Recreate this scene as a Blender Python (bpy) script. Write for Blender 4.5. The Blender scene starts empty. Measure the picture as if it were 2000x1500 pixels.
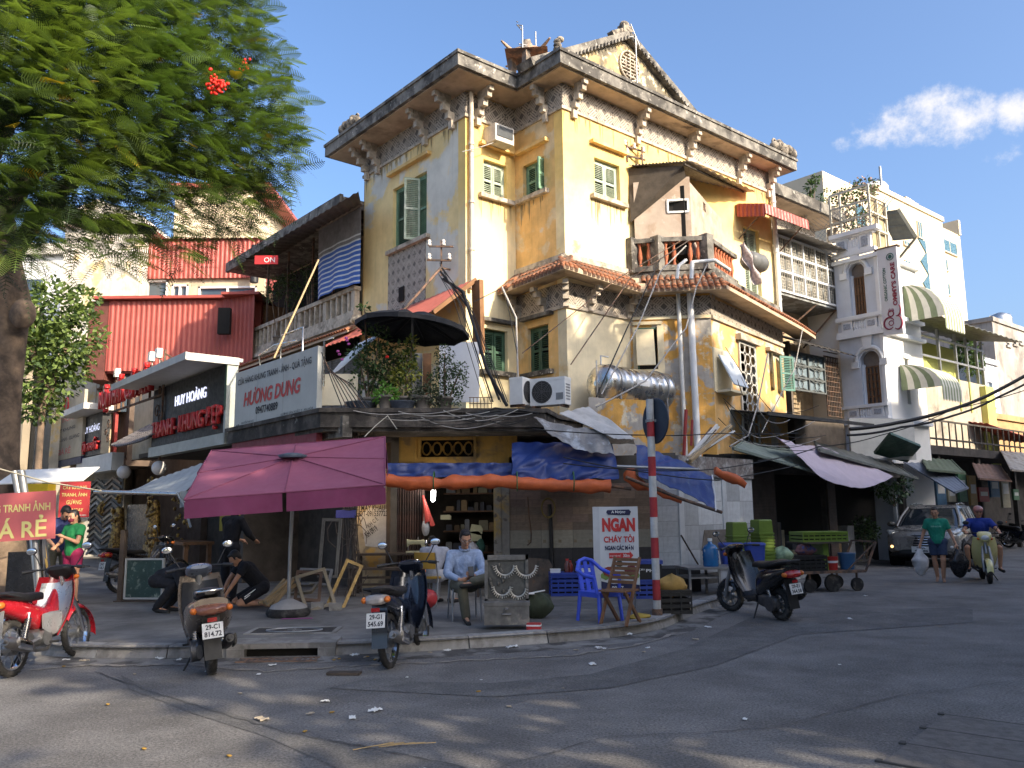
import bpy,math,random
from mathutils import Vector,Matrix,Euler,noise
from math import radians as R,sin,cos,pi,tan,atan2,sqrt
random.seed(7)
S=bpy.context.scene
COL=S.collection
# ---------------------------------------------------------------- camera
F_PX,PITCH,ROLL,EYE=1620.0,R(8.65),R(-0.62),1.65
fwd=Vector((0,cos(PITCH),sin(PITCH)))
_r0=Vector((1,0,0));_u0=_r0.cross(fwd)
right=_r0*cos(ROLL)+_u0*sin(ROLL);up=_u0*cos(ROLL)-_r0*sin(ROLL)
cd=bpy.data.cameras.new('camera');cam=bpy.data.objects.new('camera',cd);COL.objects.link(cam)
cd.sensor_width=36;cd.lens=36*F_PX/2000;cd.clip_end=1500;cd.clip_start=.05
cam.matrix_world=Matrix.Translation((0,0,EYE))@Matrix((right,up,-fwd)).transposed().to_4x4()
S.camera=cam
# ---------------------------------------------------------------- light
SUN_AZ,SUN_EL=R(131),R(28)
sdir=Vector((sin(SUN_AZ)*cos(SUN_EL),cos(SUN_AZ)*cos(SUN_EL),sin(SUN_EL)))
W=bpy.data.worlds.new('World');S.world=W;W.use_nodes=True
wn,wl=W.node_tree.nodes,W.node_tree.links
for n in list(wn):wn.remove(n)
def N(t,loc=None,**k):
 n=wn.new(t)
 for a,b in k.items():setattr(n,a,b)
 return n
wo=N('ShaderNodeOutputWorld');bg=N('ShaderNodeBackground');bg.inputs[1].default_value=0.15
sky=N('ShaderNodeTexSky',sky_type='NISHITA',sun_disc=False,sun_elevation=SUN_EL,sun_rotation=SUN_AZ,altitude=20,air_density=.9,dust_density=5.5,ozone_density=4.0)
tc=N('ShaderNodeTexCoord')
def wmath(op,a,b=None):
 n=N('ShaderNodeMath',operation=op)
 for i,q in enumerate((a,b)):
  if q is None:continue
  if isinstance(q,(int,float)):n.inputs[i].default_value=q
  else:wl.new(q,n.inputs[i])
 return n.outputs[0]
def wdot(v):
 n=N('ShaderNodeVectorMath',operation='DOT_PRODUCT');wl.new(tc.outputs['Generated'],n.inputs[0]);n.inputs[1].default_value=v
 return n.outputs['Value']
def raydir(x,y):return(fwd+right*((x-1000)/F_PX)-up*((y-750)/F_PX))
nz=N('ShaderNodeTexNoise');nz.inputs['Scale'].default_value=30;nz.inputs['Detail'].default_value=9;nz.inputs['Roughness'].default_value=.66
wl.new(tc.outputs['Generated'],nz.inputs['Vector'])
tot=None
for(cx,cy,ra,rb,k)in((1800,228,.078,.03,1),(1738,258,.05,.022,.9),(1880,232,.05,.03,1),(2004,214,.042,.03,1),(1672,275,.026,.012,.5),(1960,300,.025,.02,.35)):
 d=raydir(cx,cy).normalized();r_=d.cross(Vector((0,0,1))).normalized();u_=r_.cross(d)
 a=wmath('DIVIDE',wdot(r_),ra);b=wmath('DIVIDE',wdot(u_),rb)
 e=wmath('SUBTRACT',1.0,wmath('ADD',wmath('MULTIPLY',a,a),wmath('MULTIPLY',b,b)))
 e=wmath('MULTIPLY',wmath('MAXIMUM',e,-1.0),k);e=wmath('MULTIPLY',e,wmath('GREATER_THAN',wdot(d),0.0))
 tot=e if tot is None else wmath('MAXIMUM',tot,e)
m=wmath('ADD',wmath('MULTIPLY',tot,.42),wmath('SUBTRACT',nz.outputs[0],.5))
mr=N('ShaderNodeMapRange',interpolation_type='SMOOTHSTEP');wl.new(m,mr.inputs[0]);mr.inputs[1].default_value=.10;mr.inputs[2].default_value=.52
mx=N('ShaderNodeMix',data_type='RGBA');wl.new(mr.outputs[0],mx.inputs[0]);mx.inputs[7].default_value=(2.9,2.85,2.95,1)
hz=N('ShaderNodeHueSaturation');hz.inputs['Saturation'].default_value=1.06;hz.inputs['Value'].default_value=1.0
wl.new(sky.outputs[0],hz.inputs['Color']);wl.new(hz.outputs[0],mx.inputs[6])
wl.new(mx.outputs[2],bg.inputs[0]);wl.new(bg.outputs[0],wo.inputs[0])
sl=bpy.data.lights.new('sun','SUN');sl.energy=3.35;sl.angle=R(.55);sl.color=(1,.86,.66)
so=bpy.data.objects.new('sun',sl);COL.objects.link(so);so.rotation_euler=sdir.to_track_quat('Z','Y').to_euler();so.location=(0,0,40)
S.view_settings.view_transform='Standard';S.view_settings.look='None';S.view_settings.gamma=1;S.view_settings.use_curve_mapping=False
S.view_settings.exposure=1.27
S.cycles.max_bounces=6;S.cycles.diffuse_bounces=4;S.cycles.glossy_bounces=2;S.cycles.transparent_max_bounces=6
# ---------------------------------------------------------------- places: photo pixel -> world point on a real plane
EYEP=Vector((0,0,EYE))
def P(x,y,Y):d=raydir(x,y);return EYEP+d*(Y/d.y)
def G(x,y,z=0.0):d=raydir(x,y);return EYEP+d*((z-EYE)/d.z)
def PV(x,y,p0,az):
 n=Vector((cos(R(az)),-sin(R(az)),0));d=raydir(x,y);return EYEP+d*((Vector((p0[0],p0[1],0))-EYEP).dot(n)/d.dot(n))
def azv(az):return Vector((sin(R(az)),cos(R(az)),0))
# ---------------------------------------------------------------- mesh builder
class MB:
 def __init__(s):s.v=[];s.f=[];s.m=[];s.s=[];s.mi=0;s.X=None
 def add(s,vs,fs,smooth=False,mi=None):
  o=len(s.v)
  if s.X is not None:vs=[s.X@Vector(p)for p in vs]
  s.v+=[tuple(p)for p in vs]
  for f in fs:s.f.append([i+o for i in f]);s.m.append(s.mi if mi is None else mi);s.s.append(smooth)
  return s
 def bx(s,x0,x1,y0,y1,z0,z1,mi=None):
  return s.add([(x0,y0,z0),(x1,y0,z0),(x1,y1,z0),(x0,y1,z0),(x0,y0,z1),(x1,y0,z1),(x1,y1,z1),(x0,y1,z1)],
      [(0,3,2,1),(4,5,6,7),(0,1,5,4),(1,2,6,5),(2,3,7,6),(3,0,4,7)],mi=mi)
 def cb(s,c,d,rot=None,mi=None):
  c=Vector(c);h=Vector(d)/2;M=rot if rot is not None else Matrix.Identity(3)
  vs=[c+M@Vector((h.x*a,h.y*b,h.z*e))for e in(-1,1)for a,b in((-1,-1),(1,-1),(1,1),(-1,1))]
  return s.add(vs,[(0,3,2,1),(4,5,6,7),(0,1,5,4),(1,2,6,5),(2,3,7,6),(3,0,4,7)],mi=mi)
 def beam(s,p,q,w,h=None,mi=None,upv=(0,0,1)):
  p=Vector(p);q=Vector(q);h=h or w;d=q-p;L=d.length
  if L<1e-6:return s
  d.normalize();a=d.cross(Vector(upv))
  if a.length<1e-3:a=d.cross(Vector((0,1,0)))
  a.normalize();b=a.cross(d)
  return s.cb((p+q)/2,(w,L,h),Matrix((a,d,b)).transposed(),mi=mi)
 def ring(s,rings,closed=True,caps=True,smooth=True,mi=None):
  n=len(rings[0]);vs=[p for r in rings for p in r];fs=[]
  for i in range(len(rings)-1):
   for j in range(n if closed else n-1):
    k=(j+1)%n;fs.append((i*n+j,i*n+k,(i+1)*n+k,(i+1)*n+j))
  s.add(vs,fs,smooth,mi)
  if caps:
   if s.X is not None:X=s.X;s.X=None;r0=[X@Vector(p)for p in rings[0]];r1=[X@Vector(p)for p in rings[-1]]
   else:X=None;r0,r1=rings[0],rings[-1]
   s.add(r0,[tuple(range(n))[::-1]],False,mi);s.add(r1,[tuple(range(n))],False,mi);s.X=X
  return s
 def tube(s,pts,r,n=6,caps=True,mi=None,smooth=True):
  pts=[Vector(p)for p in pts];rs=r if isinstance(r,(list,tuple))else[r]*len(pts);rings=[];a=None
  for i,p in enumerate(pts):
   d=(pts[min(i+1,len(pts)-1)]-pts[max(i-1,0)])
   if d.length<1e-9:d=Vector((0,0,1))
   d.normalize()
   if a is None:
    a=d.orthogonal().normalized()
   else:
    a=a-d*a.dot(d)
    a=a.normalized()if a.length>1e-6 else d.orthogonal().normalized()
   b=d.cross(a);rings.append([p+(a*cos(2*pi*k/n)+b*sin(2*pi*k/n))*rs[i]for k in range(n)])
  return s.ring(rings,True,caps,smooth,mi)
 def cyl(s,p,q,r,n=12,r2=None,mi=None):return s.tube([p,q],[r,r if r2 is None else r2],n,True,mi)
 def lathe(s,prof,c=(0,0,0),ax='z',n=16,mi=None,smooth=True,caps=True):
  c=Vector(c);rings=[]
  for r,h in prof:
   rr=[]
   for k in range(n):
    a=2*pi*k/n;x,y=r*cos(a),r*sin(a)
    rr.append(c+(Vector((x,y,h))if ax=='z' else Vector((h,x,y))if ax=='x' else Vector((y,h,x))))
   rings.append(rr)
  return s.ring(rings,True,caps,smooth,mi)
 def ell(s,c,r,n=12,m=8,mi=None,rot=None):
  c=Vector(c);r=(r,)*3 if isinstance(r,(int,float))else r;rings=[]
  for i in range(1,m):
   t=pi*i/m;rr=[]
   for k in range(n):
    a=2*pi*k/n;q=Vector((r[0]*sin(t)*cos(a),r[1]*sin(t)*sin(a),-r[2]*cos(t)))
    rr.append(c+(rot@q if rot is not None else q))
   rings.append(rr)
  return s.ring(rings,True,True,True,mi)
 def cap(s,p,q,r1,r2,n=10,mi=None):           # tapered limb with round ends
  p=Vector(p);q=Vector(q);d=q-p;L=d.length
  if L<1e-6:return s.ell(p,r1)
  d.normalize();pts=[];rs=[]
  for t in(-.98,-.8,-.45,0):pts.append(p+d*r1*t);rs.append(r1*sqrt(1-t*t))
  for t in(0,.45,.8,.98):pts.append(q+d*r2*t);rs.append(r2*sqrt(1-t*t))
  return s.tube(pts,rs,n,True,mi)
 def prism(s,poly,ax,a0,a1,mi=None,smooth=False):     # extrude a 2-D outline along axis x, y or z
  f={'y':lambda p,t:(p[0],t,p[1]),'x':lambda p,t:(t,p[0],p[1]),'z':lambda p,t:(p[0],p[1],t)}[ax]
  n=len(poly);vs=[f(p,a0)for p in poly]+[f(p,a1)for p in poly]
  fs=[tuple(range(n))[::-1],tuple(range(n,2*n))]+[(i,(i+1)%n,n+(i+1)%n,n+i)for i in range(n)]
  return s.add(vs,fs,smooth,mi)
 def hull(s,secs,n=12,p=2.6,mi=None,caps=True):        # loft of super-ellipse sections (x, zc, half width, half height[, yc])
  rings=[]
  for q in secs:
   x,zc,hw,hh=q[:4];yc=q[4]if len(q)>4 else 0;rr=[]
   for k in range(n):
    a=2*pi*k/n+pi/n;ca,sa=cos(a),sin(a)
    rr.append((x,yc+hw*(abs(ca)**(2/p))*(1 if ca>0 else-1),zc+hh*(abs(sa)**(2/p))*(1 if sa>0 else-1)))
   rings.append(rr)
  return s.ring(rings,True,caps,True,mi)
 def grid(s,nu,nv,fn,smooth=True,mi=None,thick=0.0):
  vs=[Vector(fn(i/nu,j/nv))for j in range(nv+1)for i in range(nu+1)]
  fs=[(j*(nu+1)+i,j*(nu+1)+i+1,(j+1)*(nu+1)+i+1,(j+1)*(nu+1)+i)for j in range(nv)for i in range(nu)]
  s.add(vs,fs,smooth,mi)
  if thick:
   e1=vs[nu]-vs[0];e2=vs[-1]-vs[0];nn=e1.cross(e2).normalized()*thick
   s.add([p-nn for p in vs],[f[::-1]for f in fs],smooth,mi)
   nrm=list(range(nu+1));m_=len(vs);idx=[list(range(nu+1)),[j*(nu+1)+nu for j in range(nv+1)],[nv*(nu+1)+i for i in range(nu+1)][::-1],[j*(nu+1)for j in range(nv+1)][::-1]]
   for ch in idx:
    k=len(ch);s.add([vs[i]for i in ch]+[vs[i]-nn for i in ch],[(i,k+i,k+i+1,i+1)for i in range(k-1)],False,mi)
  return s
 def corr(s,p0,e1,e2,waves,amp,mi=None,box=False,thick=.004):      # corrugated sheet, ridges along e1
  p0=Vector(p0);e1=Vector(e1);e2=Vector(e2);n=e1.cross(e2).normalized();k=waves*4
  prof=(0,1,1,0)if box else(0,.7,1,.7)
  def fn(a,b):
   i=int(round(b*k));return p0+e1*a+e2*b+n*amp*(prof[i%4])
  return s.grid(2,k,fn,not box,mi,thick)
 def fan(s,pts,mi=None):
  return s.add(pts,[tuple(range(len(pts)))],False,mi)
 def mesh(s,name,mats):
  me=bpy.data.meshes.new(name);me.from_pydata(s.v,[],s.f)
  for q in(mats if isinstance(mats,(list,tuple))else[mats]):me.materials.append(q)
  me.polygons.foreach_set('material_index',s.m);me.polygons.foreach_set('use_smooth',s.s);me.update()
  return me
def link(name,me,parent=None,loc=(0,0,0),rot=(0,0,0)):
 o=bpy.data.objects.new(name,me);COL.objects.link(o);o.location=loc;o.rotation_euler=rot
 if parent is not None:o.parent=parent
 return o
def obj(name,mb,mats,parent=None,loc=(0,0,0),rot=(0,0,0),kind=None,label=None):
 me=mb.mesh(name,mats)if isinstance(mb,MB)else mb
 o=link(name,me,parent,loc,rot)
 if kind:o['kind']=kind
 if label:o['label']=label
 return o
def tag(o,label,cat,group=None):
 o['label']=label;o['category']=cat
 if group:o['group']=group
 return o
def thing(name,label,cat,loc=(0,0,0),rz=0,group=None):
 o=bpy.data.objects.new(name,None);COL.objects.link(o);o.empty_display_size=.2
 o.location=loc;o.rotation_euler=(0,0,R(rz));return tag(o,label,cat,group)
def solo(name,label,cat,mb,mats,loc=(0,0,0),rz=0,group=None,rot=None):
 o=obj(name,mb,mats,None,loc,rot or(0,0,R(rz)));return tag(o,label,cat,group)
def struct(name,mb,mats):return obj(name,mb,mats,kind='structure')
def kids(o):return[c for c in COL.objects if c.parent==o]
def dup(root,loc,rz,label=None,group=None,sc=None):
 r=root.copy();COL.objects.link(r);r.location=loc;r.rotation_euler=(0,0,R(rz))
 if sc:r.scale=(sc,)*3
 if label:r['label']=label
 if group:r['group']=group
 for ch in list(root.children):
  c=ch.copy();COL.objects.link(c);c.parent=r
  for g in list(ch.children):
   d=g.copy();COL.objects.link(d);d.parent=c
 return r
def inst(name,me,parent,places,label=None):
 for q in places:
  o=link(name,me,parent,q[0],q[1]if len(q)>1 else(0,0,0))
  if len(q)>2:o.scale=q[2]if not isinstance(q[2],(int,float))else(q[2],)*3
def text(parent,s,w,h,loc,rot,m,depth=.004,name='lettering',shear=0,bold=0,italic=0,align='C',keep=False):
 """flat lettering fitted into w x h metres; local x along the line, local z up, faces local -y"""
 cu=bpy.data.curves.new('t','FONT');cu.body=s;cu.size=1;cu.extrude=0;cu.align_x='CENTER';cu.shear=shear;cu.offset=bold
 cu.resolution_u=3;cu.space_line=.95
 o=bpy.data.objects.new('t',cu);COL.objects.link(o)
 me=bpy.data.meshes.new_from_object(o.evaluated_get(bpy.context.evaluated_depsgraph_get()));bpy.data.objects.remove(o)
 if not me.vertices:return None
 xs=[v.co.x for v in me.vertices];ys=[v.co.y for v in me.vertices]
 x0,x1,y0,y1=min(xs),max(xs),min(ys),max(ys);sx=w/(x1-x0);sy=h/(y1-y0)
 if keep:sx=sy=min(sx,sy)
 for v in me.vertices:v.co=((v.co.x-(x0+x1)/2)*sx,0,(v.co.y-(y0+y1)/2)*sy)
 me.materials.clear();me.materials.append(m)
 if depth>.006:
  import bmesh
  b=bmesh.new();b.from_mesh(me);g=bmesh.ops.extrude_face_region(b,geom=b.faces[:])
  for v in g['geom']:
   if isinstance(v,bmesh.types.BMVert):v.co.y-=depth
  b.to_mesh(me);b.free()
 return obj(name,me,None,parent,loc,rot)
# ---------------------------------------------------------------- materials
MATS={}
def mat(name,c,rough=.75,var=.18,sc=4.0,c2=None,k2=.5,sc2=1.6,w2=.06,c3=None,k3=.6,sc3=6.0,streak=0.0,dark=(.05,.045,.04),bump=0.0,bsc=30,metal=0.0,spec=.4,
  coat=0,emit=0,alpha=1,trans=0,leaf=0,fine=0.0,rel=False,zfade=None,fsc=140):
 if name in MATS:return MATS[name]
 m=bpy.data.materials.new(name);m.use_nodes=True;MATS[name]=m
 n,l=m.node_tree.nodes,m.node_tree.links
 b=n['Principled BSDF'];out=n['Material Output']
 co=n.new('ShaderNodeTexCoord').outputs['Object']
 def noi(scale,det=5,ro=.6,vec=None,dist=0):
  q=n.new('ShaderNodeTexNoise');q.inputs['Scale'].default_value=scale;q.inputs['Detail'].default_value=det;q.inputs['Roughness'].default_value=ro;q.inputs['Distortion'].default_value=dist
  l.new(vec or co,q.inputs['Vector']);return q.outputs[0]
 def ramp(v,a,b_,t0=0,t1=1):
  q=n.new('ShaderNodeMapRange');q.interpolation_type='SMOOTHSTEP';l.new(v,q.inputs[0]);q.inputs[1].default_value=a;q.inputs[2].default_value=b_;q.inputs[3].default_value=t0;q.inputs[4].default_value=t1;return q.outputs[0]
 def mixc(f,a,b_,bt='MIX'):
  q=n.new('ShaderNodeMix');q.data_type='RGBA';q.blend_type=bt
  for i,x in((0,f),(6,a),(7,b_)):
   if isinstance(x,(int,float)):q.inputs[i].default_value=x
   elif isinstance(x,tuple):q.inputs[i].default_value=(*x,1)
   else:l.new(x,q.inputs[i])
  return q.outputs[2]
 col=tuple(c)
 if c2:col=mixc(ramp(noi(sc2,7,.62,dist=.3),k2-w2,k2+w2),col,tuple(c2))
 if zfade:                                     # rain bleached lower wall with a ragged upper edge
  sp=n.new('ShaderNodeSeparateXYZ');l.new(co,sp.inputs[0]);ad=n.new('ShaderNodeMath');ad.operation='MULTIPLY_ADD';l.new(noi(1.1,7,.65),ad.inputs[0]);ad.inputs[1].default_value=zfade[3];l.new(sp.outputs[2],ad.inputs[2]);col=mixc(ramp(ad.outputs[0],zfade[0]+zfade[3]*.5,zfade[1]+zfade[3]*.5,1,0),col,tuple(zfade[2]))
 if c3:col=mixc(ramp(noi(sc3,6,.65),k3-.05,k3+.05),col,tuple(c3))
 if streak:
  mp=n.new('ShaderNodeMapping');mp.inputs['Scale'].default_value=(7,7,.5);l.new(co,mp.inputs[0])
  col=mixc(ramp(noi(1.0,6,.7,mp.outputs[0]),.48,.8,0,streak),col,tuple(dark))
 if var:
  v=noi(sc,8,.65);col=mixc(1.0,col,ramp(v,.25,.75,1-var,1+var),'MULTIPLY')if True else col
 if fine:
  col=mixc(1.0,col,ramp(noi(fsc,4,.75),.3,.7,1-fine,1+fine),'MULTIPLY')
 if rel:
  oi=n.new('ShaderNodeObjectInfo');col=mixc(1.0,col,ramp(oi.outputs['Random'],0,1,.78,1.18),'MULTIPLY')
 if isinstance(col,tuple):b.inputs['Base Color'].default_value=(*col,1)
 else:l.new(col,b.inputs['Base Color'])
 b.inputs['Metallic'].default_value=metal;b.inputs['Specular IOR Level'].default_value=spec
 if coat:b.inputs['Coat Weight'].default_value=coat;b.inputs['Coat Roughness'].default_value=.12
 if rough<.95 and var:l.new(ramp(noi(sc*2.3,4),.3,.7,max(.02,rough-.08),min(1,rough+.1)),b.inputs['Roughness'])
 else:b.inputs['Roughness'].default_value=rough
 if bump:
  q=n.new('ShaderNodeBump');q.inputs['Strength'].default_value=bump;q.inputs['Distance'].default_value=.02
  l.new(noi(bsc,6,.7),q.inputs['Height']);l.new(q.outputs[0],b.inputs['Normal'])
 if emit:b.inputs['Emission Color'].default_value=(*c,1);b.inputs['Emission Strength'].default_value=emit
 if alpha<1:b.inputs['Alpha'].default_value=alpha
 if trans:b.inputs['Transmission Weight'].default_value=trans
 if leaf:
  t=n.new('ShaderNodeBsdfTranslucent');ms=n.new('ShaderNodeMixShader');ms.inputs[0].default_value=leaf
  if isinstance(col,tuple):t.inputs[0].default_value=(*col,1)
  else:l.new(mixc(1.0,col,(1.25,1.3,.6),'MULTIPLY'),t.inputs[0])
  l.new(b.outputs[0],ms.inputs[1]);l.new(t.outputs[0],ms.inputs[2]);l.new(ms.outputs[0],out.inputs[0])
 return m
YEL=mat('yellow_plaster',(.72,.47,.17),.9,.22,2.2,c2=(.62,.50,.30),k2=.56,sc2=.75,w2=.10,c3=(.60,.57,.50),k3=.66,sc3=1.3,streak=.35,dark=(.2,.15,.09),bump=.12,bsc=16)
YELP=mat('peeling_yellow_plaster',(.66,.36,.09),.9,.25,2.0,c2=(.40,.37,.33),k2=.51,sc2=1.1,w2=.025,c3=(.66,.60,.46),k3=.60,sc3=2.4,streak=.5,dark=(.12,.09,.06),bump=.25,bsc=12)
PALE=mat('pale_cream_plaster',(.70,.61,.42),.9,.12,2.5,c2=(.66,.46,.2),k2=.62,sc2=.7,streak=.15,bump=.1)
GREYW=mat('grey_worn_plaster',(.52,.49,.42),.9,.22,2.0,c2=(.58,.44,.2),k2=.58,sc2=1.0,streak=.4,bump=.2)
CONC=mat('weathered_concrete',(.20,.185,.16),.95,.35,3,c2=(.07,.064,.057),k2=.50,sc2=2.2,w2=.09,c3=(.42,.39,.34),k3=.63,sc3=7,streak=.5,bump=.35,bsc=22)
SOFF=mat('stained_soffit',(.50,.38,.26),.9,.22,2,c2=(.34,.25,.17),k2=.6,sc2=1.1,c3=(.09,.07,.055),k3=.67,sc3=1.1,bump=.1)
TRIM=mat('trim_plaster',(.50,.43,.34),.88,.28,5,c2=(.32,.27,.21),k2=.56,sc2=3,streak=.55,dark=(.10,.085,.07),bump=.2)
FRET=mat('fret_relief_plaster',(.47,.41,.34),.9,.18,6,streak=.3)
FRETB=mat('fret_ground',(.15,.132,.115),.95,.2,6)
SHUT=mat('green_shutter_paint',(.17,.30,.19),.6,.22,6,c2=(.30,.40,.29),k2=.6,sc2=3,rel=True)
SHUTP=mat('pale_green_shutter_paint',(.34,.40,.30),.65,.2,6,c2=(.5,.52,.42),k2=.58,sc2=3)  # paler green for the right-facing windows and the open leaf
SHUTD=mat('dark_green_shutter_paint',(.045,.10,.065),.55,.2,6,rel=True)
TILE=mat('terracotta_tile',(.36,.135,.062),.85,.4,9,c2=(.13,.08,.055),k2=.50,sc2=5,bump=.2,rel=True)
DARK=mat('unlit_depth_black',(.012,.011,.010),.95,.2)  # near-black colour stands in for the shade of rooms, slots and recesses
BLK=mat('black_plastic',(.018,.018,.019),.5,.15,8)
GLOSSB=mat('black_gloss_paint',(.012,.013,.016),.22,.1,coat=.6)
CABLE=mat('cable_rubber',(.012,.012,.012),.6,0)
CABLEG=mat('grey_cable_sheath',(.38,.36,.33),.6,.15)
PVC=mat('pvc_pipe',(.62,.62,.60),.5,.14,3,streak=.2)
STEEL=mat('brushed_steel',(.62,.60,.56),.28,.15,2,metal=1,streak=.2,dark=(.25,.22,.18))
CHROME=mat('chrome',(.75,.75,.76),.12,.05,metal=1)
METG=mat('grey_metal',(.30,.30,.30),.45,.2,4,metal=.7)
RUST=mat('rusty_metal',(.17,.10,.065),.8,.35,6,c2=(.08,.06,.05),k2=.5,sc2=5)
WHITE=mat('white_paint',(.72,.72,.70),.5,.08,4,streak=.12,dark=(.4,.37,.32))
OFFW=mat('off_white_panel',(.52,.51,.47),.55,.1,3,streak=.2,dark=(.4,.36,.3))
TYRE=mat('tyre_rubber',(.022,.021,.020),.85,.25,12,c2=(.06,.055,.05),k2=.56,sc2=6)
WOOD=mat('brown_wood',(.17,.085,.04),.6,.3,5,streak=.3,dark=(.05,.025,.012))
WOODG=mat('grey_weathered_wood',(.20,.17,.14),.85,.3,5,streak=.5,dark=(.06,.05,.04),bump=.2)
GLASS=mat('window_glass',(.05,.07,.09),.06,.05,spec=.8)
REDC=mat('red_corrugated_steel',(.33,.07,.052),.5,.12,1.5,streak=.12,dark=(.2,.05,.04))
GREYC=mat('grey_corrugated_steel',(.24,.23,.22),.55,.3,2.5,c2=(.12,.09,.07),k2=.6,sc2=1.8,streak=.4)
SKIN=mat('skin',(.43,.225,.135),.6,.08,10)
HAIR=mat('black_hair',(.012,.010,.009),.55,.1,20)
# ================================================================ setting: ground
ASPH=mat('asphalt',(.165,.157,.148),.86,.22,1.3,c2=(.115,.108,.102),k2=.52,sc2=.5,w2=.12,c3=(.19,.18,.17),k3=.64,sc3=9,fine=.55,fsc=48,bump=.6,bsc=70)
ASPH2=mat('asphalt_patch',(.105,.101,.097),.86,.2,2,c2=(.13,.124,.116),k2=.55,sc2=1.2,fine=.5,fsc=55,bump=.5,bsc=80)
GUT=mat('gutter_concrete',(.19,.18,.165),.92,.3,3,c2=(.07,.064,.058),k2=.52,sc2=2,fine=.2,bump=.3,bsc=60)
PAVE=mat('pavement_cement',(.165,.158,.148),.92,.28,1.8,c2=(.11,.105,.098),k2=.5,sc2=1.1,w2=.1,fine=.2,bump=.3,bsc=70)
KERB=mat('kerb_stone',(.28,.268,.25),.88,.25,3,c2=(.18,.17,.155),k2=.52,sc2=2.5,bump=.3,bsc=40,rel=True)
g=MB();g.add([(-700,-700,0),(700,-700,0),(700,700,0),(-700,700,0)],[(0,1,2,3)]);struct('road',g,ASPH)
kp=[(-34,35),(-24,26.5),(-15,18.6),(-9.5,13.6),(-6.9,11.2),(-5.9,10.35),(-5.0,9.99),(-4.0,9.90),(-2.7,9.92),(-1.3,10.13),(0,10.53),(.95,10.92),(1.62,11.35),(2.12,11.98),(2.5,12.75),(3.0,13.7),(3.75,14.9),(4.9,16.9),(6.4,19.3),(8.6,22.6),(11.9,27.0),(30,45),(64,74)]
def smooth_line(p,k=3):
 p=[Vector((q[0],q[1],0))for q in p];out=[]
 for i in range(len(p)-1):
  a,b,c,d=p[max(i-1,0)],p[i],p[i+1],p[min(i+2,len(p)-1)]
  for j in range(k):
   t=j/k;out.append(.5*((2*b)+(c-a)*t+(2*a-5*b+4*c-d)*t*t+(3*b-a-3*c+d)*t**3))
 return out+[p[-1]]
KL=smooth_line(kp)
m=MB();n=len(KL)
top=[Vector((p.x,p.y,.13))for p in KL];back=[Vector((p.x*1.0-(3 if i<n/2 else-3),80,.13))for i,p in enumerate(KL)]
for i in range(n-1):m.add([top[i],top[i+1],back[i+1],back[i]],[(0,1,2,3)])
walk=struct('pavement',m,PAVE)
# kerb stones laid one by one along the line
acc=0;start=None;stones=[]
ln=[0]
for i in range(n-1):ln.append(ln[-1]+(KL[i+1]-KL[i]).length)
def at_len(s_):
 for i in range(n-1):
  if ln[i+1]>=s_:return KL[i].lerp(KL[i+1],(s_-ln[i])/(ln[i+1]-ln[i]))
 return KL[-1]
s_=14.0;ks=MB();ks.bx(-.5,.5,0,.24,0,.145);ks.v=[(x,y+(.05 if z>.1 and y<.1 else 0),z)for x,y,z in ks.v];kme=ks.mesh('kerb_stone',KERB)
DR=G(548,1285)
while s_<66:
 L_=random.uniform(.85,1.05);a,b=at_len(s_),at_len(s_+L_-.015);mid=(a+b)/2;s_+=L_
 if(mid-Vector((DR.x,DR.y,0))).length<.62:continue
 d=b-a;o=link('kerb_stone',kme,walk,(mid.x,mid.y,random.uniform(-.004,.006)),(0,0,atan2(d.y,d.x)+random.uniform(-.012,.012)));o.scale=(d.length,1,1)
gm=MB()
for i in range(n-1):
 a,b=KL[i],KL[i+1];d=(b-a).normalized();nn=Vector((d.y,-d.x,0));d2=(KL[min(i+2,n-1)]-b);d2=d2.normalized()if d2.length>0 else d;n2=Vector((d2.y,-d2.x,0))
 gm.add([a+nn*.42+Vector((0,0,.004)),b+n2*.42+Vector((0,0,.004)),b+Vector((0,0,.010)),a+Vector((0,0,.010))],[(0,1,2,3)])
struct('gutter',gm,GUT)
def patch(name,pix,m,z):
 mb=MB();pts=[G(x,y)for x,y in pix]
 mb.fan([(p.x,p.y,z)for p in pts]);return struct(name,mb,m)
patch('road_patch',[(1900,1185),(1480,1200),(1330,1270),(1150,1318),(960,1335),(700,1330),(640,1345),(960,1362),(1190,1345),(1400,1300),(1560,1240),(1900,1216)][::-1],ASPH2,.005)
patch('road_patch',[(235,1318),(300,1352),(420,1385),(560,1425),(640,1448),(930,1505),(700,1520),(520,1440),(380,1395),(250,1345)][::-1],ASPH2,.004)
def crack(pix,w,m_):
 q=MB();pts=[]
 for i in range(len(pix)-1):
  for k in range(9):t=k/9;pts.append(G(pix[i][0]+(pix[i+1][0]-pix[i][0])*t+random.uniform(-3,3),pix[i][1]+(pix[i+1][1]-pix[i][1])*t+random.uniform(-2,2)))
 for i in range(len(pts)-1):
  a,b=pts[i],pts[i+1];d=(b-a).normalized();n_=Vector((-d.y,d.x,0))*w*random.uniform(.35,1.2);z=Vector((0,0,.0075));q.add([a-n_+z,b-n_*random.uniform(.6,1)+z,b+n_+z,a+n_*random.uniform(.5,1)+z],[(0,1,2,3)])
 struct('road_crack',q,m_)
TAR=mat('tar_seam',(.075,.072,.068),.8,.3,8);DUST=mat('kerb_dust',(.24,.215,.185),.95,.3,6,fine=.3)
crack([(185,1312),(300,1354),(420,1390),(560,1432),(640,1447)],.010,TAR);crack([(640,1447),(760,1470),(930,1504)],.013,TAR);0 and crack([(180,1338),(270,1362),(380,1398),(520,1445),(620,1500)],.006,TAR)
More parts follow.
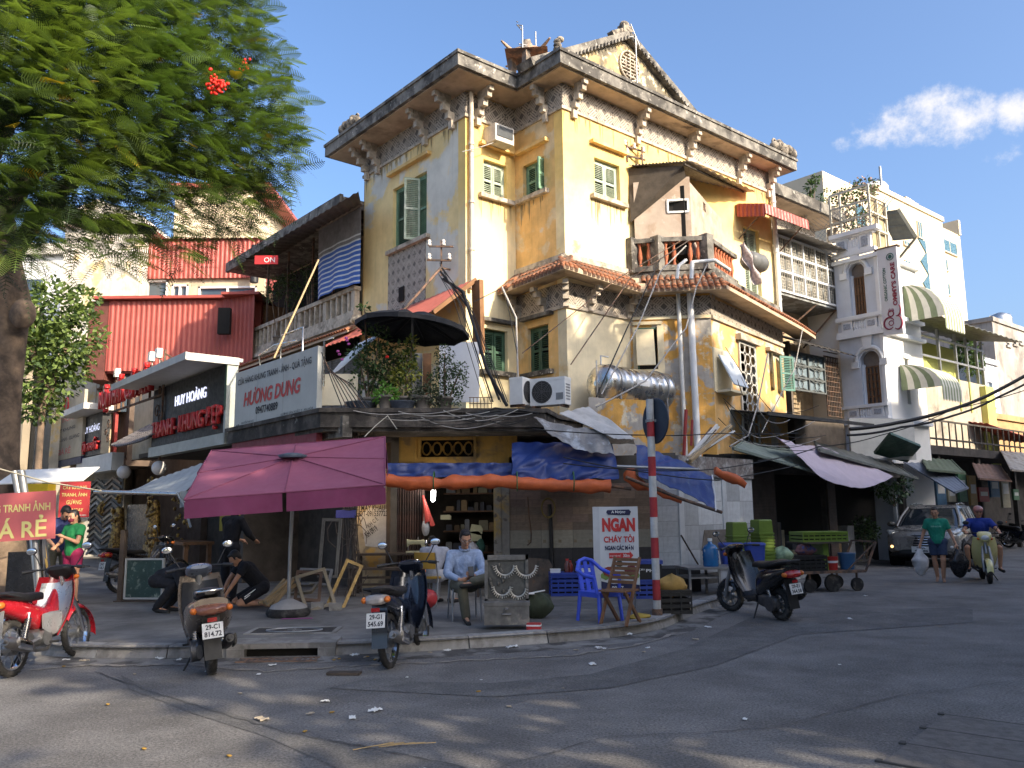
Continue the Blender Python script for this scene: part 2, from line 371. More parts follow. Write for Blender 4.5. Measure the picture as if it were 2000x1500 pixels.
0 and crack([(700,1337),(960,1371),(1190,1352),(1400,1306),(1560,1246),(1760,1214)],.010,TAR);0 and crack([(1230,1285),(1420,1240),(1600,1206),(1900,1176)],.008,TAR);crack([(980,1500),(1180,1440),(1500,1424),(1760,1360),(1998,1330)],.006,TAR);crack([(380,1302),(520,1312),(700,1300),(900,1292),(1100,1282),(1240,1262),(1330,1235)],.035,DUST);crack([(60,1310),(180,1300),(330,1300)],.05,DUST)
# street inlet: an opening in the kerb with a concrete lid and a grating in the gutter
dr=thing('storm_drain','street drain with a black slot in the kerb below a concrete lid','drain',(DR.x,DR.y,0),3)
q=MB();q.bx(-.62,.62,.02,.5,.10,.16);q.bx(-.62,-.42,0,.5,0,.10);q.bx(.42,.62,0,.5,0,.10);obj('lid',q,KERB,dr)
q=MB();q.bx(-.42,.42,.14,.5,-.02,.095);obj('slot',q,DARK,dr)
q=MB();q.bx(-.44,.46,-.30,-.24,0,.016);q.bx(-.44,.46,-.10,-.05,0,.016)
for i in range(15):q.bx(-.42+i*.06,-.395+i*.06,-.24,-.10,.004,.015)
obj('grating',q,RUST,dr)
mc=G(575,1232,.13);mh=thing('manhole_cover','square iron inspection cover with an oval ring set in the pavement','manhole cover',(mc.x,mc.y,.134),2)
IRON=mat('cast_iron',(.055,.052,.05),.75,.3,10,metal=.4,bump=.4,bsc=60)
q=MB();q.bx(-.52,.52,-.24,.24,-.02,.004);obj('plate',q,IRON,mh)
q=MB();q.bx(-.58,.58,.24,.29,-.02,.008);q.bx(-.58,.58,-.29,-.24,-.02,.008);q.bx(-.58,-.52,-.24,.24,-.02,.008);q.bx(.52,.58,-.24,.24,-.02,.008);obj('rim',q,KERB,mh)
q=MB();q.tube([(.36*cos(a/24*2*pi),.17*sin(a/24*2*pi),.008)for a in range(25)],.012,4);q.bx(-.09,.09,-.012,.012,.004,.016);q.bx(-.012,.012,-.06,.06,.004,.016);obj('emblem',q,METG,mh)
h0,h1=G(1840,1398),G(1720,1490);ha=h0-h1;hz_=math.degrees(atan2(ha.y,ha.x));ht=thing('utility_hatch','chequered steel trench covers in the road at the lower right corner','hatch',(h1.x,h1.y,.004),hz_)
PLT=mat('chequer_plate',(.12,.115,.11),.6,.25,5,metal=.5,bump=.6,bsc=45)
for i in range(3):
 q=MB();q.bx(.02+i*.53,.53+i*.53,-3.2,-.02,-.02,.008);obj('plate',q,PLT,ht)
for i in range(4):
 q=MB();q.bx(-.004+i*.53,.014+i*.53,-3.2,.02,-.02,.009);q.bx(-.008+i*.53,.05+i*.53,.0,.035,-.02,.010);obj('rail',q,mat('plate_seam',(.055,.053,.05),.8,.2),ht)
# ================================================================ the yellow villa. local frame: x along its street front, y into the block
C0=P(1098,215,19);C0.z=0;VR=40
Ux,Vy=Vector((cos(R(VR)),sin(R(VR)),0)),Vector((-sin(R(VR)),cos(R(VR)),0))
def vl(p):d=Vector(p)-C0;return Vector((d.dot(Ux),d.dot(Vy),p[2]))
def vw(x,y,z):return C0+Ux*x+Vy*y+Vector((0,0,z))
def vp(x,y,t=0.0):q=vl(PV(x,y,vw(0,t,0),50));return q.x,q.z        # on a plane facing the right-hand street
def vs(x,y,s=-1.59):q=vl(PV(x,y,vw(s,0,0),-40));return q.y,q.z      # on a plane facing the left-hand street
villa=thing('colonial_villa','weathered yellow three storey corner villa with fret friezes and wide eaves','house',C0,VR)
def wallF(mb,x0,x1,y0,y1,z0,z1,ops):       # wall facing -y with openings (xa,xb,za,zb)
 xs=sorted({x0,x1,*[o[0]for o in ops],*[o[1]for o in ops]});zs=sorted({z0,z1,*[o[2]for o in ops],*[o[3]for o in ops]})
 for i in range(len(xs)-1):
  for j in range(len(zs)-1):
   cx,cz=(xs[i]+xs[i+1])/2,(zs[j]+zs[j+1])/2
   if any(o[0]<cx<o[1]and o[2]<cz<o[3]for o in ops):continue
   mb.bx(xs[i],xs[i+1],y0,y1,zs[j],zs[j+1])
def wallL(mb,y0,y1,x0,x1,z0,z1,ops):
 t=MB();wallF(t,y0,y1,x0,x1,z0,z1,ops);mb.add([(y,x,z)for x,y,z in t.v],[f[::-1]for f in t.f])
W1=(1.07,2.0,9.37,10.38);W2=(.69,1.49,9.45,10.34);W3=(-1.03,-.28,9.44,10.38);W4=(3.5,5.16,8.71,10.48);W5=(.64,1.4,4.95,6.08);W6=(-1.03,-.3,5.0,6.04)
W7=(7.35,8.15,7.9,9.95)
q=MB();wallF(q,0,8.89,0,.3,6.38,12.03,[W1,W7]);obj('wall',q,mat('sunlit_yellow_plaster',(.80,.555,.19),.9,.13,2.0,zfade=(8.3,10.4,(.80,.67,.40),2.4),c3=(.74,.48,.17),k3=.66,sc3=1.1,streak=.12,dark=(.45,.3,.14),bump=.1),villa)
q=MB();wallF(q,0,2.2,0,.3,2.6,6.38,[]);obj('wall',q,PALE,villa,label='lower wall repainted pale cream')
q=MB();wallL(q,.3,1.81,0,.3,2.6,12.03,[W2,W5]);obj('wall',q,mat('orange_plaster',(.72,.46,.18),.9,.18,2.2,c2=(.70,.55,.33),k2=.54,sc2=.8,w2=.03,c3=(.58,.54,.46),k3=.68,sc3=1.1,streak=.3,dark=(.2,.12,.06),bump=.12),villa)
q=MB();wallF(q,-1.59,0,1.81,2.11,2.6,12.03,[W3,W6]);obj('wall',q,mat('pale_yellow_plaster',(.78,.54,.19),.9,.10,2.2,zfade=(7.8,10.0,(.80,.68,.42),2.6),streak=.25,dark=(.3,.2,.1),bump=.12),villa)
q=MB();wallL(q,2.11,6.76,-1.59,-1.29,2.6,12.03,[W4]);obj('wall',q,mat('left_yellow_plaster',(.80,.60,.28),.92,.12,1.6,c2=(.66,.62,.52),k2=.56,sc2=.5,w2=.03,streak=.22,dark=(.3,.22,.12),bump=.15),villa)
q=MB();q.bx(.32,8.8,.75,9,0,12.02);q.bx(-1.25,.4,2.6,6.68,0,12.02);q.bx(8.8,13.6,1.6,9,0,10.4);q.bx(-.6,.4,8.9,15.2,0,10.2);obj('dark_backing',q,DARK,villa)  # solid near-black cores added to block light behind the windows
q=MB();q.bx(-1.59,.4,6.7,6.76,2.6,12.03);obj('wall',q,YEL,villa)
# roof slab with deep eaves
EO=[(-2.44,7.62),(-2.44,.96),(-.62,.96),(-.62,-.62),(9.51,-.62),(9.51,9),(.3,9),(.3,7.62)]
def inset(poly,d):
 out=[];n_=len(poly)
 for i in range(n_):
  a,b,c=Vector(poly[i-1]),Vector(poly[i]),Vector(poly[(i+1)%n_]);e1=(b-a).normalized();e2=(c-b).normalized()
  n1,n2=Vector((-e1.y,e1.x)),Vector((-e2.y,e2.x));k=1+n1.dot(n2);out.append(tuple(b+(n1+n2)*(d/k)))
 return out
q=MB();q.prism(EO,'z',12.05,12.40);q.prism(inset(EO,-.035),'z',12.345,12.425);q.prism(inset(EO,.3),'z',12.425,12.5);obj('eave',q,CONC,villa)
q=MB();q.prism(inset(EO,.10),'z',12.02,12.049);obj('soffit',q,SOFF,villa)
# fret frieze
def frets(mb,L_,H_,g=.3):
 nx,nz=max(1,round(L_/g)),max(1,round(H_/g));gx,gz=L_/nx,H_/nz;w=.098*gx
 for i in range(-1,nx+1):
  for j in range(-1,nz+1):
   s1=1 if(i+j)%2 else-1;x,z=(i+.5)*gx,(j+.5)*gz
   for k in(-2,-1,0,1,2):
    hl=gx*(.62 if k%2==0 else .46);cx,cz=x-k*gx*.145*s1,z+k*gz*.145
    dx,dz=.707*hl*s1,.707*hl;a,b=Vector((cx-dx,0,cz-dz)),Vector((cx+dx,0,cz+dz));d=b-a;t0,t1=0.0,1.0
    for q_,e_,M_ in((a.x,d.x,L_),(a.z,d.z,H_)):
     u0,u1=sorted(((0-q_)/e_,(M_-q_)/e_));t0,t1=max(t0,u0),min(t1,u1)
    if t1-t0>.08:mb.beam(a+d*t0,a+d*t1,.036,w,upv=(0,1,0))
def frieze(p,L_,rz,z0=11.40,H_=.60,label=None,g=.3):
 fb=MB();fb.bx(0,L_,-.012,0,0,H_);o=obj('frieze',fb,FRETB,villa,(p[0],p[1],z0),(0,0,rz),label=label)
 q=MB();frets(q,L_,H_,g);obj('fret',q,FRET,o,kind='stuff');return o
frieze((0,0),8.89,0);frieze((0,1.80),1.80,-pi/2);frieze((-1.59,1.81),1.59,0);frieze((-1.59,6.76),4.95,-pi/2)
q=MB();q.bx(-.05,8.93,-.05,0,11.32,11.40);q.bx(-.05,0,0,1.76,11.32,11.40);q.bx(-1.64,-.05,1.76,1.81,11.32,11.40);q.bx(-1.64,-1.59,1.81,6.8,11.32,11.40);obj('moulding',q,TRIM,villa)
# stepped brackets under the eaves
def bracket_mesh(k=1.0):
 b=MB();t=.07
 for n0,n1,z0,z1 in((.40,.52,11.90,12.018),(.26,.45,11.76,11.905),(.12,.31,11.58,11.765),(.0,.18,11.40,11.585),(.0,.09,11.16,11.41)):b.bx(-t,t,-n1*k,-n0*k,z0,z1)
 b.bx(-.05,.05,-.36*k,-.1,11.78,12.017);return b.mesh('bracket',TRIM)
bm,bm2=bracket_mesh(.92),bracket_mesh(1.18)
inst('bracket',bm,villa,[((vp(x,290)[0],-.02,0),)for x in(1243,1341,1437)]+[((8.75,-.02,0),),((.35,-.02,0),),((-.02,.55,0),(0,0,-pi/2))])
inst('bracket',bm2,villa,[((-1.61,2.3,0),(0,0,-pi/2)),((-1.61,3.5,0),(0,0,-pi/2)),((-1.61,5.9,0),(0,0,-pi/2)),((-1.61,6.5,0),(0,0,-pi/2)),((-1.25,1.79,0),)])
# windows and shutters
def shutter_mesh(w,h,m,nsl=None):
 f=MB();b=.055;f.bx(0,b,-.02,.02,0,h);f.bx(w-b,w,-.02,.02,0,h)
 for z in(0,h*.5-.03,h-.06):f.bx(b,w-b,-.018,.018,z,z+.065)
 s=MB();nsl=nsl or max(8,int(h/.055))
 for i in range(nsl):
  z=.07+(h-.14)*(i+.5)/nsl
  if abs(z-h*.5)<.05:continue
  s.cb((w/2,0,z),(w-2*b,.034,.012),Euler((.75,0,0)).to_matrix())
 return f.mesh('shutter',m),s.mesh('slats',m)
def shutter(w,h,loc,rz,m,label=None,parent=None):
 a,b=shutter_mesh(w,h,m);o=link('shutter',a,parent or villa,loc,(0,0,rz));s_=link('slats',b,o);s_['kind']='stuff'
 if label:o['label']=label
 return o
def window(x0,x1,z0,z1,y,face='F',m=SHUT,open_=(0,0),sill=.16,hood=.32,depth=.16,hoodw=.14,sillm=TRIM,hoodm=None,fr=None):
 w,h=x1-x0,z1-z0;rot=0 if face=='F' else-pi/2
 loc=(x0,y,z0)if face=='F' else(y,x1,z0)
 q=MB();f=.05
 q.bx(0,f,depth-.05,depth+.03,0,h);q.bx(w-f,w,depth-.05,depth+.03,0,h);q.bx(f,w-f,depth-.05,depth+.03,h-f,h);q.bx(0,w,depth+.03,depth+.05,0,h,mi=1)
 o=obj('window',q,[fr or m,DARK],villa,loc,(0,0,rot))
 if sill:q=MB();q.bx(-.17,w+.17,-.13,.04,-.11,-.0);obj('sill',q,sillm,o)
 if hood:q=MB();q.bx(-.15,w+.2,-hoodw,0,hood,hood+.09);q.v=[(a,b,c+h-.0)for a,b,c in q.v];obj('hood',q,hoodm or YEL,o)
 hw=(w-.1)/2
 for k,op in enumerate(open_):
  if op is None:continue
  a,b=shutter_mesh(hw-.004,h-.07,m)
  if k==0:so_=link('shutter',a,o,(f,depth-.03,.01),(0,0,-op))
  else:so_=link('shutter',a,o,(w-f,depth-.03,.01),(0,0,pi+op))
  a_=b;me=so_.data                                # slats live in the same leaf (third level)
  import bmesh
  bb=bmesh.new();bb.from_mesh(me);bb.from_mesh(b);bb.to_mesh(me);bb.free()
 return o
window(*W1,0,'F',SHUTP);window(*W2,0,'L',SHUT,(0,1.75));window(*W3,1.81,'F',SHUTP,(0,0));window(*W4,-1.59,'L',SHUT,(.0,.0),hood=.38,fr=SHUT)
a,b=shutter_mesh(.42,1.7,SHUTP);o=link('shutter',a,villa,(-1.5,3.95,8.72),(0,0,pi*.86));o['label']='shutter leaf standing open in the tall left window';s_=link('slats',b,o);s_['kind']='stuff'
window(*W5,0,'L',SHUTD,(.12,.15),hood=.18,sillm=CONC,hoodm=CONC);window(*W6,1.81,'F',SHUTD,(.02,.06),hood=.16,sillm=CONC,hoodm=CONC)
window(*W7,0,'F',SHUTP,(0,0),sill=0,hood=0)
# fret panel under the tall left window, with a square hole
pa,pb=vs(758,605),vs(832,475);fo=frieze((-1.59,pa[0]),pa[0]-pb[0],-pi/2,6.75,1.85,'grey fret panel with a square vent hole',g=.28)
q=MB();q.bx(.62,.86,-.06,-.03,.42,.82);obj('vent',q,DARK,fo)
# gable with round medallion over the right front
ax_,az_=vp(1222,72,.4);bx0,bz0=vp(1120,105,.4);bx1,bz1=vp(1320,192,.4);zb=12.4
kl=(az_-bz0)/(ax_-bx0);kr=(az_-bz1)/(bx1-ax_);gx0,gx1=ax_-(az_-zb)/kl,ax_+(az_-zb)/kr
q=MB();q.prism([(gx0+.05,zb),(gx1-.05,zb),(ax_,az_-.12)],'y',.4,.75);GAB=mat('mossy_gable_plaster',(.40,.30,.15),.92,.3,3,c2=(.15,.13,.095),k2=.47,sc2=1.3,w2=.06,c3=(.6,.52,.36),k3=.6,sc3=4,bump=.2);gb=obj('gable',q,GAB,villa)
q=MB();q.beam((gx0-.2,.5,zb),(ax_,.5,az_),.55,.20);q.beam((gx1+.2,.5,zb),(ax_,.5,az_),.55,.20)
for k in range(26):
 t=k/26
 for gx in(gx0,gx1):q.cb((gx+(ax_-gx)*t,.2,zb+(az_-zb)*t-.08),(.05,.06,.09))
obj('raking_cornice',q,CONC,gb)
mxx,mzz=vp(1229,130,.38);q=MB();md=Vector((mxx,.36,mzz));rr=.42
q.tube([md+Vector((rr*cos(t*pi/16)*.92,0,rr*1.02*sin(t*pi/16)))for t in range(33)],.035,5)
for z,w in((-.3,.2),(-.2,.3),(-.1,.34),(0,.36),(.1,.34),(.2,.28),(.3,.18)):q.cb(md+Vector((0,0,z)),(w*2,.05,.032))
for x,z0,z1 in((0,-.38,.38),(-.18,-.1,.2),(.18,-.1,.2),(-.12,-.3,-.2),(.12,-.3,-.2),(-.27,0,.1),(.27,0,.1)):q.cb(md+Vector((x,0,(z0+z1)/2)),(.032,.05,z1-z0))
obj('medallion',q,TRIM,gb)
q=MB();q.prism([(gx0,zb),(gx1,zb),(ax_,az_-.05)],'y',.78,6);obj('ridge_roof',q,TILE,villa)
def scroll(mb,c,s,d):
 c=Vector(c);d=Vector(d)
 for i in range(5):
  mb.ell(c+d*(i-2)*s*.5+Vector((0,0,(.18 if i%2 else .0)*s)),(s*.33,s*.3,s*(.3+.08*(i%3))),8,6)
  mb.tube([c+d*(i-2)*s*.5+Vector((0,0,.25*s))+(d*cos(t)+Vector((0,0,sin(t))))*s*.2 for t in[k*.7 for k in range(8)]],s*.07,5)
ORN=mat('stone_ornament',(.28,.24,.19),.95,.3,8,c2=(.08,.07,.06),k2=.52,sc2=5,bump=.4)
for(x,y,Y_,s,d)in((1530,288,24.5,.5,Ux),(683,240,22.5,.42,Vy),(1540+400-370,800,0,0,0)):
 if not Y_:continue
 p=vl(P(x,y,Y_));q=MB();scroll(q,(p.x,p.y,12.66),s,vl(C0+d));obj('roof_ornament',q,ORN,villa)
p=vl(P(1089,98,18.6));q=MB();q.bx(p.x-.12,p.x+.12,p.y-.1,p.y+.1,12.42,12.5)
for k in range(4):q.ell((p.x,p.y,12.55+k*.1),(.13-.01*k,.1,.07),8,6)
q.ell((p.x+.05,p.y-.05,12.9),(.1,.09,.07));obj('corner_finial',q,ORN,villa)
q=MB();x,y=ax_,.5;q.cb((x-.1,y,az_+.14),(.9,.2,.16),Euler((0,-.5,0)).to_matrix());q.cb((x+.05,y,az_+.2),(.26,.24,.36));q.ell((x+.08,y,az_+.42),(.16,.13,.12));obj('ridge_ornament',q,ORN,villa)
# pagoda chimney and aerials on the roof
p=vl(P(1030,112,21.5));cx,cy=p.x,p.y;q=MB();Dz=p.z-13.36
for a in(-.3,.3):
 for b in(-.3,.3):q.bx(cx+a-.08,cx+a+.08,cy+b-.08,cy+b+.08,12.4,13.35)
q.bx(cx-.36,cx+.36,cy-.36,cy+.36,12.4,12.75)
for k,(r0,z0,z1)in enumerate(((.66,13.32,13.42),(.45,13.42,13.6),(.2,13.6,13.86))):
 q.hull([(0,0,0,0)],4)if 0 else q.lathe([(r0*1.25,z0),(r0,z0+.06),(r0*.6,z1)],(cx,cy,0),'z',4)
for k in range(4):
 a=pi/2*k;q.cap((cx+.6*cos(a),cy+.6*sin(a),13.36),(cx+.92*cos(a),cy+.92*sin(a),13.5),.06,.03)
q.v=[(x_,y_,z_+Dz if z_>12.41 else z_)for x_,y_,z_ in q.v];ch=obj('chimney',q,mat('chimney_brick',(.36,.25,.17),.95,.3,6,c2=(.14,.12,.10),k2=.52,sc2=3,bump=.3),villa)
def aerial(name,label,x,y0,y1,Y_,prongs,cat='antenna'):
 a,b=P(x,y0,Y_),P(x,y1,Y_);q=MB();q.tube([(0,0,a.z-1.0-0*b.z),(0,0,b.z)],.022,6);t=thing(name,label,cat,(b.x,b.y,0));obj('mast',q,METG,t)
 q=MB()
 for(dx,dz,ex,ez)in prongs:q.tube([(dx,0,b.z+dz),(ex,.15,b.z+ez)],.018,5)
 obj('arms',q,METG,t);return t
aerial('roof_aerial','tall aerial with a bent tip beside the pagoda chimney',1020,110,50,21.2,[(0,0,-.15,.12),(-.15,.12,-.12,.2),(-.1,-.55,.12,-.5),(-.14,.02,.0,-.06)])
aerial('roof_aerial','short plain aerial pole behind the pagoda chimney',1046,100,62,22.5,[(0,0,.01,.06)])
aerial('roof_aerial','black aerial with a crossbar at the gable tip',1241,100,72,20.9,[(-.12,.38,.12,-.15),(-.22,.0,.05,.1)])
# rain pipes
def pipe(name,label,pts,r,m,brackets=(),grp=None,cat='pipe'):
 q=MB();q.tube(pts,r,10)
 for(p_,rr)in brackets:q.lathe([(rr,-.03),(rr,.03)],p_,'z',10)
 return solo(name,label,cat,q,m,group=grp)
x,_=vp(916,400,1.81);pz=[vw(x,1.70,11.95),vw(x,1.70,6.9)];pipe('downpipe','tall cream downpipe on the corner beside the small shuttered window',pz,.055,mat('cream_pvc',(.62,.52,.40),.6,.15,3,streak=.3),[((p.x,p.y,z),.075)for p in pz[:1]for z in(10.6,9.1,7.9)])
q0=vw(8.86,-.12,12.0);pipe('downpipe','white downpipe at the right end of the yellow front',[q0,vw(8.86,-.12,6.9)],.075,PVC,[((q0.x,q0.y,z),.095)for z in(11,9.4,7.9)])
DRIP=mat('drip_stain',(.33,.25,.13),.95,.3,8)
def drips(x0,x1,z,y,face,n_,lmax,seed):
 rnd=random.Random(seed);q=MB()
 for k in range(n_):
  x=rnd.uniform(x0,x1);L_=rnd.uniform(.15,1)*lmax;w=rnd.uniform(.006,.03);e=y-.004-.0004*k
  pts=[(x-w,z),(x+w,z),(x+w*.7,z-L_*.5),(x+.004,z-L_),(x-w*.6,z-L_*.6)];q.add([(a,e,b)if face=='F' else(e,a,b)for a,b in pts],[(0,1,2,3,4)if face != 'F' else(4,3,2,1,0)])
 obj('drip_stains',q,DRIP,villa,kind='stuff')
drips(.9,2.2,9.25,0,'F',14,.7,1);drips(-1.2,-.15,9.33,1.81,'F',12,.6,2);drips(3.3,5.4,8.6,-1.59,'L',6,.5,3);drips(.6,1.65,9.33,0,'L',12,.7,4);drips(0,8.8,11.3,0,'F',46,.5,5);drips(2.1,6.7,11.3,-1.59,'L',34,.6,6);drips(-1.5,0,11.3,1.81,'F',12,.45,7)
# storey moulding and tiled canopy (corner, inner return and round the bay)
q=MB();q.bx(-.07,2.2,-.07,0,7.52,7.66);q.bx(-.07,0,0,1.8,7.52,7.66);q.bx(-.05,2.2,-.05,0,7.42,7.52);q.bx(-.05,0,0,1.8,7.42,7.52);q.bx(-.05,2.2,-.05,0,6.34,6.42);q.bx(-.05,0,0,1.8,6.34,6.42);obj('moulding',q,TRIM,villa)
frieze((0,-.001),2.2,0,6.42,.55,g=.28);frieze((-.001,1.80),1.80,-pi/2,6.42,.55,g=.28)
P0=(2.2,0.0);qa=vl(PV(1387,600,vw(2.2,0,0),95));Q=(qa.x,qa.y);qc=vl(PV(1529,676,vw(Q[0],Q[1],0),38));E=(qc.x,qc.y)
CAN=[(0,1.8),(0,0),P0,Q,E,(E[0]+1.2,E[1]+.3)]
def offs(line,d):
 out=[]
 for i,p_ in enumerate(line):
  b=Vector(p_);e1=(b-Vector(line[i-1])).normalized()if i else(Vector(line[1])-b).normalized();e2=(Vector(line[i+1])-b).normalized()if i<len(line)-1 else e1
  n1,n2=Vector((e1.y,-e1.x)),Vector((e2.y,-e2.x));out.append(tuple(b+(n1+n2)*(d/(1+n1.dot(n2)))))
 return out
co_,ci_=offs(CAN,.62),offs(CAN,0)
zo=[7.0,7.12,6.98,7.0,6.85,6.8];zi=[7.5,7.5,7.45,7.5,7.4,7.3]
q=MB()
for i in range(len(CAN)-1):
 a,b,c,d=co_[i],co_[i+1],ci_[i+1],ci_[i]
 q.add([(*a,zo[i]),(*b,zo[i+1]),(*c,zi[i+1]),(*d,zi[i])],[(0,1,2,3)]);q.add([(*a,zo[i]-.09),(*b,zo[i+1]-.09),(*c,zo[i+1]-.02),(*d,zo[i]-.02)],[(3,2,1,0)]);q.add([(*a,zo[i]),(*b,zo[i+1]),(*b,zo[i+1]-.09),(*a,zo[i]-.09)],[(3,2,1,0)])
cano=obj('tile_canopy',q,SOFF,villa)
tm=MB();tm.grid(1,6,lambda a,b:(cos(pi*b)*.062*(1-.1*a),-.02+.34*a,.01+sin(pi*b)*.058),True,0,.014);tme=tm.mesh('roof_tile',TILE)
tm2=MB();tm2.ell((0,-.01,.03),(.062,.03,.055),10,6);tm2.bx(-.05,.05,-.02,.1,-.05,.02);tme2=tm2.mesh('eave_tile',TILE)
for i in range(len(CAN)-1):
 a,b=Vector((*co_[i],zo[i])),Vector((*co_[i+1],zo[i+1]));c,d=Vector((*ci_[i],zi[i])),Vector((*ci_[i+1],zi[i+1]));L_=(b-a).length;k=max(1,int(L_/.142))
 ang=atan2(b.y-a.y,b.x-a.x)
 for j in range(k):
  if random.random()<.05:continue
  t=(j+.5)/k;p_=a.lerp(b,t);pi_=c.lerp(d,t);sl_=atan2(pi_.z-p_.z,.62)
  for r_ in range(2 if i<3 else 1):
   pp=p_.lerp(pi_,.02+.44*r_)+Vector((0,0,.012+.012*r_));link('roof_tile',tme,cano,pp,(sl_,random.uniform(-.1,.1),ang+random.uniform(-.07,.07)))
  if i in(0,1,2):link('eave_tile',tme2,cano,p_+Vector((0,0,-.02)),(0,0,ang))
q=MB();scroll(q,(0,-.05,7.55),.16,(1,0,0));q.bx(-.1,.1,-.12,.06,7.2,7.5);obj('corner_ornament',q,ORN,villa)
for(x,y,rz)in((-.0,-.0,-pi/4),(.75,0,0),(-.0,.75,-pi/2),(2.1,0,0),(0,1.7,-pi/2)):
 q=MB();t=.07
 for n0,n1,z0,z1 in((.28,.42,6.82,6.93),(.16,.33,6.70,6.84),(.0,.2,6.52,6.72),(0,.1,6.36,6.53)):q.bx(-t,t,-n1,-n0,z0,z1)
 obj('bracket',q,TRIM,villa,(x,y,0),(0,0,rz))
# lower bay: two faceted walls
def wline(name,a,b,z0,z1,th,m,ops=(),parent=villa):
 a,b=Vector(a),Vector(b);L_=(b-a).length;q=MB();wallF(q,0,L_,0,th,z0,z1,list(ops));return obj(name,q,m,parent,(a.x,a.y,0),(0,0,atan2(b.y-a.y,b.x-a.x)))
aw=R(-45);AL=(Vector(Q)-Vector(P0)).length;EL=(Vector(E)-Vector(Q)).length;ea=atan2(E[1]-Q[1],E[0]-Q[0])
def onl(x,y,p_,ang):            # pixel -> (distance along, z) on a bay facet through local p_ with local direction ang
 w=vl(PV(x,y,vw(p_[0],p_[1],0),50-math.degrees(ang)));return(Vector((w.x,w.y))-Vector(p_)).dot(Vector((cos(ang),sin(ang)))),w.z
wa0,wz1=onl(1243,640,P0,aw);wa1,wz0=onl(1286,722,P0,aw)
fa=wline('wall',P0,Q,0,7.0,.25,YELP,[(wa0,wa1,wz0,wz1)]);frieze((P0[0],P0[1]-.001),AL,aw,6.42,.5,g=.28)
q=MB();q.bx(wa0-.1,wa1+.12,-.06,0,wz1+.06,wz1+.14);q.bx(wa0-.12,wa1+.15,-.10,0,wz0-.12,wz0);q.bx(wa0-.1,wa0,-.03,0,wz0,wz1);q.bx(wa1,wa1+.16,-.03,0,wz0-.0,wz1+.06);q.bx(0,AL,-.05,0,6.34,6.42);obj('trim',q,PALE,fa)
q=MB();q.bx(wa0,wa1,.15,.2,wz0,wz1,mi=1);q.bx(wa0,wa0+.05,.0,.15,wz0,wz1);q.bx(wa0,wa1,.0,.15,wz1-.05,wz1);wnd=obj('window',q,[SHUTD,DARK],fa)
q=MB();q.cb(((wa0+wa1)/2-.06,-.2,(wz0+wz1)/2+.0),(wa1-wa0-.06,.03,wz1-wz0-.06),Euler((-.34,0,0)).to_matrix());obj('awning_flap',q,PALE,fa)
q0,q1=onl(1396,690,Q,ea),onl(1428,765,Q,ea);d0,d1=onl(1441,668,Q,ea),onl(1482,868,Q,ea);s0,s1=onl(1500,690,Q,ea),onl(1525,765,Q,ea)
fc=wline('wall',Q,E,0,7.0,.25,mat('ochre_peeling_plaster',(.64,.39,.15),.9,.2,2,c2=(.5,.46,.38),k2=.55,sc2=1.4,w2=.03,streak=.4,bump=.2),[(q0[0],q1[0],q1[1],q0[1]),(d0[0],d1[0],d1[1],d0[1])]);frieze((Q[0],Q[1]-.001),EL,ea,6.42,.45,g=.26)
q=MB();q.bx(0,EL,-.06,0,6.33,6.42);q.bx(d0[0]-.15,d1[0]+.2,-.16,0,d0[1]+.05,d0[1]+.2);q.bx(s0[0]-.2,s0[0]+.9,-.14,0,s0[1]+.05,s0[1]+.14);obj('trim',q,TRIM,fc)
q=MB();w_,h_=d1[0]-d0[0],d0[1]-d1[1]
for z in(0,h_):q.bx(-.03,w_+.03,-.04,.0,z-.03,z+.03)
q.bx(-.03,.03,-.04,0,0,h_);q.bx(w_-.03,w_+.03,-.04,0,0,h_);k=int(h_/.26)
for i in range(k):
 for j in range(3):
  cx,cz=w_*(j+.5)/3,(i+.5)*h_/k;q.tube([(cx+cos(t)*w_/6.2,-.02,cz+sin(t)*.15)for t in[pi*n_/4 for n_ in range(9)]],.016,4)
obj('lattice_grille',q,OFFW,fc,(d0[0],-.01,d1[1]))
q=MB();q.bx(q0[0]-.14,q1[0]+.06,-.03,0,q1[1]-.1,q0[1]+.14);q.bx(q0[0]-.05,q0[0]+.9,-.4,-.0,q1[1]-.12,q1[1]-.06);obj('trim',q,PALE,fc)
q=MB();q.cb(((q0[0]+q1[0])/2,-.28,(q0[1]+q1[1])/2),(q1[0]-q0[0],.03,q0[1]-q1[1]),Euler((-.45,0,0)).to_matrix());obj('awning_flap',q,mat('pale_blue_panel',(.55,.60,.64),.5,.1),fc)
for k,(dx,rz,m_)in enumerate(((0,.35,mat('brown_green_shutter',(.16,.15,.08),.6,.2)),(.55,-.5,mat('teal_shutter',(.10,.22,.18),.6,.2)))):
 a,b=shutter_mesh(.5,s0[1]-s1[1],m_);o=link('shutter',a,fc,(s0[0]+dx+.05,-.1,s1[1]),(0,0,rz));import bmesh;bb=bmesh.new();bb.from_mesh(a);bb.from_mesh(b);bb.to_mesh(a);bb.free()
# two fat soil pipes down the bay
for lab,x,m_ in(('thin grey soil pipe running down the peeling bay',1322,PVC),('fat white soil pipe running down the peeling bay',1345,mat('white_pvc',(.70,.71,.72),.45,.08))):
 s_,zt=onl(x,552,P0,aw);p_=Vector(P0)+Vector((cos(aw),sin(aw)))*s_+Vector((sin(aw),-cos(aw)))*.14;r_=.055 if x<1330 else .085
 pipe('soil_pipe',lab,[vw(p_.x,p_.y,7.0),vw(p_.x+.04,p_.y,2.6)],r_,m_)
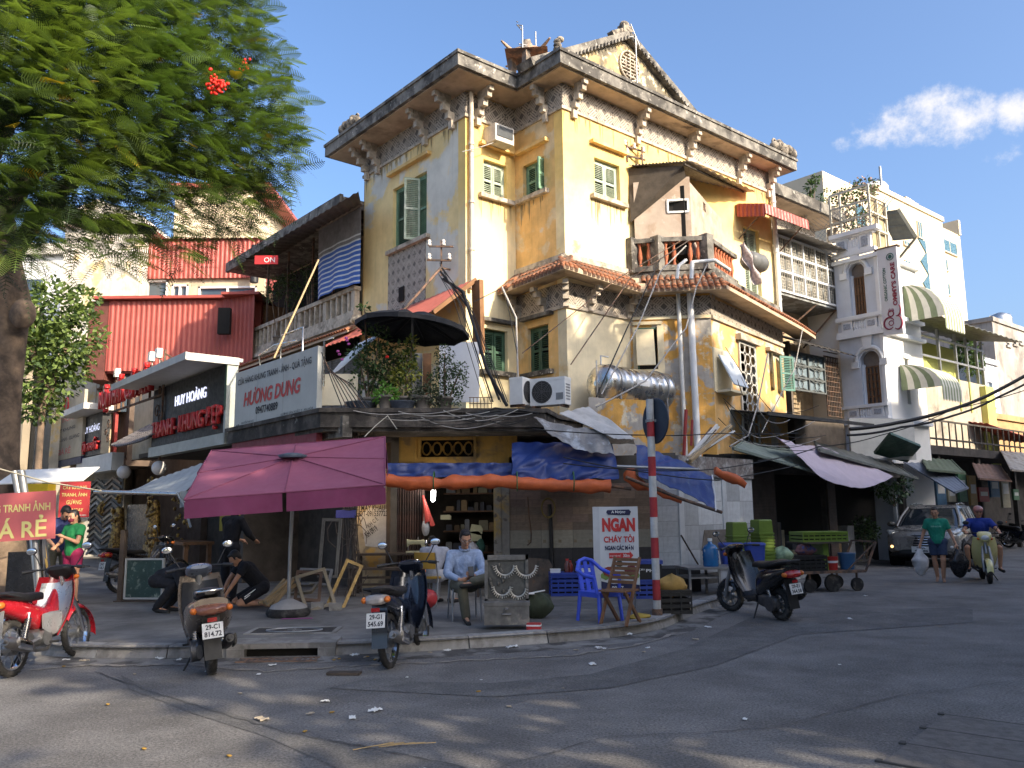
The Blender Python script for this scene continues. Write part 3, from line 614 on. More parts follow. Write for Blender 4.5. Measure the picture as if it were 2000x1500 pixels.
# balcony on the bay with terracotta balusters
BL=[(2.15,-.0),(2.9,-.72),(4.0,-1.86),(5.1,-1.25),(7.2,-.25)]
q0=vl(PV(1283,480,vw(2.2,-.1,0),95));q1_=vl(PV(1378,480,vw(2.2,-.1,0),95))
BL=[(2.28,-.05),(q0.x,q0.y-.02),(q1_.x,q1_.y-.02),(q1_.x+1.9,q1_.y+.5)]
bal=MB();BZ=7.55
for i in range(3):
 a,b=Vector(BL[i]),Vector(BL[i+1]);bal.beam((a.x,a.y,BZ+.82),(b.x,b.y,BZ+.82),.2,.11);bal.beam((a.x,a.y,BZ+.08),(b.x,b.y,BZ+.08),.2,.14)
for p_ in BL[:3]:bal.bx(p_[0]-.13,p_[0]+.13,p_[1]-.13,p_[1]+.13,BZ,BZ+.92)
mpt=(Vector(BL[1])+Vector(BL[2]))/2;bc_=obj('balcony',bal,CONC,villa)
fl=MB();fl.prism([(2.2,.0),(BL[1][0],BL[1][1]-.1),(BL[2][0]+.05,BL[2][1]-.15),(E[0],E[1]),(E[0],0.0)],'z',7.36,7.55);obj('balcony_floor',fl,CONC,villa)
bt=MB();bt.lathe([(.05,0),(.05,.05),(.03,.1),(.062,.26),(.05,.38),(.028,.5),(.05,.56),(.05,.62)],n=8);btm=bt.mesh('baluster',mat('terracotta_baluster',(.42,.13,.06),.8,.25,8,rel=True))
for i in range(3):
 a,b=Vector(BL[i]),Vector(BL[i+1]);k=int((b-a).length/.19)
 for j in range(1,k):
  p_=a.lerp(b,j/k)
  if i==1 and .38<j/k<.62:continue
  link('baluster',btm,bc_,(p_.x,p_.y,BZ+.15))
# rendered box room on the balcony under a tin sheet
SHD=mat('cement_render',(.42,.34,.27),.92,.16,2.2,c2=(.36,.27,.2),k2=.55,sc2=1.3,c3=(.5,.44,.37),k3=.62,sc3=3,bump=.15)
r0=vl(PV(1240,420,vw(2.2,-.05,0),95));r1=vl(PV(1351,420,vw(2.2,-.05,0),95));r2=vl(PV(1413,440,vw(r1.x,r1.y,0),28))
ra,rb,rc=(r0.x,r0.y+.02),(r1.x,r1.y+.02),(r2.x,r2.y);ang1=atan2(rb[1]-ra[1],rb[0]-ra[0]);ang2=atan2(rc[1]-rb[1],rc[0]-rb[0])
v0,v1=onl(1304,392,ra,ang1),onl(1344,413,ra,ang1);zt=onl(1351,348,ra,ang1)[1]
L1=(Vector(rb)-Vector(ra)).length
q=MB();wallF(q,0,L1,0,.12,8.3,zt-.12,[(v0[0],v1[0],v1[1],v0[1])]);q.add([(0,0,zt-.12),(L1,0,zt-.12),(L1,0,zt+.05),(0,0,zt-.05),(0,.12,zt-.12),(L1,.12,zt-.12),(L1,.12,zt+.05),(0,.12,zt-.05)],[(0,1,2,3),(7,6,5,4),(3,2,6,7)])
br=obj('balcony_room',q,SHD,villa,(*ra,0),(0,0,ang1))
q=MB();w_,h_=v1[0]-v0[0],v0[1]-v1[1]
for(a,b,c,d)in((-.02,w_+.02,-.03,.02),(-.02,w_+.02,h_-.02,h_+.03),(-.03,.02,0,h_),(w_-.02,w_+.03,0,h_)):q.bx(a,b,-.03,.06,c,d)
q.bx(0,w_,.08,.1,0,h_,mi=1);obj('window',q,[WHITE,DARK],br,(v0[0],0,v1[1]))
L2=(Vector(rc)-Vector(rb)).length;z2=onl(1376,405,rb,ang2);x2=z2[0]
q=MB();wallF(q,0,L2,0,.12,8.0,zt-.1,[(x2-.13,x2+.13,z2[1]-.12,z2[1]+.12)]);q.bx(-.1,L2,.13,.5,8.0,zt-.2,mi=1);o2=obj('balcony_room_side',q,[SHD,DARK],villa,(*rb,0),(0,0,ang2))
q=MB();q.lathe([(.09,-.03),(.09,.03),(.06,.03),(.06,-.03)],(x2,.05,z2[1]),'x',8);q.bx(x2-.12,x2+.12,.03,.06,z2[1]-.012,z2[1]+.012);q.bx(x2-.012,x2+.012,.03,.06,z2[1]-.12,z2[1]+.12);obj('vent_block',q,SHD,o2)
A_=vl(PV(1228,323,vw(2.2,-.05,0),95));F_=vl(P(1347,314,19.75));R_=vl(PV(1478,375,vw(0,-.35,0),50));B_=vl(vw(4.6,.0,10.9));B_=Vector((5.2,.0,11.0))
q=MB();k=72
def rf(a,b):
 p_=A_.lerp(F_,b).lerp(B_.lerp(R_,b)if 0 else Vector((A_.x+.4,.05,A_.z+.12)).lerp(Vector((R_.x-.2,R_.y+.35,R_.z+.08)),b),a);return p_+Vector((0,0,.022*sin(b*k*pi/2)))
q.grid(4,k,rf,True,0,.006)
q.grid(4,40,lambda a,b:F_.lerp(R_,b).lerp(Vector((4.4,.02,10.75)).lerp(Vector((R_.x,.02,R_.z+.12)),b),a)+Vector((0,0,.022*sin(b*40*pi/2))),True,0,.006)
rs=obj('tin_roof',q,mat('old_tin_sheet',(.30,.26,.21),.6,.3,3,c2=(.16,.11,.08),k2=.58,sc2=2.5),villa)
q=MB();q.add([(A_.x,A_.y,8.9),(rb[0],rb[1]+.1,zt),(F_.x,F_.y+.2,F_.z-.05),(A_.x+.1,A_.y+.1,A_.z-.03)],[(0,1,2,3)]);q.beam((A_.x+.4,A_.y+.2,A_.z-.06),(F_.x,F_.y+.3,F_.z-.08),.05);q.beam((F_.x-.1,F_.y+.1,F_.z-.08),(R_.x-.3,-.1,R_.z),.05);obj('battens_and_gap_shade',q,mat('dark_gap_board',(.08,.065,.05),.9,.3,4),villa)  # besides the battens, a dark quad paints the shaded gap under the roof
# red tin awning over the right door
a0,z0=vp(1446,390,-.0);a1,z1=vp(1533,398,-.0);zt_=10.42;q=MB()
xa,xb=7.0,9.3;za=vp(1446,420,-.9)[1]
q.corr((xa,-.05,zt_+.12),(0,-.95,-.28),(xb-xa,0,0),14,.02,box=True);q.corr((xa,-1.0,zt_-.16),(0,-.02,-.3),(xb-xa,0,0),14,.02,box=True);q.corr((xa,-.05,zt_+.1),(0,0,-.0-.38),(0,-.95,-.26),7,.02,box=True)
obj('awning',q,REDC,villa)
for x_ in(xa+.1,xb-.1):q=MB();q.beam((x_,-.95,zt_-.25),(x_,-.02,9.5),.03);obj('awning_strut',q,RUST,villa)
# ================================================================ villa: left wing with balcony, right wing with barred balcony
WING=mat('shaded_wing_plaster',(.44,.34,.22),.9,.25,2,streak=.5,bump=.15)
y0,zt=vs(508,617,-1.7);y1,zb=6.78,vs(700,566,-1.7)[1];YL=vs(497,640,-1.7)[0]
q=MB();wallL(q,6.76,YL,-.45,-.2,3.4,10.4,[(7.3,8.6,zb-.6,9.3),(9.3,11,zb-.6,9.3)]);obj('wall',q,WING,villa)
q=MB();q.bx(-2.3,-.2,6.78,YL+1.2,10.35,10.62);q.bx(-2.36,-2.25,6.78,YL+1.25,10.33,10.68);obj('eave',q,CONC,villa)
EZ=vs(620,395,-2.3)
q=MB();q.bx(-1.86,-1.62,6.78,YL,zb-.02,zb+.10);q.bx(-1.86,-1.62,6.78,YL,zb-.78,zb-.62);q.bx(-1.9,-.2,6.78,YL,zb-.9,zb-.78);q.bx(-1.98,-1.6,6.78,YL,zb-1.02,zb-.9)
k=int((YL-6.8)/.34)
for i in range(k+1):
 y=6.8+i*(YL-6.9)/k;w=.09 if i%5 else .2;q.bx(-1.82,-1.66,y,y+w,zb-.62,zb-.02)
obj('balustrade',q,TRIM,villa)
q=MB();q.add([(-1.7,6.7,zb-1.0),(-1.7,YL,zb-1.0),(-2.35,YL+.3,zb-1.4),(-2.35,6.2,zb-1.36),(-1.7,6.7,zb-1.12),(-1.7,YL,zb-1.12),(-2.35,YL+.3,zb-1.47),(-2.35,6.2,zb-1.43)],[(0,1,2,3),(7,6,5,4),(3,2,6,7),(4,0,3,7)]);wc=obj('tile_canopy',q,SOFF,villa)
k=int((YL-6.1)/.15)
for j in range(k):link('roof_tile',tme,wc,(-2.37,6.25+j*.15,zb-1.37),(.52,random.uniform(-.1,.1),-pi/2+random.uniform(-.06,.06)))
q=MB();scroll(q,(-1.95,6.45,zb-.98),.22,(0,1,0));obj('corner_ornament',q,mat('pale_ornament',(.62,.5,.34),.9,.25,8),villa)
# grey louvre screens below the canopy
LOU=mat('grey_louvre_paint',(.20,.20,.185),.7,.25,4)
for i in range(5):
 ya=6.3+i*1.55;q=MB();q.bx(-1.56,-1.5,ya,ya+1.46,4.2,6.15);o=obj('louvre_screen',q,LOU,villa)
 q=MB()
 for j in range(24):q.cb((-1.57,ya+.73,4.3+j*.077),(.03,1.3,.012),Euler((0,-.7,0)).to_matrix())
 q.bx(-1.6,-1.55,ya+.70,ya+.76,4.2,6.15);p_=obj('slats',q,LOU,o,kind='stuff')
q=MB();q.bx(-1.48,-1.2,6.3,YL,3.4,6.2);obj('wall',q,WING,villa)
# tin sheet below the wing's eave
a,b,c,d=(vl(PV(x,y,vw(s,0,0),-40))for x,y,s in((479,506,-3.3),(700,374,-3.3),(706,402,-1.75),(535,503,-1.75)))
q=MB();k=80;q.grid(3,k,lambda u_,v_:a.lerp(b,v_).lerp(d.lerp(c,v_),u_)+Vector((0,0,.02*sin(v_*k*pi/2))),True,0,.006);q.beam(a,d,.04);obj('tin_roof',q,mat('dark_brown_tin',(.10,.085,.07),.7,.3,3),villa)
# striped roll-down blind
BLU=mat('blue_blind_cloth',(.05,.12,.40),.7,.15,3);BLW=mat('pale_blind_stripe',(.55,.58,.6),.7,.1);BLG=mat('grey_blind_cloth',(.20,.20,.21),.8,.25,4)  # upper rows of the blind are plain dark grey
yb0,zb0=vs(619,587,-1.95);yb1,zb1=vs(703,557,-1.95);yt,zt_=vs(711,408,-1.95)
q=MB();nst=44
for j in range(nst):
 t0,t1=j/nst,(j+1)/nst;st=j%3==0 and j>14;mi_=1 if st else(2 if j<19 else 0);zt0=10.25
 f=lambda u_,t:Vector((-1.95-.10*sin(u_*3)*t-.05*t*sin(u_*17),yb1+(yb0-yb1)*u_,zt0+(zb0-zt0)*t+.05*sin(u_*pi)*t-.03*(1-u_)))
 q.add([f(i/12,t)for t in(t0,t1)for i in range(13)],[(i,i+1,14+i,13+i)for i in range(12)],True,mi_)
bl=thing('roll_blind','faded blue and white striped blind hanging from the left balcony eave','blind',tuple(C0),VR)
obj('cloth',q,[BLU,BLW,BLG],bl);q=MB();q.tube([(-1.97,yb1-.1,10.28),(-1.97,yb0+.1,10.28)],.05);obj('roller',q,WOODG,bl)
# frame and brown boards of the balcony porch
for y in(8.4,9.8,11.6,13.2):q=MB();q.beam((-1.66,y,zb),(-1.66,y,10.3),.06);obj('porch_post',q,RUST,villa)
q=MB();q.bx(-.5,-.46,9.0,12.6,zb,9.4);q.bx(-1.4,-.5,YL-.1,YL,zb,9.0);obj('board_screen',q,mat('brown_board',(.22,.11,.05),.8,.2,3),villa)
# right wing
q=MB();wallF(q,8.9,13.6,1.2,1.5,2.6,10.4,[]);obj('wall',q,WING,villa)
xe,ze=vp(1655,432,.25);xs_,zs_=vp(1515,372,.25)
EZ2=ze-.06
q=MB();q.bx(8.95,xe,.25,9,EZ2,EZ2+.38);obj('eave',q,CONC,villa);q=MB();q.bx(8.95,xe-.12,.35,1.4,EZ2-.03,EZ2-.003);obj('soffit',q,SOFF,villa)
fr_=MB();frieze((8.95,1.19),4.6,0,EZ2-.75,.62)
inst('bracket',bm,villa,[((vp(x,420,1.19)[0],1.18,EZ2-.03-12.02),)for x in(1549,1608)])
for x,s_ in((1600,.32),(1640,.25)):p=vl(PV(x,395,vw(0,.8,0),50));q=MB();scroll(q,(p.x,.8,EZ2+.5),s_,(1,0,0));obj('roof_ornament',q,ORN,villa)
bxa,bza=vp(1517,462,-.0);bxb,bzb=vp(1634,498,0);bxc,bzc=vp(1517,563,0);bxd,bzd=vp(1637,600,0)
BX0,BX1,BZ0,BZ1=9.15,bxb,(bzc+bzd)/2,(bza+bzb)/2
cage=MB()
for z in(BZ0,BZ0+(BZ1-BZ0)*.36,BZ0+(BZ1-BZ0)*.68,BZ1):cage.bx(BX0,BX1,-.03,.03,z-.03,z+.035);cage.bx(BX1-.03,BX1+.03,0,1.2,z-.03,z+.035)
for i in range(6):x=BX0+(BX1-BX0)*i/5;cage.bx(x-.03,x+.03,-.035,.03,BZ0,BZ1)
cg=obj('barred_balcony',cage,WHITE,villa)
q=MB();cw,chh=(BX1-BX0)/10,(BZ1-BZ0)/3
for i in range(10):
 for j in range(3):
  x0,z0=BX0+i*cw,BZ0+j*chh;w_=.007
  for t in(.2,.5,.8):q.bx(x0+cw*t-w_,x0+cw*t+w_,-.012,.002,z0,z0+chh)
  for(a0,b0,a1,b1)in((.2,.25,.8,.25),(.2,.75,.8,.75),(.3,.4,.7,.4),(.3,.6,.7,.6),(.3,.4,.3,.6),(.7,.4,.7,.6)):q.bx(x0+cw*a0-w_,x0+cw*a1+w_,-.02,-.008,z0+chh*b0-w_,z0+chh*b1+w_)
obj('grille',q,mat('cream_grille',(.46,.42,.34),.6,.2),cg,kind='stuff')
q=MB();q.bx(BX0,BX1,.03,1.2,BZ0-.12,BZ0-.03);q.bx(BX0,BX1,1.0,1.1,BZ0,BZ1);q.bx(BX0,BX1,.1,.12,BZ0,BZ1);obj('back_screen',q,mat('hazy_board',(.16,.155,.14),.8,.4,2.5,c2=(.32,.34,.34),k2=.52,sc2=1.2),cg)
q=MB();k=56;A_,B_=Vector((BX0-.1,.9,BZ1+.42)),Vector((BX1+.2,.9,BZ1+.42));q.grid(2,k,lambda a,b:A_.lerp(B_,b)+Vector((0,-1.5*a,-.42*a+.02*sin(b*k*pi/2))),True,0,.006);obj('tin_roof',q,GREYC,villa)
q=MB();q.beam((BX0+2.2,.05,BZ0-.1),(BX0+1.4,1.1,BZ0-1.2),.05);q.beam((BX1-.2,.05,BZ0-.1),(BX1-.6,1.1,BZ0-1.3),.05);obj('balcony_strut',q,RUST,cg)
# lower enclosed balcony, dark, with lattice panes
lx0,lz1=vp(1557,690,-.1);lx1,lz0=vp(1610,770,-.1)
LX0,LX1=E[0]+.75,lx1
lb=MB();lb.bx(LX0-.1,LX1+.9,-.2,1.2,2.6,lz0-.9);lb.bx(LX0-.15,LX0-.05,-.2,1.2,lz0-.9,lz1+.3);o=obj('lower_balcony',lb,mat('dim_brown_wall',(.13,.105,.08),.9,.3,3),villa)
q=MB();q.bx(LX0,LX1,-.12,-.08,lz0,lz1);obj('pane',q,mat('blue_grey_glass',(.18,.23,.26),.35,.2,2),o)
q=MB();nxx,nzz=2,3;cw,chh=(LX1-LX0)/nxx,(lz1-lz0)/nzz;MG=mat('iron_lattice',(.10,.11,.11),.6,.2)
for i in range(nxx):
 for j in range(nzz):
  cx,cz=LX0+(i+.5)*cw,lz0+(j+.5)*chh;q.tube([(cx+.15*cos(t),-.16,cz+.15*sin(t))for t in[k*pi/4 for k in range(9)]],.018,4)
  for sx in(-1,1):
   for sz in(-1,1):q.beam((cx+sx*.11,-.16,cz+sz*.11),(cx+sx*cw/2,-.16,cz+sz*chh/2),.03)
for i in range(nxx+1):q.bx(LX0+i*cw-.025,LX0+i*cw+.025,-.18,-.13,lz0,lz1)
for j in range(nzz+1):q.bx(LX0,LX1,-.18,-.13,lz0+j*chh-.025,lz0+j*chh+.025)
obj('lattice',q,MG,o)
q=MB();
for i in range(9):q.bx(LX1+.05+i*.1,LX1+.07+i*.1,-.16,-.13,lz0-.7,lz1+.1)
for i in range(14):q.bx(LX1+.05,LX1+.9,-.17,-.12,lz0-.7+i*.16,lz0-.68+i*.16)
obj('bar_mesh',q,RUST,o,kind='stuff')
q=MB();k=40;A_,B_=Vector((LX0-.4,1.0,lz1+.9)),Vector((LX1+1.1,1.0,lz1+.85));q.grid(2,k,lambda a,b:A_.lerp(B_,b)+Vector((0,-1.7*a,-.75*a+.02*sin(b*k*pi/2))),True,0,.006);obj('tin_roof',q,mat('black_tin',(.04,.036,.033),.7,.3,3),villa)
# long dark tin awning over the ground floor shops
aw0,az0=PV(1492,805,vw(0,-2.2,0),50),PV(1700,832,vw(0,-2.2,0),50)
A_,B_=vl(aw0),vl(az0);q=MB();k=60;zz=(A_.z+B_.z)/2
q.grid(2,k,lambda a,b:Vector((A_.x+(B_.x-A_.x)*b,-2.3+2.2*(1-a),zz+.35*(1-a)+.02*sin(b*k*pi/2))),True,0,.006);q.bx(A_.x,B_.x,-2.32,-2.28,zz-.06,zz+.03)
solo('tin_awning','long dark tin awning under the shuttered corner of the villa','awning',q,mat('dark_tin',(.045,.043,.04),.7,.3,3),tuple(C0),VR)
# ================================================================ one-storey shop in front of the villa
SL=[(-3.50,15.05),(.62,15.50),(.9,16.6),(1.5,17.6),(1.4,18.9),(-3.2,19.5),(-6.4,18.6)]
SZ=P(835,800,15.3).z
shop=thing('corner_shop','low corner shop with a concrete roof slab and tiled front','shop',(0,16.5,0),0)
def sh(x,y,z):return(x,y-16.5,z)
q=MB();q.prism([(a,b-16.5)for a,b in SL],'z',SZ-.33,SZ);q.prism([(a,b-16.5)for a,b in inset(SL,-.05)],'z',SZ-.06,SZ+.02);q.prism([(a,b-16.5)for a,b in inset(SL,.08)],'z',SZ-.4,SZ-.33);obj('roof_slab',q,mat('blackened_concrete',(.12,.105,.09),.95,.4,3,c2=(.045,.04,.036),k2=.47,sc2=2,w2=.1,c3=(.3,.28,.25),k3=.66,sc3=4,streak=.6,bump=.4),shop)
FY=16.5
def f2(x,y,Y_=FY):p_=P(x,y,Y_);return p_.x,p_.z
DX0,DX1=f2(829,1000)[0],f2(957,1000)[0];DZ=2.62;XL=f2(697,1000)[0];VG0,VG1=f2(822,859),f2(925,892)
SHW=mat('shop_ochre_wall',(.42,.25,.06),.9,.25,2.5,c2=(.22,.15,.07),k2=.56,sc2=1.6,streak=.5,bump=.15)
q=MB();wallF(q,XL,f2(1000,1)[0],0,.2,2.55,SZ-.33,[(VG0[0],VG1[0],VG1[1],VG0[1])]);obj('upper_wall',q,SHW,shop)
q=MB();n_=5;w_=(VG1[0]-VG0[0])/n_;zc=(VG0[1]+VG1[1])/2;hh=(VG0[1]-VG1[1])/2
for i in range(n_):q.tube([(VG0[0]+(i+.5)*w_+cos(t)*w_*.4,.1,zc+sin(t)*hh*.72)for t in[k*pi/6 for k in range(13)]],.02,5)
for i in range(n_+1):q.bx(VG0[0]+i*w_-.015,VG0[0]+i*w_+.015,.08,.12,zc-hh*.3,zc+hh*.3)
for(a,b,c,d)in((VG0[0]-.05,VG1[0]+.05,zc+hh,zc+hh+.05),(VG0[0]-.05,VG1[0]+.05,zc-hh-.05,zc-hh),(VG0[0]-.05,VG0[0],zc-hh,zc+hh),(VG1[0],VG1[0]+.05,zc-hh,zc+hh)):q.bx(a,b,-.03,.02,c,d)
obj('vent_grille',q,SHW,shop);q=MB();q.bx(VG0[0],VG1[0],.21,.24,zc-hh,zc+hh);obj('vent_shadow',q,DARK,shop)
MK=mat('flaking_whitewash',(.36,.30,.2),.9,.2,4,c2=(.20,.17,.12),k2=.57,sc2=3,c3=(.40,.26,.08),k3=.6,sc3=2,bump=.2)
q=MB();q.bx(XL,f2(768,1)[0],0,.2,.0,2.55);mw=obj('notice_wall',q,MK,shop)
p0,p1=f2(703,1000),f2(762,1066);q=MB();q.add([(p0[0],-.006,p0[1]-.05),(p0[0]+.12,-.006,p1[1]),(p1[0]-.1,-.006,p1[1]-.04),(p1[0]-.03,-.006,p0[1]-.3),(p1[0]-.06,-.006,p0[1]+.05),(p0[0]+.2,-.006,p0[1]+.08)],[(0,1,2,3,4,5)]);obj('whitewash_patch',q,mat('whitewash',(.42,.42,.40),.9,.15,8),mw)
INK=mat('black_ink',(.02,.02,.025),.8,0)
def ftext(par,s,pa,pb,m_,Y_=FY,off=.012,**k):
 a,b=f2(*pa,Y_),f2(*pb,Y_);return text(par,s,b[0]-a[0],a[1]-b[1],((a[0]+b[0])/2,-off,(a[1]+b[1])/2),(0,k.pop('tilt',0),0),m_,**k)
ftext(mw,'MAY KHÂU',(706,984),(752,997),INK,bold=.01);ftext(mw,'DT-0915377237',(703,998),(762,1008),INK,bold=.01)
ftext(mw,'KH C E',(716,1016),(740,1024),INK,tilt=-.7);ftext(mw,'KH 0919',(712,1032),(738,1044),INK,tilt=-.6,bold=.02)
GATE=mat('rust_brown_gate',(.10,.055,.045),.6,.35,4,c2=(.055,.04,.035),k2=.5,sc2=5,streak=.6,dark=(.25,.22,.2),rel=True)
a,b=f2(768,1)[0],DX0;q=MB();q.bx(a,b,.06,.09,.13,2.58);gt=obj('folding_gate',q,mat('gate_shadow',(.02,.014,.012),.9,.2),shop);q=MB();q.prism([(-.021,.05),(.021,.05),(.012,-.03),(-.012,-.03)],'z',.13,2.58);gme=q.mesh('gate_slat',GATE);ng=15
for i in range(ng):link('gate_slat',gme,gt,(a+(b-a)*(i+.5)/ng,0,0),(0,0,random.uniform(-.25,.25)))
# column beside the doorway
a,b=f2(957,1)[0],f2(985,1)[0];q=MB();q.bx(a,(a+b)/2-.008,-.06,.25,.13,2.55);q.bx((a+b)/2+.008,b,-.06,.25,.13,2.55);q.bx(a+.01,b-.01,-.04,.25,.13,2.55);obj('door_post',q,mat('post_ochre_over_grey',(.20,.19,.17),.85,.25,4,c2=(.34,.24,.08),k2=.55,sc2=1.2,c3=(.09,.08,.07),k3=.62,sc3=4),shop)
# dark room behind
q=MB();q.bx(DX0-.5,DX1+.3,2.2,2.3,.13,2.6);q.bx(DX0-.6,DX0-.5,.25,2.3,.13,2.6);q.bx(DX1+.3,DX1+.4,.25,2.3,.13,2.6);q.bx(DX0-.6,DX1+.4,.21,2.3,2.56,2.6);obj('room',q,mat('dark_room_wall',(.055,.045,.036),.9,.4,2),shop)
for i,z in enumerate((.75,1.2,1.62,2.0)):
 q=MB();q.bx(DX0+.25,DX1+.2,1.5,1.95,z,z+.03);obj('shelf',q,WOOD,shop)
random.seed(11)
cols=[(.30,.27,.18),(.12,.10,.08),(.2,.13,.07),(.26,.26,.26),(.08,.08,.09),(.30,.2,.1)]
bm_=[mat('clutter_%s'%n_,c,.8,.2,6)for n_,c in zip(('cream','umber','tan','grey','slate','ochre'),cols)]
CN=['cream','umber','tan','grey','slate','ochre'];ORD=['first','second','third','fourth','fifth','sixth','seventh','eighth','ninth','tenth','eleventh','twelfth','thirteenth','fourteenth']
for i,z in enumerate((.78,1.23,1.65,2.03)):
 x=DX0+.3;nb=0
 while x<DX1-.05:
  w_=random.uniform(.07,.2);h_=random.uniform(.06,.24 if i else .3);q=MB();q.bx(0,w_,0,.18,0,h_);q.bx(.01,w_-.01,-.01,.19,h_,h_+.015)
  ci=random.randrange(6);nb+=1;solo('stored_box','small %s box, %s from the left on the %s shelf of the tailor shop'%(CN[ci],ORD[nb-1],['lowest','second','third','top'][i]),'box',q,bm_[ci],(x,16.5+1.5+random.uniform(0,.1),z),random.uniform(-8,8),'boxes on the tailor shop shelves');x+=w_+random.uniform(.01,.07)
CRM=mat('cream_foam',(.44,.42,.27),.8,.1,5)
for(x,y,w,h,rz,lab)in((931,1034,.25,.19,.25,'cream pad leaning at an angle near the door post'),(925,1047,.33,.2,0,'long cream slab stacked under the tilted cream pad'),(871,1010,.21,.1,0,'small cream box high on the dim shelf left of the pads'),(929,1110,.16,.16,0,'square cream tub low behind the man with the phone')):
 a=f2(x,y,FY+.75);q=MB();q.prism([(-w/2,-h/2),(w/2,-h/2),(w/2,h*.2),(w*.3,h/2),(-w/2,h*.42)],'y',-.08,.1);solo('foam_pad',lab,'pad',q,CRM,(a[0],FY+.75,a[1]),rot=(0,rz,0))
def cloth_heap(name,label,cat,p_,w,h,m_,seed=1,dz=.7,loc_rz=0):
 q=MB();random.seed(seed)
 def fn(a,b):
  th=a*2*pi;r_=sin(b*pi)**.6;nn=noise.noise(Vector((cos(th)*1.6+seed*3,sin(th)*1.6,b*2.5)))*.35
  return Vector((cos(th)*w*r_*(1+nn),sin(th)*w*.6*r_*(1+nn),-h+2*h*b*(1)+nn*h*.7))
 q.grid(18,9,fn);return solo(name,label,cat,q,m_,p_,loc_rz)
a=f2(922,1075,FY+.5);cloth_heap('shirt_heap','striped white shirt bundled on the tailor shop shelf','clothes',(a[0],FY+.5,a[1]),.14,.16,mat('striped_shirt_cloth',(.42,.42,.48),.85,.3,20),3)
a=f2(938,1068,FY+.55);cloth_heap('cloth_heap','dark green cloth hung beside the bundled shirt','clothes',(a[0],FY+.55,a[1]),.1,.16,mat('dark_green_cloth',(.03,.09,.07),.85,.3,12),5)
a=f2(828,1010,FY-.1)
q=MB();q.grid(12,8,lambda u_,v_:Vector((.03+.22*v_*u_+.02*sin(u_*14),-.03-.08*sin(u_*pi)*v_,-.55*v_-.05*sin(u_*9)*v_)),True);solo('plastic_bag','red carrier bag hanging at the tailor shop gate','bag',q,mat('red_film',(.42,.06,.05),.35,.2,8),(a[0]-.05,FY-.1,a[1]+.42))
q=MB();q.ell((.0,0,-.2),(.08,.07,.17),10,8);q.cap((0,0,-.1),(-.02,0,.25),.05,.01);solo('plastic_bag','clear white bag hanging below the red carrier bag','bag',q,mat('white_film',(.5,.5,.52),.3,.2,9),(a[0]+.04,FY-.14,a[1]+.0))
# lit bulb in the doorway
a=P(846,967,FY-.25);lt=thing('light_bulb','bright white lamp glowing in the tailor shop doorway','lamp',tuple(a))
q=MB();q.cap((0,0,-.085),(.005,0,.075),.043,.043,12);obj('tube',q,mat('lamp_glow',(1,.98,.93),.5,0,emit=14),lt);q=MB();q.cyl((0,0,.1),(0,0,.16),.025);q.tube([(0,0,.16),(.02,.05,.3)],.006,4);obj('socket',q,BLK,lt)
pl=bpy.data.lights.new('bulb_light','POINT');pl.energy=5;pl.color=(1,.93,.8);pl.shadow_soft_size=.06;po=bpy.data.objects.new('bulb_light',pl);COL.objects.link(po);po.parent=lt;po.location=(0,-.08,0)
# tiled front, tile by tile
TX1=f2(1240,1)[0];a,b=f2(985,1)[0],TX1
q=MB();q.bx(a,b,0,.2,.0,2.7);tw=obj('tiled_wall',q,mat('grout',(.10,.09,.08),.9,.2),shop)
TM=[mat('wood_tile_%s'%n_,c,.5,.2,4,streak=.3,rel=True)for n_,c in(('tan',(.23,.165,.115)),('rose',(.205,.145,.115)),('umber',(.165,.125,.095)))]
BG=mat('beige_tile',(.34,.31,.24),.45,.15,6,rel=True);DK=mat('dark_base_tile',(.035,.033,.034),.4,.2,rel=True)
TMm=[]
for mm_ in TM+[BG,DK]:t_=MB();t_.bx(.004,.996,-.014,0,.006,.994);TMm.append(t_.mesh('tile',mm_))
zz0,zz1,zz2=f2(1000,1071)[1],f2(1000,1036)[1],f2(1000,985)[1]
def lay(z0,z1,w,rows,which,stag=0):
 h=(z1-z0)/rows
 for r_ in range(rows):
  x=a-(stag*r_*w*.5%w)
  while x<b-.02:
   xa,xb=max(x,a),min(x+w,b);o=link('tile',TMm[which()if callable(which)else which],tw,(xa,0,z0+r_*h));o.scale=(xb-xa,random.uniform(.8,1.2),h);x+=w
lay(.13,zz0,.4,2,4);lay(zz0,zz1,.62,1,3);lay(zz1,zz1+.9,.62,6,lambda:random.choice((0,0,1,2)),1)
q=MB()
for i in range(9):x=a+.35+i*.3;q.bx(x,x+.06,-.019,-.014,zz0+.1,zz0+.16)
obj('tile_motifs',q,mat('tile_motif_tan',(.24,.19,.12),.6,.2),tw,kind='stuff')
# wire loops, hooks and pipe on the tiled wall
q=MB();x,z=f2(1075,1000);q.tube([(x-.02,FY-.1,z+.15),(x,FY-.1,z-.3),(x+.01,FY-.12,.6),(x+.01,FY-.1,.13)],.04,8);solo('standpipe','thick black pipe standing against the tiled wall','pipe',q,BLK)
q=MB();x,z=f2(1070,992)
for k_ in range(4):q.tube([(x+(.12+.006*k_)*cos(t),FY-.16-.008*k_,z+(.17+.008*k_)*sin(t))for t in[j*pi/10 for j in range(21)]],.009,5)
solo('hose_coil','coil of dull yellow hose hung on the black pipe','hose',q,mat('old_yellow_hose',(.22,.16,.05),.6,.2))
q=MB();x,z=f2(1031,1000);q.tube([(x,FY-.04,z+.3),(x+.02,FY-.04,z-.1),(x+.06,FY-.05,z-.42),(x+.05,FY-.05,z-.58),(x-.02,FY-.06,z-.64)],.012,5);solo('dangling_cord','brown cord dangling down the tiled wall','cord',q,RUST)
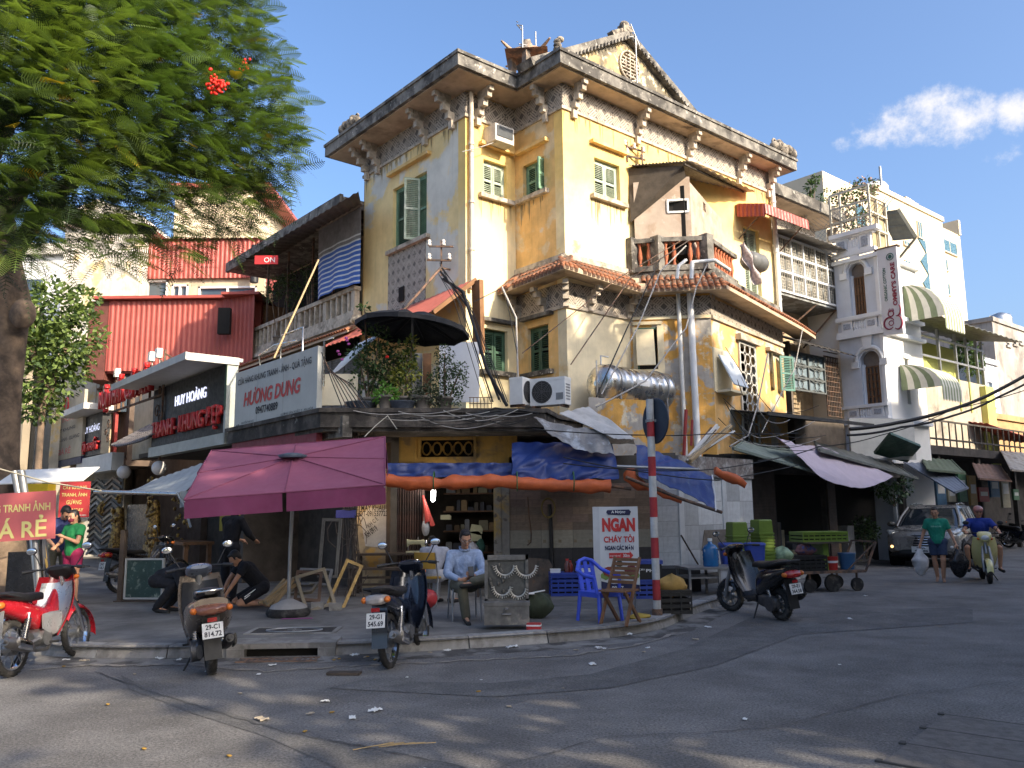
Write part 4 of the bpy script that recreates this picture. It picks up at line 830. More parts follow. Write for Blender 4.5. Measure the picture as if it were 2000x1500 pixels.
# ================================================================ left-hand street: shops, signs, tin boxes. local x runs towards the corner, -y faces the street
OL=Vector((-3.5,15.2,0));LZ=-50
Lx,Ly=Vector((cos(R(LZ)),sin(R(LZ)),0)),Vector((-sin(R(LZ)),cos(R(LZ)),0))
def lw(x,y,z):return OL+Lx*x+Ly*y+Vector((0,0,z))
def ls(px,py,y=0.0):
 d=PV(px,py,lw(0,y,0),-40)-OL;return d.dot(Lx),d.z+0
def lrect(x0,y0,x1,y1,y=0.0):        # sign rectangle from photo corners (left, top, right, bottom) -> x0,x1,z0,z1 averaged
 a,b,=ls(x0,y0,y),ls(x1,y1,y);return a[0],b[0],b[1],a[1]
LTH=lambda name,label,cat,grp=None:thing(name,label,cat,tuple(OL),LZ,grp)
def ltext(par,s,xc,zc,w,h,m_,y=-.02,**k):return text(par,s,w,h,(xc,y,zc),(0,k.pop('tilt',0),0),m_,**k)
REDL=mat('red_lettering',(.50,.03,.03),.45,.12,6);BLKL=mat('dark_lettering',(.02,.022,.03),.6,0);YELL=mat('yellow_lettering',(.62,.52,.10),.6,.1)
# 1 pale signboard of the framing shop
hd=LTH('shop_signboard','pale grey HUONG DUNG signboard of the picture framing shop at the corner','signboard')
xa,zt1=ls(462,727);_,zb1=ls(462,848);xb,zt2=ls(622,678);_,zb2=ls(622,815);Z0,Z1=(zb1+zb2)/2,(zt1+zt2)/2;Wd=xb-xa
BOARD=mat('sign_board_grey',(.46,.47,.44),.6,.07,2,streak=.12,dark=(.3,.28,.24))
q=MB();q.bx(xa,xb,-.01,.10,Z0,Z1);obj('board',q,BOARD,hd)
q=MB();q.bx(xa-.1,xb,.0,.12,Z0-.55,Z0-.01);obj('red_fascia',q,mat('maroon_fascia',(.22,.035,.045),.6,.15),hd)
q=MB()
for x in(xa+Wd*.31,xa+Wd*.63):q.bx(x-.003,x+.003,-.0125,-.01,Z0,Z1)
obj('panel_joints',q,METG,hd,kind='stuff')
h=Z1-Z0;ltext(hd,'CỬA HÀNG KHUNG TRANH - ẢNH - QUÀ TẶNG',xa+Wd*.49,Z0+h*.83,Wd*.90,h*.155,BLKL,bold=.012)
ltext(hd,'HƯƠNG DUNG',xa+Wd*.48,Z0+h*.54,Wd*.70,h*.27,REDL,shear=.2,bold=.03)
ltext(hd,'0947740889',xa+Wd*.435,Z0+h*.30,Wd*.275,h*.12,BLKL,bold=.02)
ltext(hd,'65',xa+Wd*.055,Z0+h*.1,Wd*.045,h*.09,BLKL,bold=.02);ltext(hd,'NGUYỄN THÁI HỌC',xa+Wd*.195,Z0+h*.155,Wd*.17,h*.06,BLKL);ltext(hd,'ĐT:',xa+Wd*.13,Z0+h*.05,Wd*.03,h*.05,BLKL)
ltext(hd,'XƯỞNG SẢN XUẤT: 2   AN HÒA',xa+Wd*.79,Z0+h*.16,Wd*.36,h*.055,BLKL);ltext(hd,'ĐIỆN THOẠI:',xa+Wd*.68,Z0+h*.06,Wd*.13,h*.05,BLKL)
q=MB();q.tube([(xa+1.1,.1,Z1+.0),(xa+1.2,.0,Z1+.22),(xa+2.0,0,Z1+.33),(xa+2.9,.05,Z1+.28)],.02,5);q.tube([(xa+2.2,.05,Z1),(xa+2.2,.05,Z1+.5),(xa+3.2,.05,Z1+.5),(xa+3.2,.05,Z1)],.02,5);q.tube([(xb+.05,.1,Z0+.6),(xb+.05,.1,Z1+.1),(xb+.4,.1,Z1+.1)],.02,5);obj('sign_rail',q,STEEL,hd)
a,b=PV(535,700,lw(0,-.3,0),-40),PV(622,508,lw(0,1.2,0),-40);q=MB();q.tube([tuple(a),tuple(b)],.022,6);solo('bamboo_pole','long pale bamboo pole leaning from the pale signboard up to the balcony','pole',q,mat('bamboo',(.42,.30,.16),.6,.15,8))
# 2 black lightbox with white canopy
hh_=LTH('lightbox_sign','large black HUY HOANG lightbox sign under a white canopy with red block letters','signboard')
xl,ztl=ls(303,757);_,zbl=ls(303,868);xr,ztr=ls(445,735);_,zbr=ls(445,848);A0,A1=(zbl+zbr)/2,(ztl+ztr)/2+.1;Wd=xr-xl
q=MB();q.bx(xl,xr,-.02,.2,A0,A1);obj('box',q,mat('black_sign_face',(.012,.013,.015),.55,.1),hh_)
q=MB();q.bx(xl-.5,xr+.12,-1.0,.3,A1+.05,A1+.13);q.bx(xl-.5,xr+.14,-1.02,-.98,A1-.02,A1+.15);q.bx(xr+.08,xr+.14,-1.0,.2,A1-.03,A1+.14);obj('canopy',q,OFFW,hh_)
q=MB();q.bx(xr,xr+.1,-.06,.2,A0-.25,A1+.05);q.bx(xl-.1,xr+.1,-.06,.2,A0-.28,A0-.02);obj('frame',q,mat('white_green_trim',(.36,.38,.35),.5,.15),hh_)
q=MB();q.bx(xr-.0,xr+.11,-.07,-.06,A0+.5,A1);obj('green_edge',q,mat('dark_green_trim',(.04,.09,.06),.5,.1),hh_)
hb=A1-A0;a,b=ls(345,801),ls(405,773);ltext(hh_,'HUY HOÀNG',(a[0]+b[0])/2,A0+hb*.70,(b[0]-a[0])*1.02,hb*.21,mat('white_lit_letters',(.75,.78,1.0),.5,0,emit=.55),y=-.03,depth=.02)
ltext(hh_,'TRANH - KHUNG ĐẸP',(xl+xr)/2+.12,A0+hb*.24,Wd*.93,hb*.36,REDL,y=-.03,depth=.10,bold=.02)
# 3 red letters on an iron frame across the alley roof
nt=LTH('letter_sign','red channel letters NOI THAT CO DIEN on an iron frame above the grey tiled roof','signboard')
x0,za_=ls(201,806,-.2);_,zb_=ls(201,762,-.2);x1,zc_=ls(302,770,-.2);_,zd_=ls(302,727,-.2);zc0=(za_+zc_)/2
ltext(nt,'NỘI THẤT CỔ ĐIỂN',(x0+x1)/2,(zb_+zd_+2*zc0)/4+.1,x1-x0,1.0,mat('red_channel_letters',(.42,.02,.02),.4,.15),y=-.22,depth=.14,bold=.02)
q=MB();q.bx(x0,x1+.3,-.1,-.04,zc0-.05,zc0+.0);q.bx(x0,x1+.3,-.1,-.04,zc0+.72,zc0+.77)
for i in range(7):x=x0+(x1-x0)*i/6;q.bx(x-.02,x+.02,-.1,-.04,zc0-.05,zc0+.95)
q.beam((x1+.3,-.07,zc0-.9),(x1+.3,-.07,zc0+1.2),.05);q.beam((x1+.3,-.07,zc0+1.1),(x1+1.3,.5,zc0+.4),.04);obj('iron_frame',q,RUST,nt)
for x in(x0+.9,x1-.9,x1-.25):
 q=MB();q.bx(-.1,.1,-.1,.05,0,.26);q.tube([(0,0,0),(0,.05,-.5)],.02,5);obj('floodlight',q,STEEL,nt,(x,-.05,zc0+1.05))
q=MB()
for(x,z,s)in((x1-.2,zc0-.45,.22),(x1-.2,zc0-.9,.2),(x0+.2,zc0-.4,.2),(x0+.2,zc0-.85,.18),(x1+.1,zc0-.65,.16),(x0-.1,zc0-.62,.14)):
 q.tube([(x+s*(1-k/14)*cos(k*.7),-.06,z+s*(1-k/14)*sin(k*.7))for k in range(13)],.018,4)
obj('scrollwork',q,RUST,nt,kind='stuff')
# 4 small lightbox, 5 pale panel
sb=LTH('lightbox_sign','small black HUY HOANG lightbox with a white top beside the beige price panel','signboard')
x0,z1=ls(164,818);x1,z0=ls(199,886);q=MB();q.bx(x0,x1,-.05,.2,z0,z1);obj('box',q,mat('black_sign_face',(.01,.01,.01)),sb);q=MB();q.bx(x0-.3,x1+.3,-.7,.2,z1+.02,z1+.22);q.bx(x0-.2,x1+1.6,-.1,.3,z0-.6,z0-.05);obj('canopy',q,OFFW,sb)
w=x1-x0;hq=z1-z0;ltext(sb,'HUY HOÀNG',(x0+x1)/2,z0+hq*.68,w*.8,hq*.2,mat('white_lit_letters',(1,1,1)),y=-.06);ltext(sb,'NỘI THẤT',(x0+x1)/2,z0+hq*.24,w*.92,hq*.36,REDL,y=-.06,depth=.08,bold=.02)
pn=LTH('shop_signboard','beige panel CAT KHUNG TRANH ANH GUONG GIA RE at the far framing shop','signboard')
x0,z1=ls(105,790,-.1);x1,z0=ls(161,890,-.1);w,hq=x1-x0,z1-z0;q=MB();q.bx(x0,x1,-.16,-.06,z0,z1);obj('board',q,mat('beige_sign',(.42,.36,.26),.65,.12,2),pn);q=MB();q.bx(x0,x1,-.15,-.05,z0-.25,z0-.01);obj('phone_strip',q,mat('navy_strip',(.03,.03,.07),.6,.1),pn)
q=MB();q.tube([(x0+w*.5+.3*cos(t),-.17,z1-hq*.14+.3*sin(t))for t in[k*pi/10 for k in range(21)]],.035,5);obj('round_logo',q,REDL,pn);ltext(pn,'65',x0+w*.5,z1-hq*.14,.3,.26,REDL,y=-.165)
for s_,f,ww,hf in(('HUY HOÀNG',.66,.86,.12),('CẮT KHUNG',.49,.6,.08),('TRANH - ẢNH - GƯƠNG',.33,.86,.08),('GIÁ RẺ',.14,.42,.12)):ltext(pn,s_,x0+w*.5,z0+hq*f,w*ww,hq*hf,REDL if f>.6 or f<.2 else BLKL,y=-.165,bold=.02)
# shop bodies
CREAM=mat('warm_cream_wall',(.50,.42,.29),.9,.14,2,c2=(.42,.34,.24),k2=.58,sc2=1.4,streak=.2,bump=.12)
s1=LTH('framing_shop','framing shop with dark open front under the pale signboard','shop')
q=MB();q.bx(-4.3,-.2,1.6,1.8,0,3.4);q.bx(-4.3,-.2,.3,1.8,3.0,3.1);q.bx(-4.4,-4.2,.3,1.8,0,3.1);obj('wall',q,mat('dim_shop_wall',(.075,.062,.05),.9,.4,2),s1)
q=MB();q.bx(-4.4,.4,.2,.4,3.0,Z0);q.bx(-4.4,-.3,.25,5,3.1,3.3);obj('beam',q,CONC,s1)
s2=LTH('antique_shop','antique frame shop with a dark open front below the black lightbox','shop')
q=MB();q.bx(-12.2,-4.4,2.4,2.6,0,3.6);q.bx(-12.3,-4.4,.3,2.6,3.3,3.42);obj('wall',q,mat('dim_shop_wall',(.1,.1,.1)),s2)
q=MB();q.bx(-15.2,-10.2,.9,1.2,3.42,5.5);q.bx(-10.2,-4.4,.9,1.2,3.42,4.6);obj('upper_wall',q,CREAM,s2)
x0,z1=ls(228,800,.9);q=MB();q.bx(x0-.0,x0+.28,.8,.9,3.4,ls(240,720,.9)[1]+1);obj('red_pilaster',q,mat('red_paint',(.36,.05,.04),.7,.2),s2)
q=MB();q.bx(ls(209,720,.85)[0],ls(219,720,.85)[0]+.2,.75,.9,3.4,8.2);obj('wooden_post',q,mat('pale_timber',(.5,.4,.26),.8,.2),s2)
# little grey tiled roof between the signs
q=MB();xa_,za=ls(222,878,-.1);xb_,zb_=ls(302,846,-.1);zm=(za+zb_)/2
for j in range(7):
 q.grid(1,40,lambda a,b:(xa_+(xb_-xa_)*b,-.2+.16*j+.18*a,zm-.1+.10*j+.09*a-.0+.05*abs(sin(b*40*pi/2))+.12*(2*b-1)**4),True,0,.02)
obj('tiled_roof',q,mat('grey_roof_tile',(.20,.18,.17),.9,.3,6,bump=.3),s2)
s3=LTH('far_framing_shop','dim framing shop farther along the left street behind the tree trunk','shop')
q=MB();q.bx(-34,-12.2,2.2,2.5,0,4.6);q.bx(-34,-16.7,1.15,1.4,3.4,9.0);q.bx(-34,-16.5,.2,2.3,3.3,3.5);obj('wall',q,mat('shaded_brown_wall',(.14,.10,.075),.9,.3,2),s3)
q=MB();q.bx(-20.6,-16.9,.9,1.1,5.2,8.6);obj('dark_window',q,GLASS,s3)
# roller fronts and a black board, wooden shopfront bars
q=MB()
for i in range(8):q.bx(-20.5+i*.5,-20.44+i*.5,.8,.9,5.2,8.6)
for z in(5.2,6.3,7.4,8.5):q.bx(-20.6,-16.9,.8,.9,z,z+.06)
obj('window_bars',q,WOOD,s3)
# red tin box room and the red tin upper storey
rs_=thing('tin_box_room','red corrugated tin box room jutting out over the left shops','shed',tuple(P(205,725,28.5)),0)
bp=P(205,725,28.5);e=P(497,735,28.2);tp=P(207,588,28.5).z-bp.z;wx=P(430,700,28.5).x-bp.x
q=MB();q.corr((wx,0,0),(0,0,tp),(-wx,0,0),22,.025,box=True);q.bx(0,wx,.1,3,-.05,tp);obj('front_sheet',q,REDC,rs_)
q=MB();q.corr((e.x-bp.x,-.6,.1),(0,0,tp+.1),(wx-(e.x-bp.x),.55,0),8,.025,box=True);q.bx(wx+.0,e.x-bp.x,.2,3,0,tp);obj('side_sheet',q,REDC,rs_)
q=MB();q.bx(-.5,wx+.2,-.25,3.2,tp+.02,tp+.12);q.bx(wx+.2,e.x-bp.x+.2,-.75,3.2,tp+.0,tp+.09);obj('roof_edge',q,REDC,rs_)
q=MB();q.bx(-.7,-.02,.0,3,-.3,tp);obj('dark_side',q,mat('dark_red_side',(.12,.04,.03),.8,.3),rs_)
w1,w2=P(432,605,28.1),P(453,655,28.1);q=MB();q.bx(w1.x-bp.x,w2.x-bp.x,w1.y-bp.y-.3,w1.y-bp.y-.1,w2.z-bp.z,w1.z-bp.z);obj('door_gap',q,DARK,rs_)
UB=thing('tin_upper_storey','cream storey with white sliding windows topped by red tin above the box room','house',tuple(P(225,600,32)),0)
b0=P(225,600,32)
def u2(x,y,Y_=32):p_=P(x,y,Y_)-b0;return p_.x,p_.z
x0,_=u2(222,600);x1,_=u2(505,600);_,zt=u2(350,548);q=MB();wins=[]
for(wa,wb,ya,yb)in((232,326,548,600),(336,366,556,600),(388,500,560,608)):a,b=u2(wa,ya),u2(wb,yb);wins.append((a[0],b[0],b[1]-.2,a[1]))
wallF(q,x0-.4,x1+.2,0,.2,-6,zt+.35,wins);obj('wall',q,CREAM,UB)
for(a,b,c,d)in wins:
 q=MB();t=.07
 q.bx(a,b,-.03,.1,d-t,d);q.bx(a,b,-.03,.1,c,c+t);q.bx(a,a+t,-.03,.1,c,d);q.bx(b-t,b,-.03,.1,c,d);q.bx((a+b)/2-t/2,(a+b)/2+t/2,-.04,.1,c,d);o=obj('window_frame',q,WHITE,UB)
 q=MB();q.bx(a,b,.1,.12,c,d);obj('pane',q,GLASS,o)
z0r,z1r=u2(430,545)[1],u2(430,470)[1];xr_=u2(508,500)[0]
q=MB();q.corr((xr_,-.15,z0r),(0,0,z1r-z0r),(x0-.3-xr_,0,0),34,.03,box=True);q.bx(x0-.3,xr_,.1,5,z0r,z1r);obj('red_cladding',q,REDC,UB)
q=MB();q.corr((xr_+.1,-.3,z1r),(0,2.2,.35),(x0-.5-xr_,0,0),34,.03,box=True);obj('red_roof',q,mat('bright_red_tin',(.36,.10,.075),.5,.1),UB)
q=MB();p_=u2(505,530);q.cyl((p_[0],-.5,p_[1]-.6),(p_[0],-.5,p_[1]+.9),.16,12);obj('flue',q,BLK,UB)
bk=P(428,470,38);q=MB();q.bx(-2.2,1.5,0,6,-12,2.6)
hb_=thing('cream_block','plain cream block with a thin red roof behind the tree','house',tuple(bk),0);obj('wall',q,mat('lit_cream_wall',(.68,.58,.40),.9,.08),hb_);q=MB();q.bx(-2.5,2.4,-.3,6.3,2.6,2.8);obj('roof',q,mat('bright_red_tin',(.36,.10,.075)),hb_)
a=P(520,508,23.5);sg=thing('red_sign','small red sign with white letters ON beyond the balcony','sign',tuple(a));q=MB();q.bx(-.34,.34,0,.06,-.12,.14);obj('board',q,REDL,sg);text(sg,'ON',.32,.15,(.1,-.02,0),(0,0,0),WHITE)
q=MB();p_=P(130,520,36);q.bx(-9,3,0,8,-12,.5);far=thing('pale_house','pale sunlit house seen through the leaves at the far left','house',tuple(p_));obj('wall',q,WHITE,far);q=MB();q.bx(-4,-3,-.05,0,-2,-.6);q.bx(-2,-1,-.05,0,-2,-.6);q.bx(.2,1.2,-.05,0,-2,-.6);obj('window',q,GLASS,far,kind=None)
q=MB();q.prism([(-9.3,.5),(3.3,.5),(3.0,1.0),(-9,1.0)],'y',-.3,8);obj('parapet',q,GREYW,far)
p_=P(205,500,31);q=MB();q.bx(-1.6,1.3,0,5,-14,1.2);q.prism([(-2,1.2),(1.7,1.2),(1.5,1.5),(-.3,2.2),(-1.8,1.5)],'y',-.3,5);solo('grey_house','grey house end with a dark sloping roof behind the leaves','house',q,GREYW,tuple(p_))
# far left street closes with dim house fronts
for i,(px,Y_,h,c)in enumerate(((-160,30,9,(.3,.25,.18)),(-60,36,8,(.42,.38,.3)),(40,42,9.5,(.35,.3,.26)))):
 p_=P(px,900,Y_);q=MB();wallF(q,-5,5,0,.3,0,h,[(-3,-1.6,4,6),(.5,2,4,6)]);o=thing('street_house',['dim ochre house front at the far left edge','pale house front far down the left street','grey house front at the end of the left street'][i],'house',(p_.x,p_.y,0),-20);obj('wall',q,mat('far_front_%s'%('ochre','pale','grey')[i],c,.9,.2,1),o)
 q=MB();q.bx(-5,5,.35,.5,0,h-.1);obj('dark_backing',q,DARK,o)
# inside the open shops: gilded frames, moulding samples, posters
GOLD=mat('gilt_carving',(.34,.22,.06),.4,.4,14,c2=(.09,.05,.02),k2=.5,sc2=12,metal=.5,bump=.6,bsc=40)
def chevrons(name,label,px0,py0,px1,py1,y,nx,nz,mats_):
 x0,z1=ls(px0,py0,y);x1,z0=ls(px1,py1,y);t=LTH(name,label,'display board');q=MB();q.bx(x0,x1,y+.02,y+.06,z0,z1);obj('backboard',q,mat('grey_backboard',(.12,.115,.1),.9,.2),t)
 cw,chh=(x1-x0)/nx,(z1-z0)/nz;w=cw/2*.96;hh=min(chh*1.1,w*1.1);q=MB();tk=chh*.42
 q.prism([(-w,-hh/2),(0,hh/2),(w,-hh/2),(w,-hh/2+tk),(0,hh/2+tk),(-w,-hh/2+tk)],'y',-.04,0);ms=[q.mesh('moulding_sample',m_)for m_ in mats_]
 for i in range(nx):
  for j in range(nz):link('moulding_sample',random.choice(ms),t,(x0+cw*(i+.5),y-.0,z0+chh*(j+.35)))
 return t
FM=[mat('frame_%s'%n_,c,.5,.2,8)for n_,c in(('charcoal',(.045,.042,.04)),('brown',(.11,.07,.04)),('silver',(.28,.27,.25)),('ivory',(.26,.22,.15)))]
random.seed(5)
chevrons('sample_board','board of chevron frame samples by the red price sign',178,940,229,1090,.4,2,13,FM)
chevrons('sample_board','board of chevron frame samples under the yellow banner',437,1045,542,1120,1.5,6,4,FM)
gb_=LTH('price_banner','dim yellow banner GIA RE lay ngay hung inside the framing shop','banner');x0,z1=ls(432,978,1.4);x1,z0=ls(530,1040,1.4);q=MB();q.bx(x0,x1,1.38,1.4,z0,z1);obj('cloth',q,mat('dim_yellow_banner',(.34,.26,.03),.8,.15,2),gb_)
w,hq=x1-x0,z1-z0;DR_=mat('dark_red_print',(.17,.03,.02),.8,0)
ltext(gb_,'GIÁ RẺ',x0+w*.55,z0+hq*.76,w*.76,hq*.34,DR_,y=1.37,bold=.03);ltext(gb_,'Lấy ngay',x0+w*.52,z0+hq*.42,w*.62,hq*.26,BLKL,y=1.37,shear=.3);ltext(gb_,'65',x0+w*.18,z0+hq*.12,w*.1,hq*.14,BLKL,y=1.37);ltext(gb_,'NGUYỄN THÁI HỌC',x0+w*.62,z0+hq*.12,w*.6,hq*.1,BLKL,y=1.37)
def carving(name,label,px,py,y,w,h,kind,cat='carving'):
 x,z=ls(px,py,y);t=LTH(name,label,cat);q=MB();rnd=random.Random(px)
 if kind=='clock':
  q.bx(x-w*.4,x+w*.4,y-.15,y+.15,z-h/2,z-h*.25);q.bx(x-w*.3,x+w*.3,y-.12,y+.12,z-h*.25,z+h*.15);q.lathe([(w*.32,-.05),(w*.34,0),(w*.25,.05)],(x,y-.15,z+h*.12),'x',16);q.prism([(x-w*.45,z+h*.3),(x+w*.45,z+h*.3),(x,z+h*.5)],'y',y-.12,y+.12);q.bx(x-w*.42,x+w*.42,y-.13,y+.13,z+h*.22,z+h*.3)
 elif kind=='statue':
  q.cap((x,y,z-h*.45),(x,y,z+h*.1),w*.42,w*.28,8);q.ell((x,y,z+h*.32),(w*.2,w*.2,h*.11));q.cap((x-w*.35,y-.05,z),(x+w*.1,y-.2,z+h*.12),w*.12,w*.1);q.cap((x+w*.35,y-.05,z),(x+w*.05,y-.2,z-h*.05),w*.12,w*.1);q.bx(x-w*.45,x+w*.45,y-.2,y+.2,z-h/2,z-h*.42)
 for k in range(26):q.ell((x+rnd.uniform(-.45,.45)*w,y-.12+rnd.uniform(-.05,.02),z+rnd.uniform(-.48,.45)*h),(rnd.uniform(.03,.08),.05,rnd.uniform(.03,.1)),6,5)
 obj('carved_body',q,GOLD,t);return t
carving('gilt_clock','gilded clock case standing left in the antique shop',215,1005,.6,.8,1.7,'clock','clock')
carving('gilt_statue','gilded standing figure beside the gilded clock case',232,1010,.4,.55,1.9,'statue','statue')
carving('gilt_statue','tall gilded figure right of the dark green doorway',302,1000,.2,.5,2.1,'statue','statue')
carving('carved_altar','carved dark gilt altar on a table behind the standing man',362,1020,1.0,1.5,1.5,'altar','altar')
carving('carved_altar','small carved base on the floor below the tall gilded figure',305,1060,-.1,.7,.8,'altar','carving')
x0,z1=ls(254,990,.5);x1,z0=ls(291,1085,.5);q=MB();q.bx(x0,x1,.45,.5,z0,z1);q.bx(x0-.06,x1+.06,.44,.5,z1,z1+.06);q.bx(x0-.06,x0,.44,.5,z0,z1);q.bx(x1,x1+.06,.44,.5,z0,z1);solo('dark_glass_door','dark blue green glass door of the antique shop','door',q,mat('dark_teal_glass',(.012,.022,.03),.25,.2),tuple(OL),LZ)
for(px,py,lab)in((242,922,'white globe lamp hanging left in front of the antique shop'),(311,914,'white globe lamp hanging right in front of the antique shop')):
 p_=PV(px,py,lw(0,.1,0),-40);q=MB();q.ell((0,0,0),.2,16,10);gl=thing('globe_lamp',lab,'lamp',tuple(p_));obj('globe',q,mat('opal_globe',(.58,.55,.53),.4,.05),gl);q=MB();q.cyl((0,0,.18),(0,0,.6),.03);q.cyl((0,0,.17),(0,0,.22),.07);obj('stem',q,RUST,gl)
# table with carved legs under the altar
x,z=ls(362,1075,.7);q=MB();q.bx(x-1.0,x+1.0,.3,1.1,.85,.93)
for sx in(-.9,.9):q.bx(x+sx-.06,x+sx+.06,.35,.45,.13,.85);q.bx(x+sx-.06,x+sx+.06,.95,1.05,.13,.85)
solo('side_table','dark wooden table carrying the carved altar','table',q,WOOD,tuple(OL),LZ)
# red hanging sign and the big red price sign at the left edge
def flat_sign(name,label,px0,py0,px1,py1,Y_,bg_,lines,tilt=0,rz=0,th=.03,ink=None):
 a,b=P(px0,py0,Y_),P(px1,py1,Y_);w,h=b.x-a.x,a.z-b.z;t=thing(name,label,'sign',((a.x+b.x)/2,Y_,(a.z+b.z)/2),rz);t.rotation_euler.y=tilt
 q=MB();q.bx(-w/2,w/2,0,th,-h/2,h/2);obj('panel',q,bg_,t)
 for s_,cx,cz,ww,hq,*m_ in lines:text(t,s_,w*ww,h*hq,(w*(cx-.5),-.006,h*(cz-.5)),(0,0,0),m_[0]if m_ else ink,bold=.02)
 return t,w,h
REDS=mat('red_sign_vinyl',(.42,.045,.05),.5,.1,2);YS=mat('pale_yellow_print',(.62,.55,.20),.6,.08)
flat_sign('hanging_sign','red sign CAT KHUNG TRANH ANH GUONG LAY NGAY with yellow capitals',118,941,172,1010,17.8,REDS,[('CẮT KHUNG',.5,.86,.80,.15),('TRANH, ẢNH',.5,.64,.84,.15),('GƯƠNG',.5,.43,.5,.14),('LẤY NGAY',.5,.23,.66,.14),('65 NGUYỄN THÁI HỌC',.55,.06,.8,.06,WHITE)],ink=YS)
t,w,h=flat_sign('price_sign','large faded red sign TRANH ANH GIA RE cut off at the left edge',-95,965,103,1057,11.2,mat('faded_red_vinyl',(.47,.11,.11),.5,.1,2),[('CẮT KHUNG TRANH ẢNH',.50,.72,.92,.25),('GIÁ RẺ',.60,.28,.66,.46)],tilt=-.05,ink=YS)
q=MB();q.tube([(-.2,.1,-1.45),(-.15,.06,.3)],.03);q.tube([(.5,.12,-1.42),(.35,.06,.3)],.04);obj('post',q,METG,t)
# grey canvas awning on a bar
a,b,c,d=P(207,960,15.2),P(352,965,14.0),P(402,902,15.8),P(300,937,18)
q=MB();q.grid(20,8,lambda u_,v_:a.lerp(b,u_).lerp(d.lerp(c,u_),v_)+Vector((0,0,-.10*sin(v_*pi)+.012*sin(u_*44))),True,0,.01);t=thing('canvas_awning','grey striped canvas awning rolled on a bar left of the purple umbrella','awning',(0,0,0));obj('canvas',q,mat('grey_canvas',(.24,.27,.29),.8,.15,3,streak=.3),t)
q=MB();q.tube([a+Vector((-.2,0,0)),b],.035,8);obj('roller_bar',q,STEEL,t)
q=MB();q.tube([b+Vector((-.05,-.02,.02)),b+Vector((.1,-.05,-.2)),b+Vector((.22,-.05,-.55))],.02,5);q.grid(6,6,lambda u_,v_:b+Vector((.35*u_,.1*u_*v_,.05-.28*v_*(1-.4*u_))));obj('loose_end',q,mat('grey_canvas',(.3,.3,.3)),t)
q=MB();e0=P(-40,905,12.8);q.tube([tuple(e0),tuple(e0.lerp(a,.5)+Vector((0,0,-.06))),tuple(a)],.014,5);solo('tie_rope','pale rope tied from the tree trunk to the grey awning bar','rope',q,mat('rope',(.36,.34,.28),.8,.1))
# pieces beside the trunk
q=MB();p_=P(62,930,16);q.grid(6,4,lambda u_,v_:(-.3+1.6*u_,-.6*v_,.1-.28*v_+.05*u_),True,0,.02);solo('white_awning','small white awning sheet beside the tree trunk','awning',q,WHITE,tuple(p_))
for i,(x0_,x1_)in enumerate(((28,40),(42,52))):a,b=P(x0_,920,14.5),P(x1_,985,14.5);q=MB();q.tube([tuple(a),tuple(b)],.06,8);solo('metal_post',['left slanting grey post behind the red price sign','right slanting grey post behind the red price sign'][i],'post',q,METG)
a=P(60,950,17);q=MB();q.bx(-.35,.35,0,.3,-.3,.05);solo('yellow_box','bright yellow box glimpsed above the red price sign','box',q,mat('bright_yellow',(.7,.5,.03),.5,.1),tuple(a))
# ================================================================ tarpaulins, umbrellas, roof terrace
def cloth(name,pts,nu,nv,amp,m_,seed,th=.008,sag=0.0,freq=3.0,parent=None):
 a,b,c,d=[Vector(p_)for p_ in pts];q=MB();nrm=(b-a).cross(d-a).normalized()
 def fn(u_,v_):
  p_=a.lerp(b,u_).lerp(d.lerp(c,u_),v_);n_=noise.noise(Vector((u_*freq*2+seed*7,v_*freq,seed)))+.5*noise.noise(Vector((u_*freq*6+seed,v_*freq*2.2,seed*3)));f=1-abs(noise.noise(Vector((u_*freq*1.6+v_*2,v_*freq*.7+seed,seed*2))))*2.2
  return p_+nrm*amp*(n_+.6*f)+Vector((0,0,-sag*sin(u_*pi)*(.4+.6*v_)))
 q.grid(nu,nv,fn,True,0,th);return q
TB=mat('blue_tarpaulin',(.020,.042,.17),.38,.12,2,spec=.4,bump=.35,bsc=9);TO=mat('orange_tarpaulin',(.55,.12,.035),.55,.2,3,streak=.2,dark=(.2,.05,.02),bump=.5,bsc=10)
tp=thing('blue_tarpaulin','long blue tarpaulin band rolled above the tailor shop doorway','tarpaulin',(0,0,0));obj('sheet',cloth('t',[P(757,904,15.0),P(1012,904,15.2),P(1012,934,15.15),P(757,930,14.95)],50,6,.05,TB,1,freq=5),TB,tp)
tp=thing('blue_tarpaulin','bulging dark blue tarpaulin above the tiled shop front','tarpaulin',(0,0,0));q=MB();A_,B_,C_,D_=P(1000,866,15.5),P(1192,862,15.9),P(1208,936,15.0),P(1000,940,15.0)
q.grid(60,20,lambda u_,v_:A_.lerp(B_,u_).lerp(D_.lerp(C_,u_),v_)+Vector((.03*noise.noise(Vector((u_*9,v_*4,1))),-.30*sin(v_*pi*.9)*(.7+.3*noise.noise(Vector((u_*5,v_*2,3))))-.12*abs(noise.noise(Vector((u_*6+v_*3,v_*3,8)))),.05*noise.noise(Vector((u_*7,v_*3,5))))),True,0,.008);obj('sheet',q,TB,tp)
tp=thing('orange_tarpaulin','orange tarpaulin rolled into a long sagging bundle above the shop front','tarpaulin',(0,0,0));q=MB();pts=[];rs=[]
for i in range(61):
 t=i/60;p_=P(752+440*t,937+13*t+6*sin(t*9)*(1-t),14.85+.1*t);pts.append(p_);rs.append(.115+.03*noise.noise(Vector((t*14,1,2)))+.01*sin(t*70))
q.tube(pts,rs,14);q.v=[(x+.012*noise.noise(Vector((x*8,y*8,z*30))),y+.02*noise.noise(Vector((x*3,z*22,4))),z+.025*noise.noise(Vector((x*4,z*16,9))))for x,y,z in q.v];obj('roll',q,TO,tp)
q=MB()
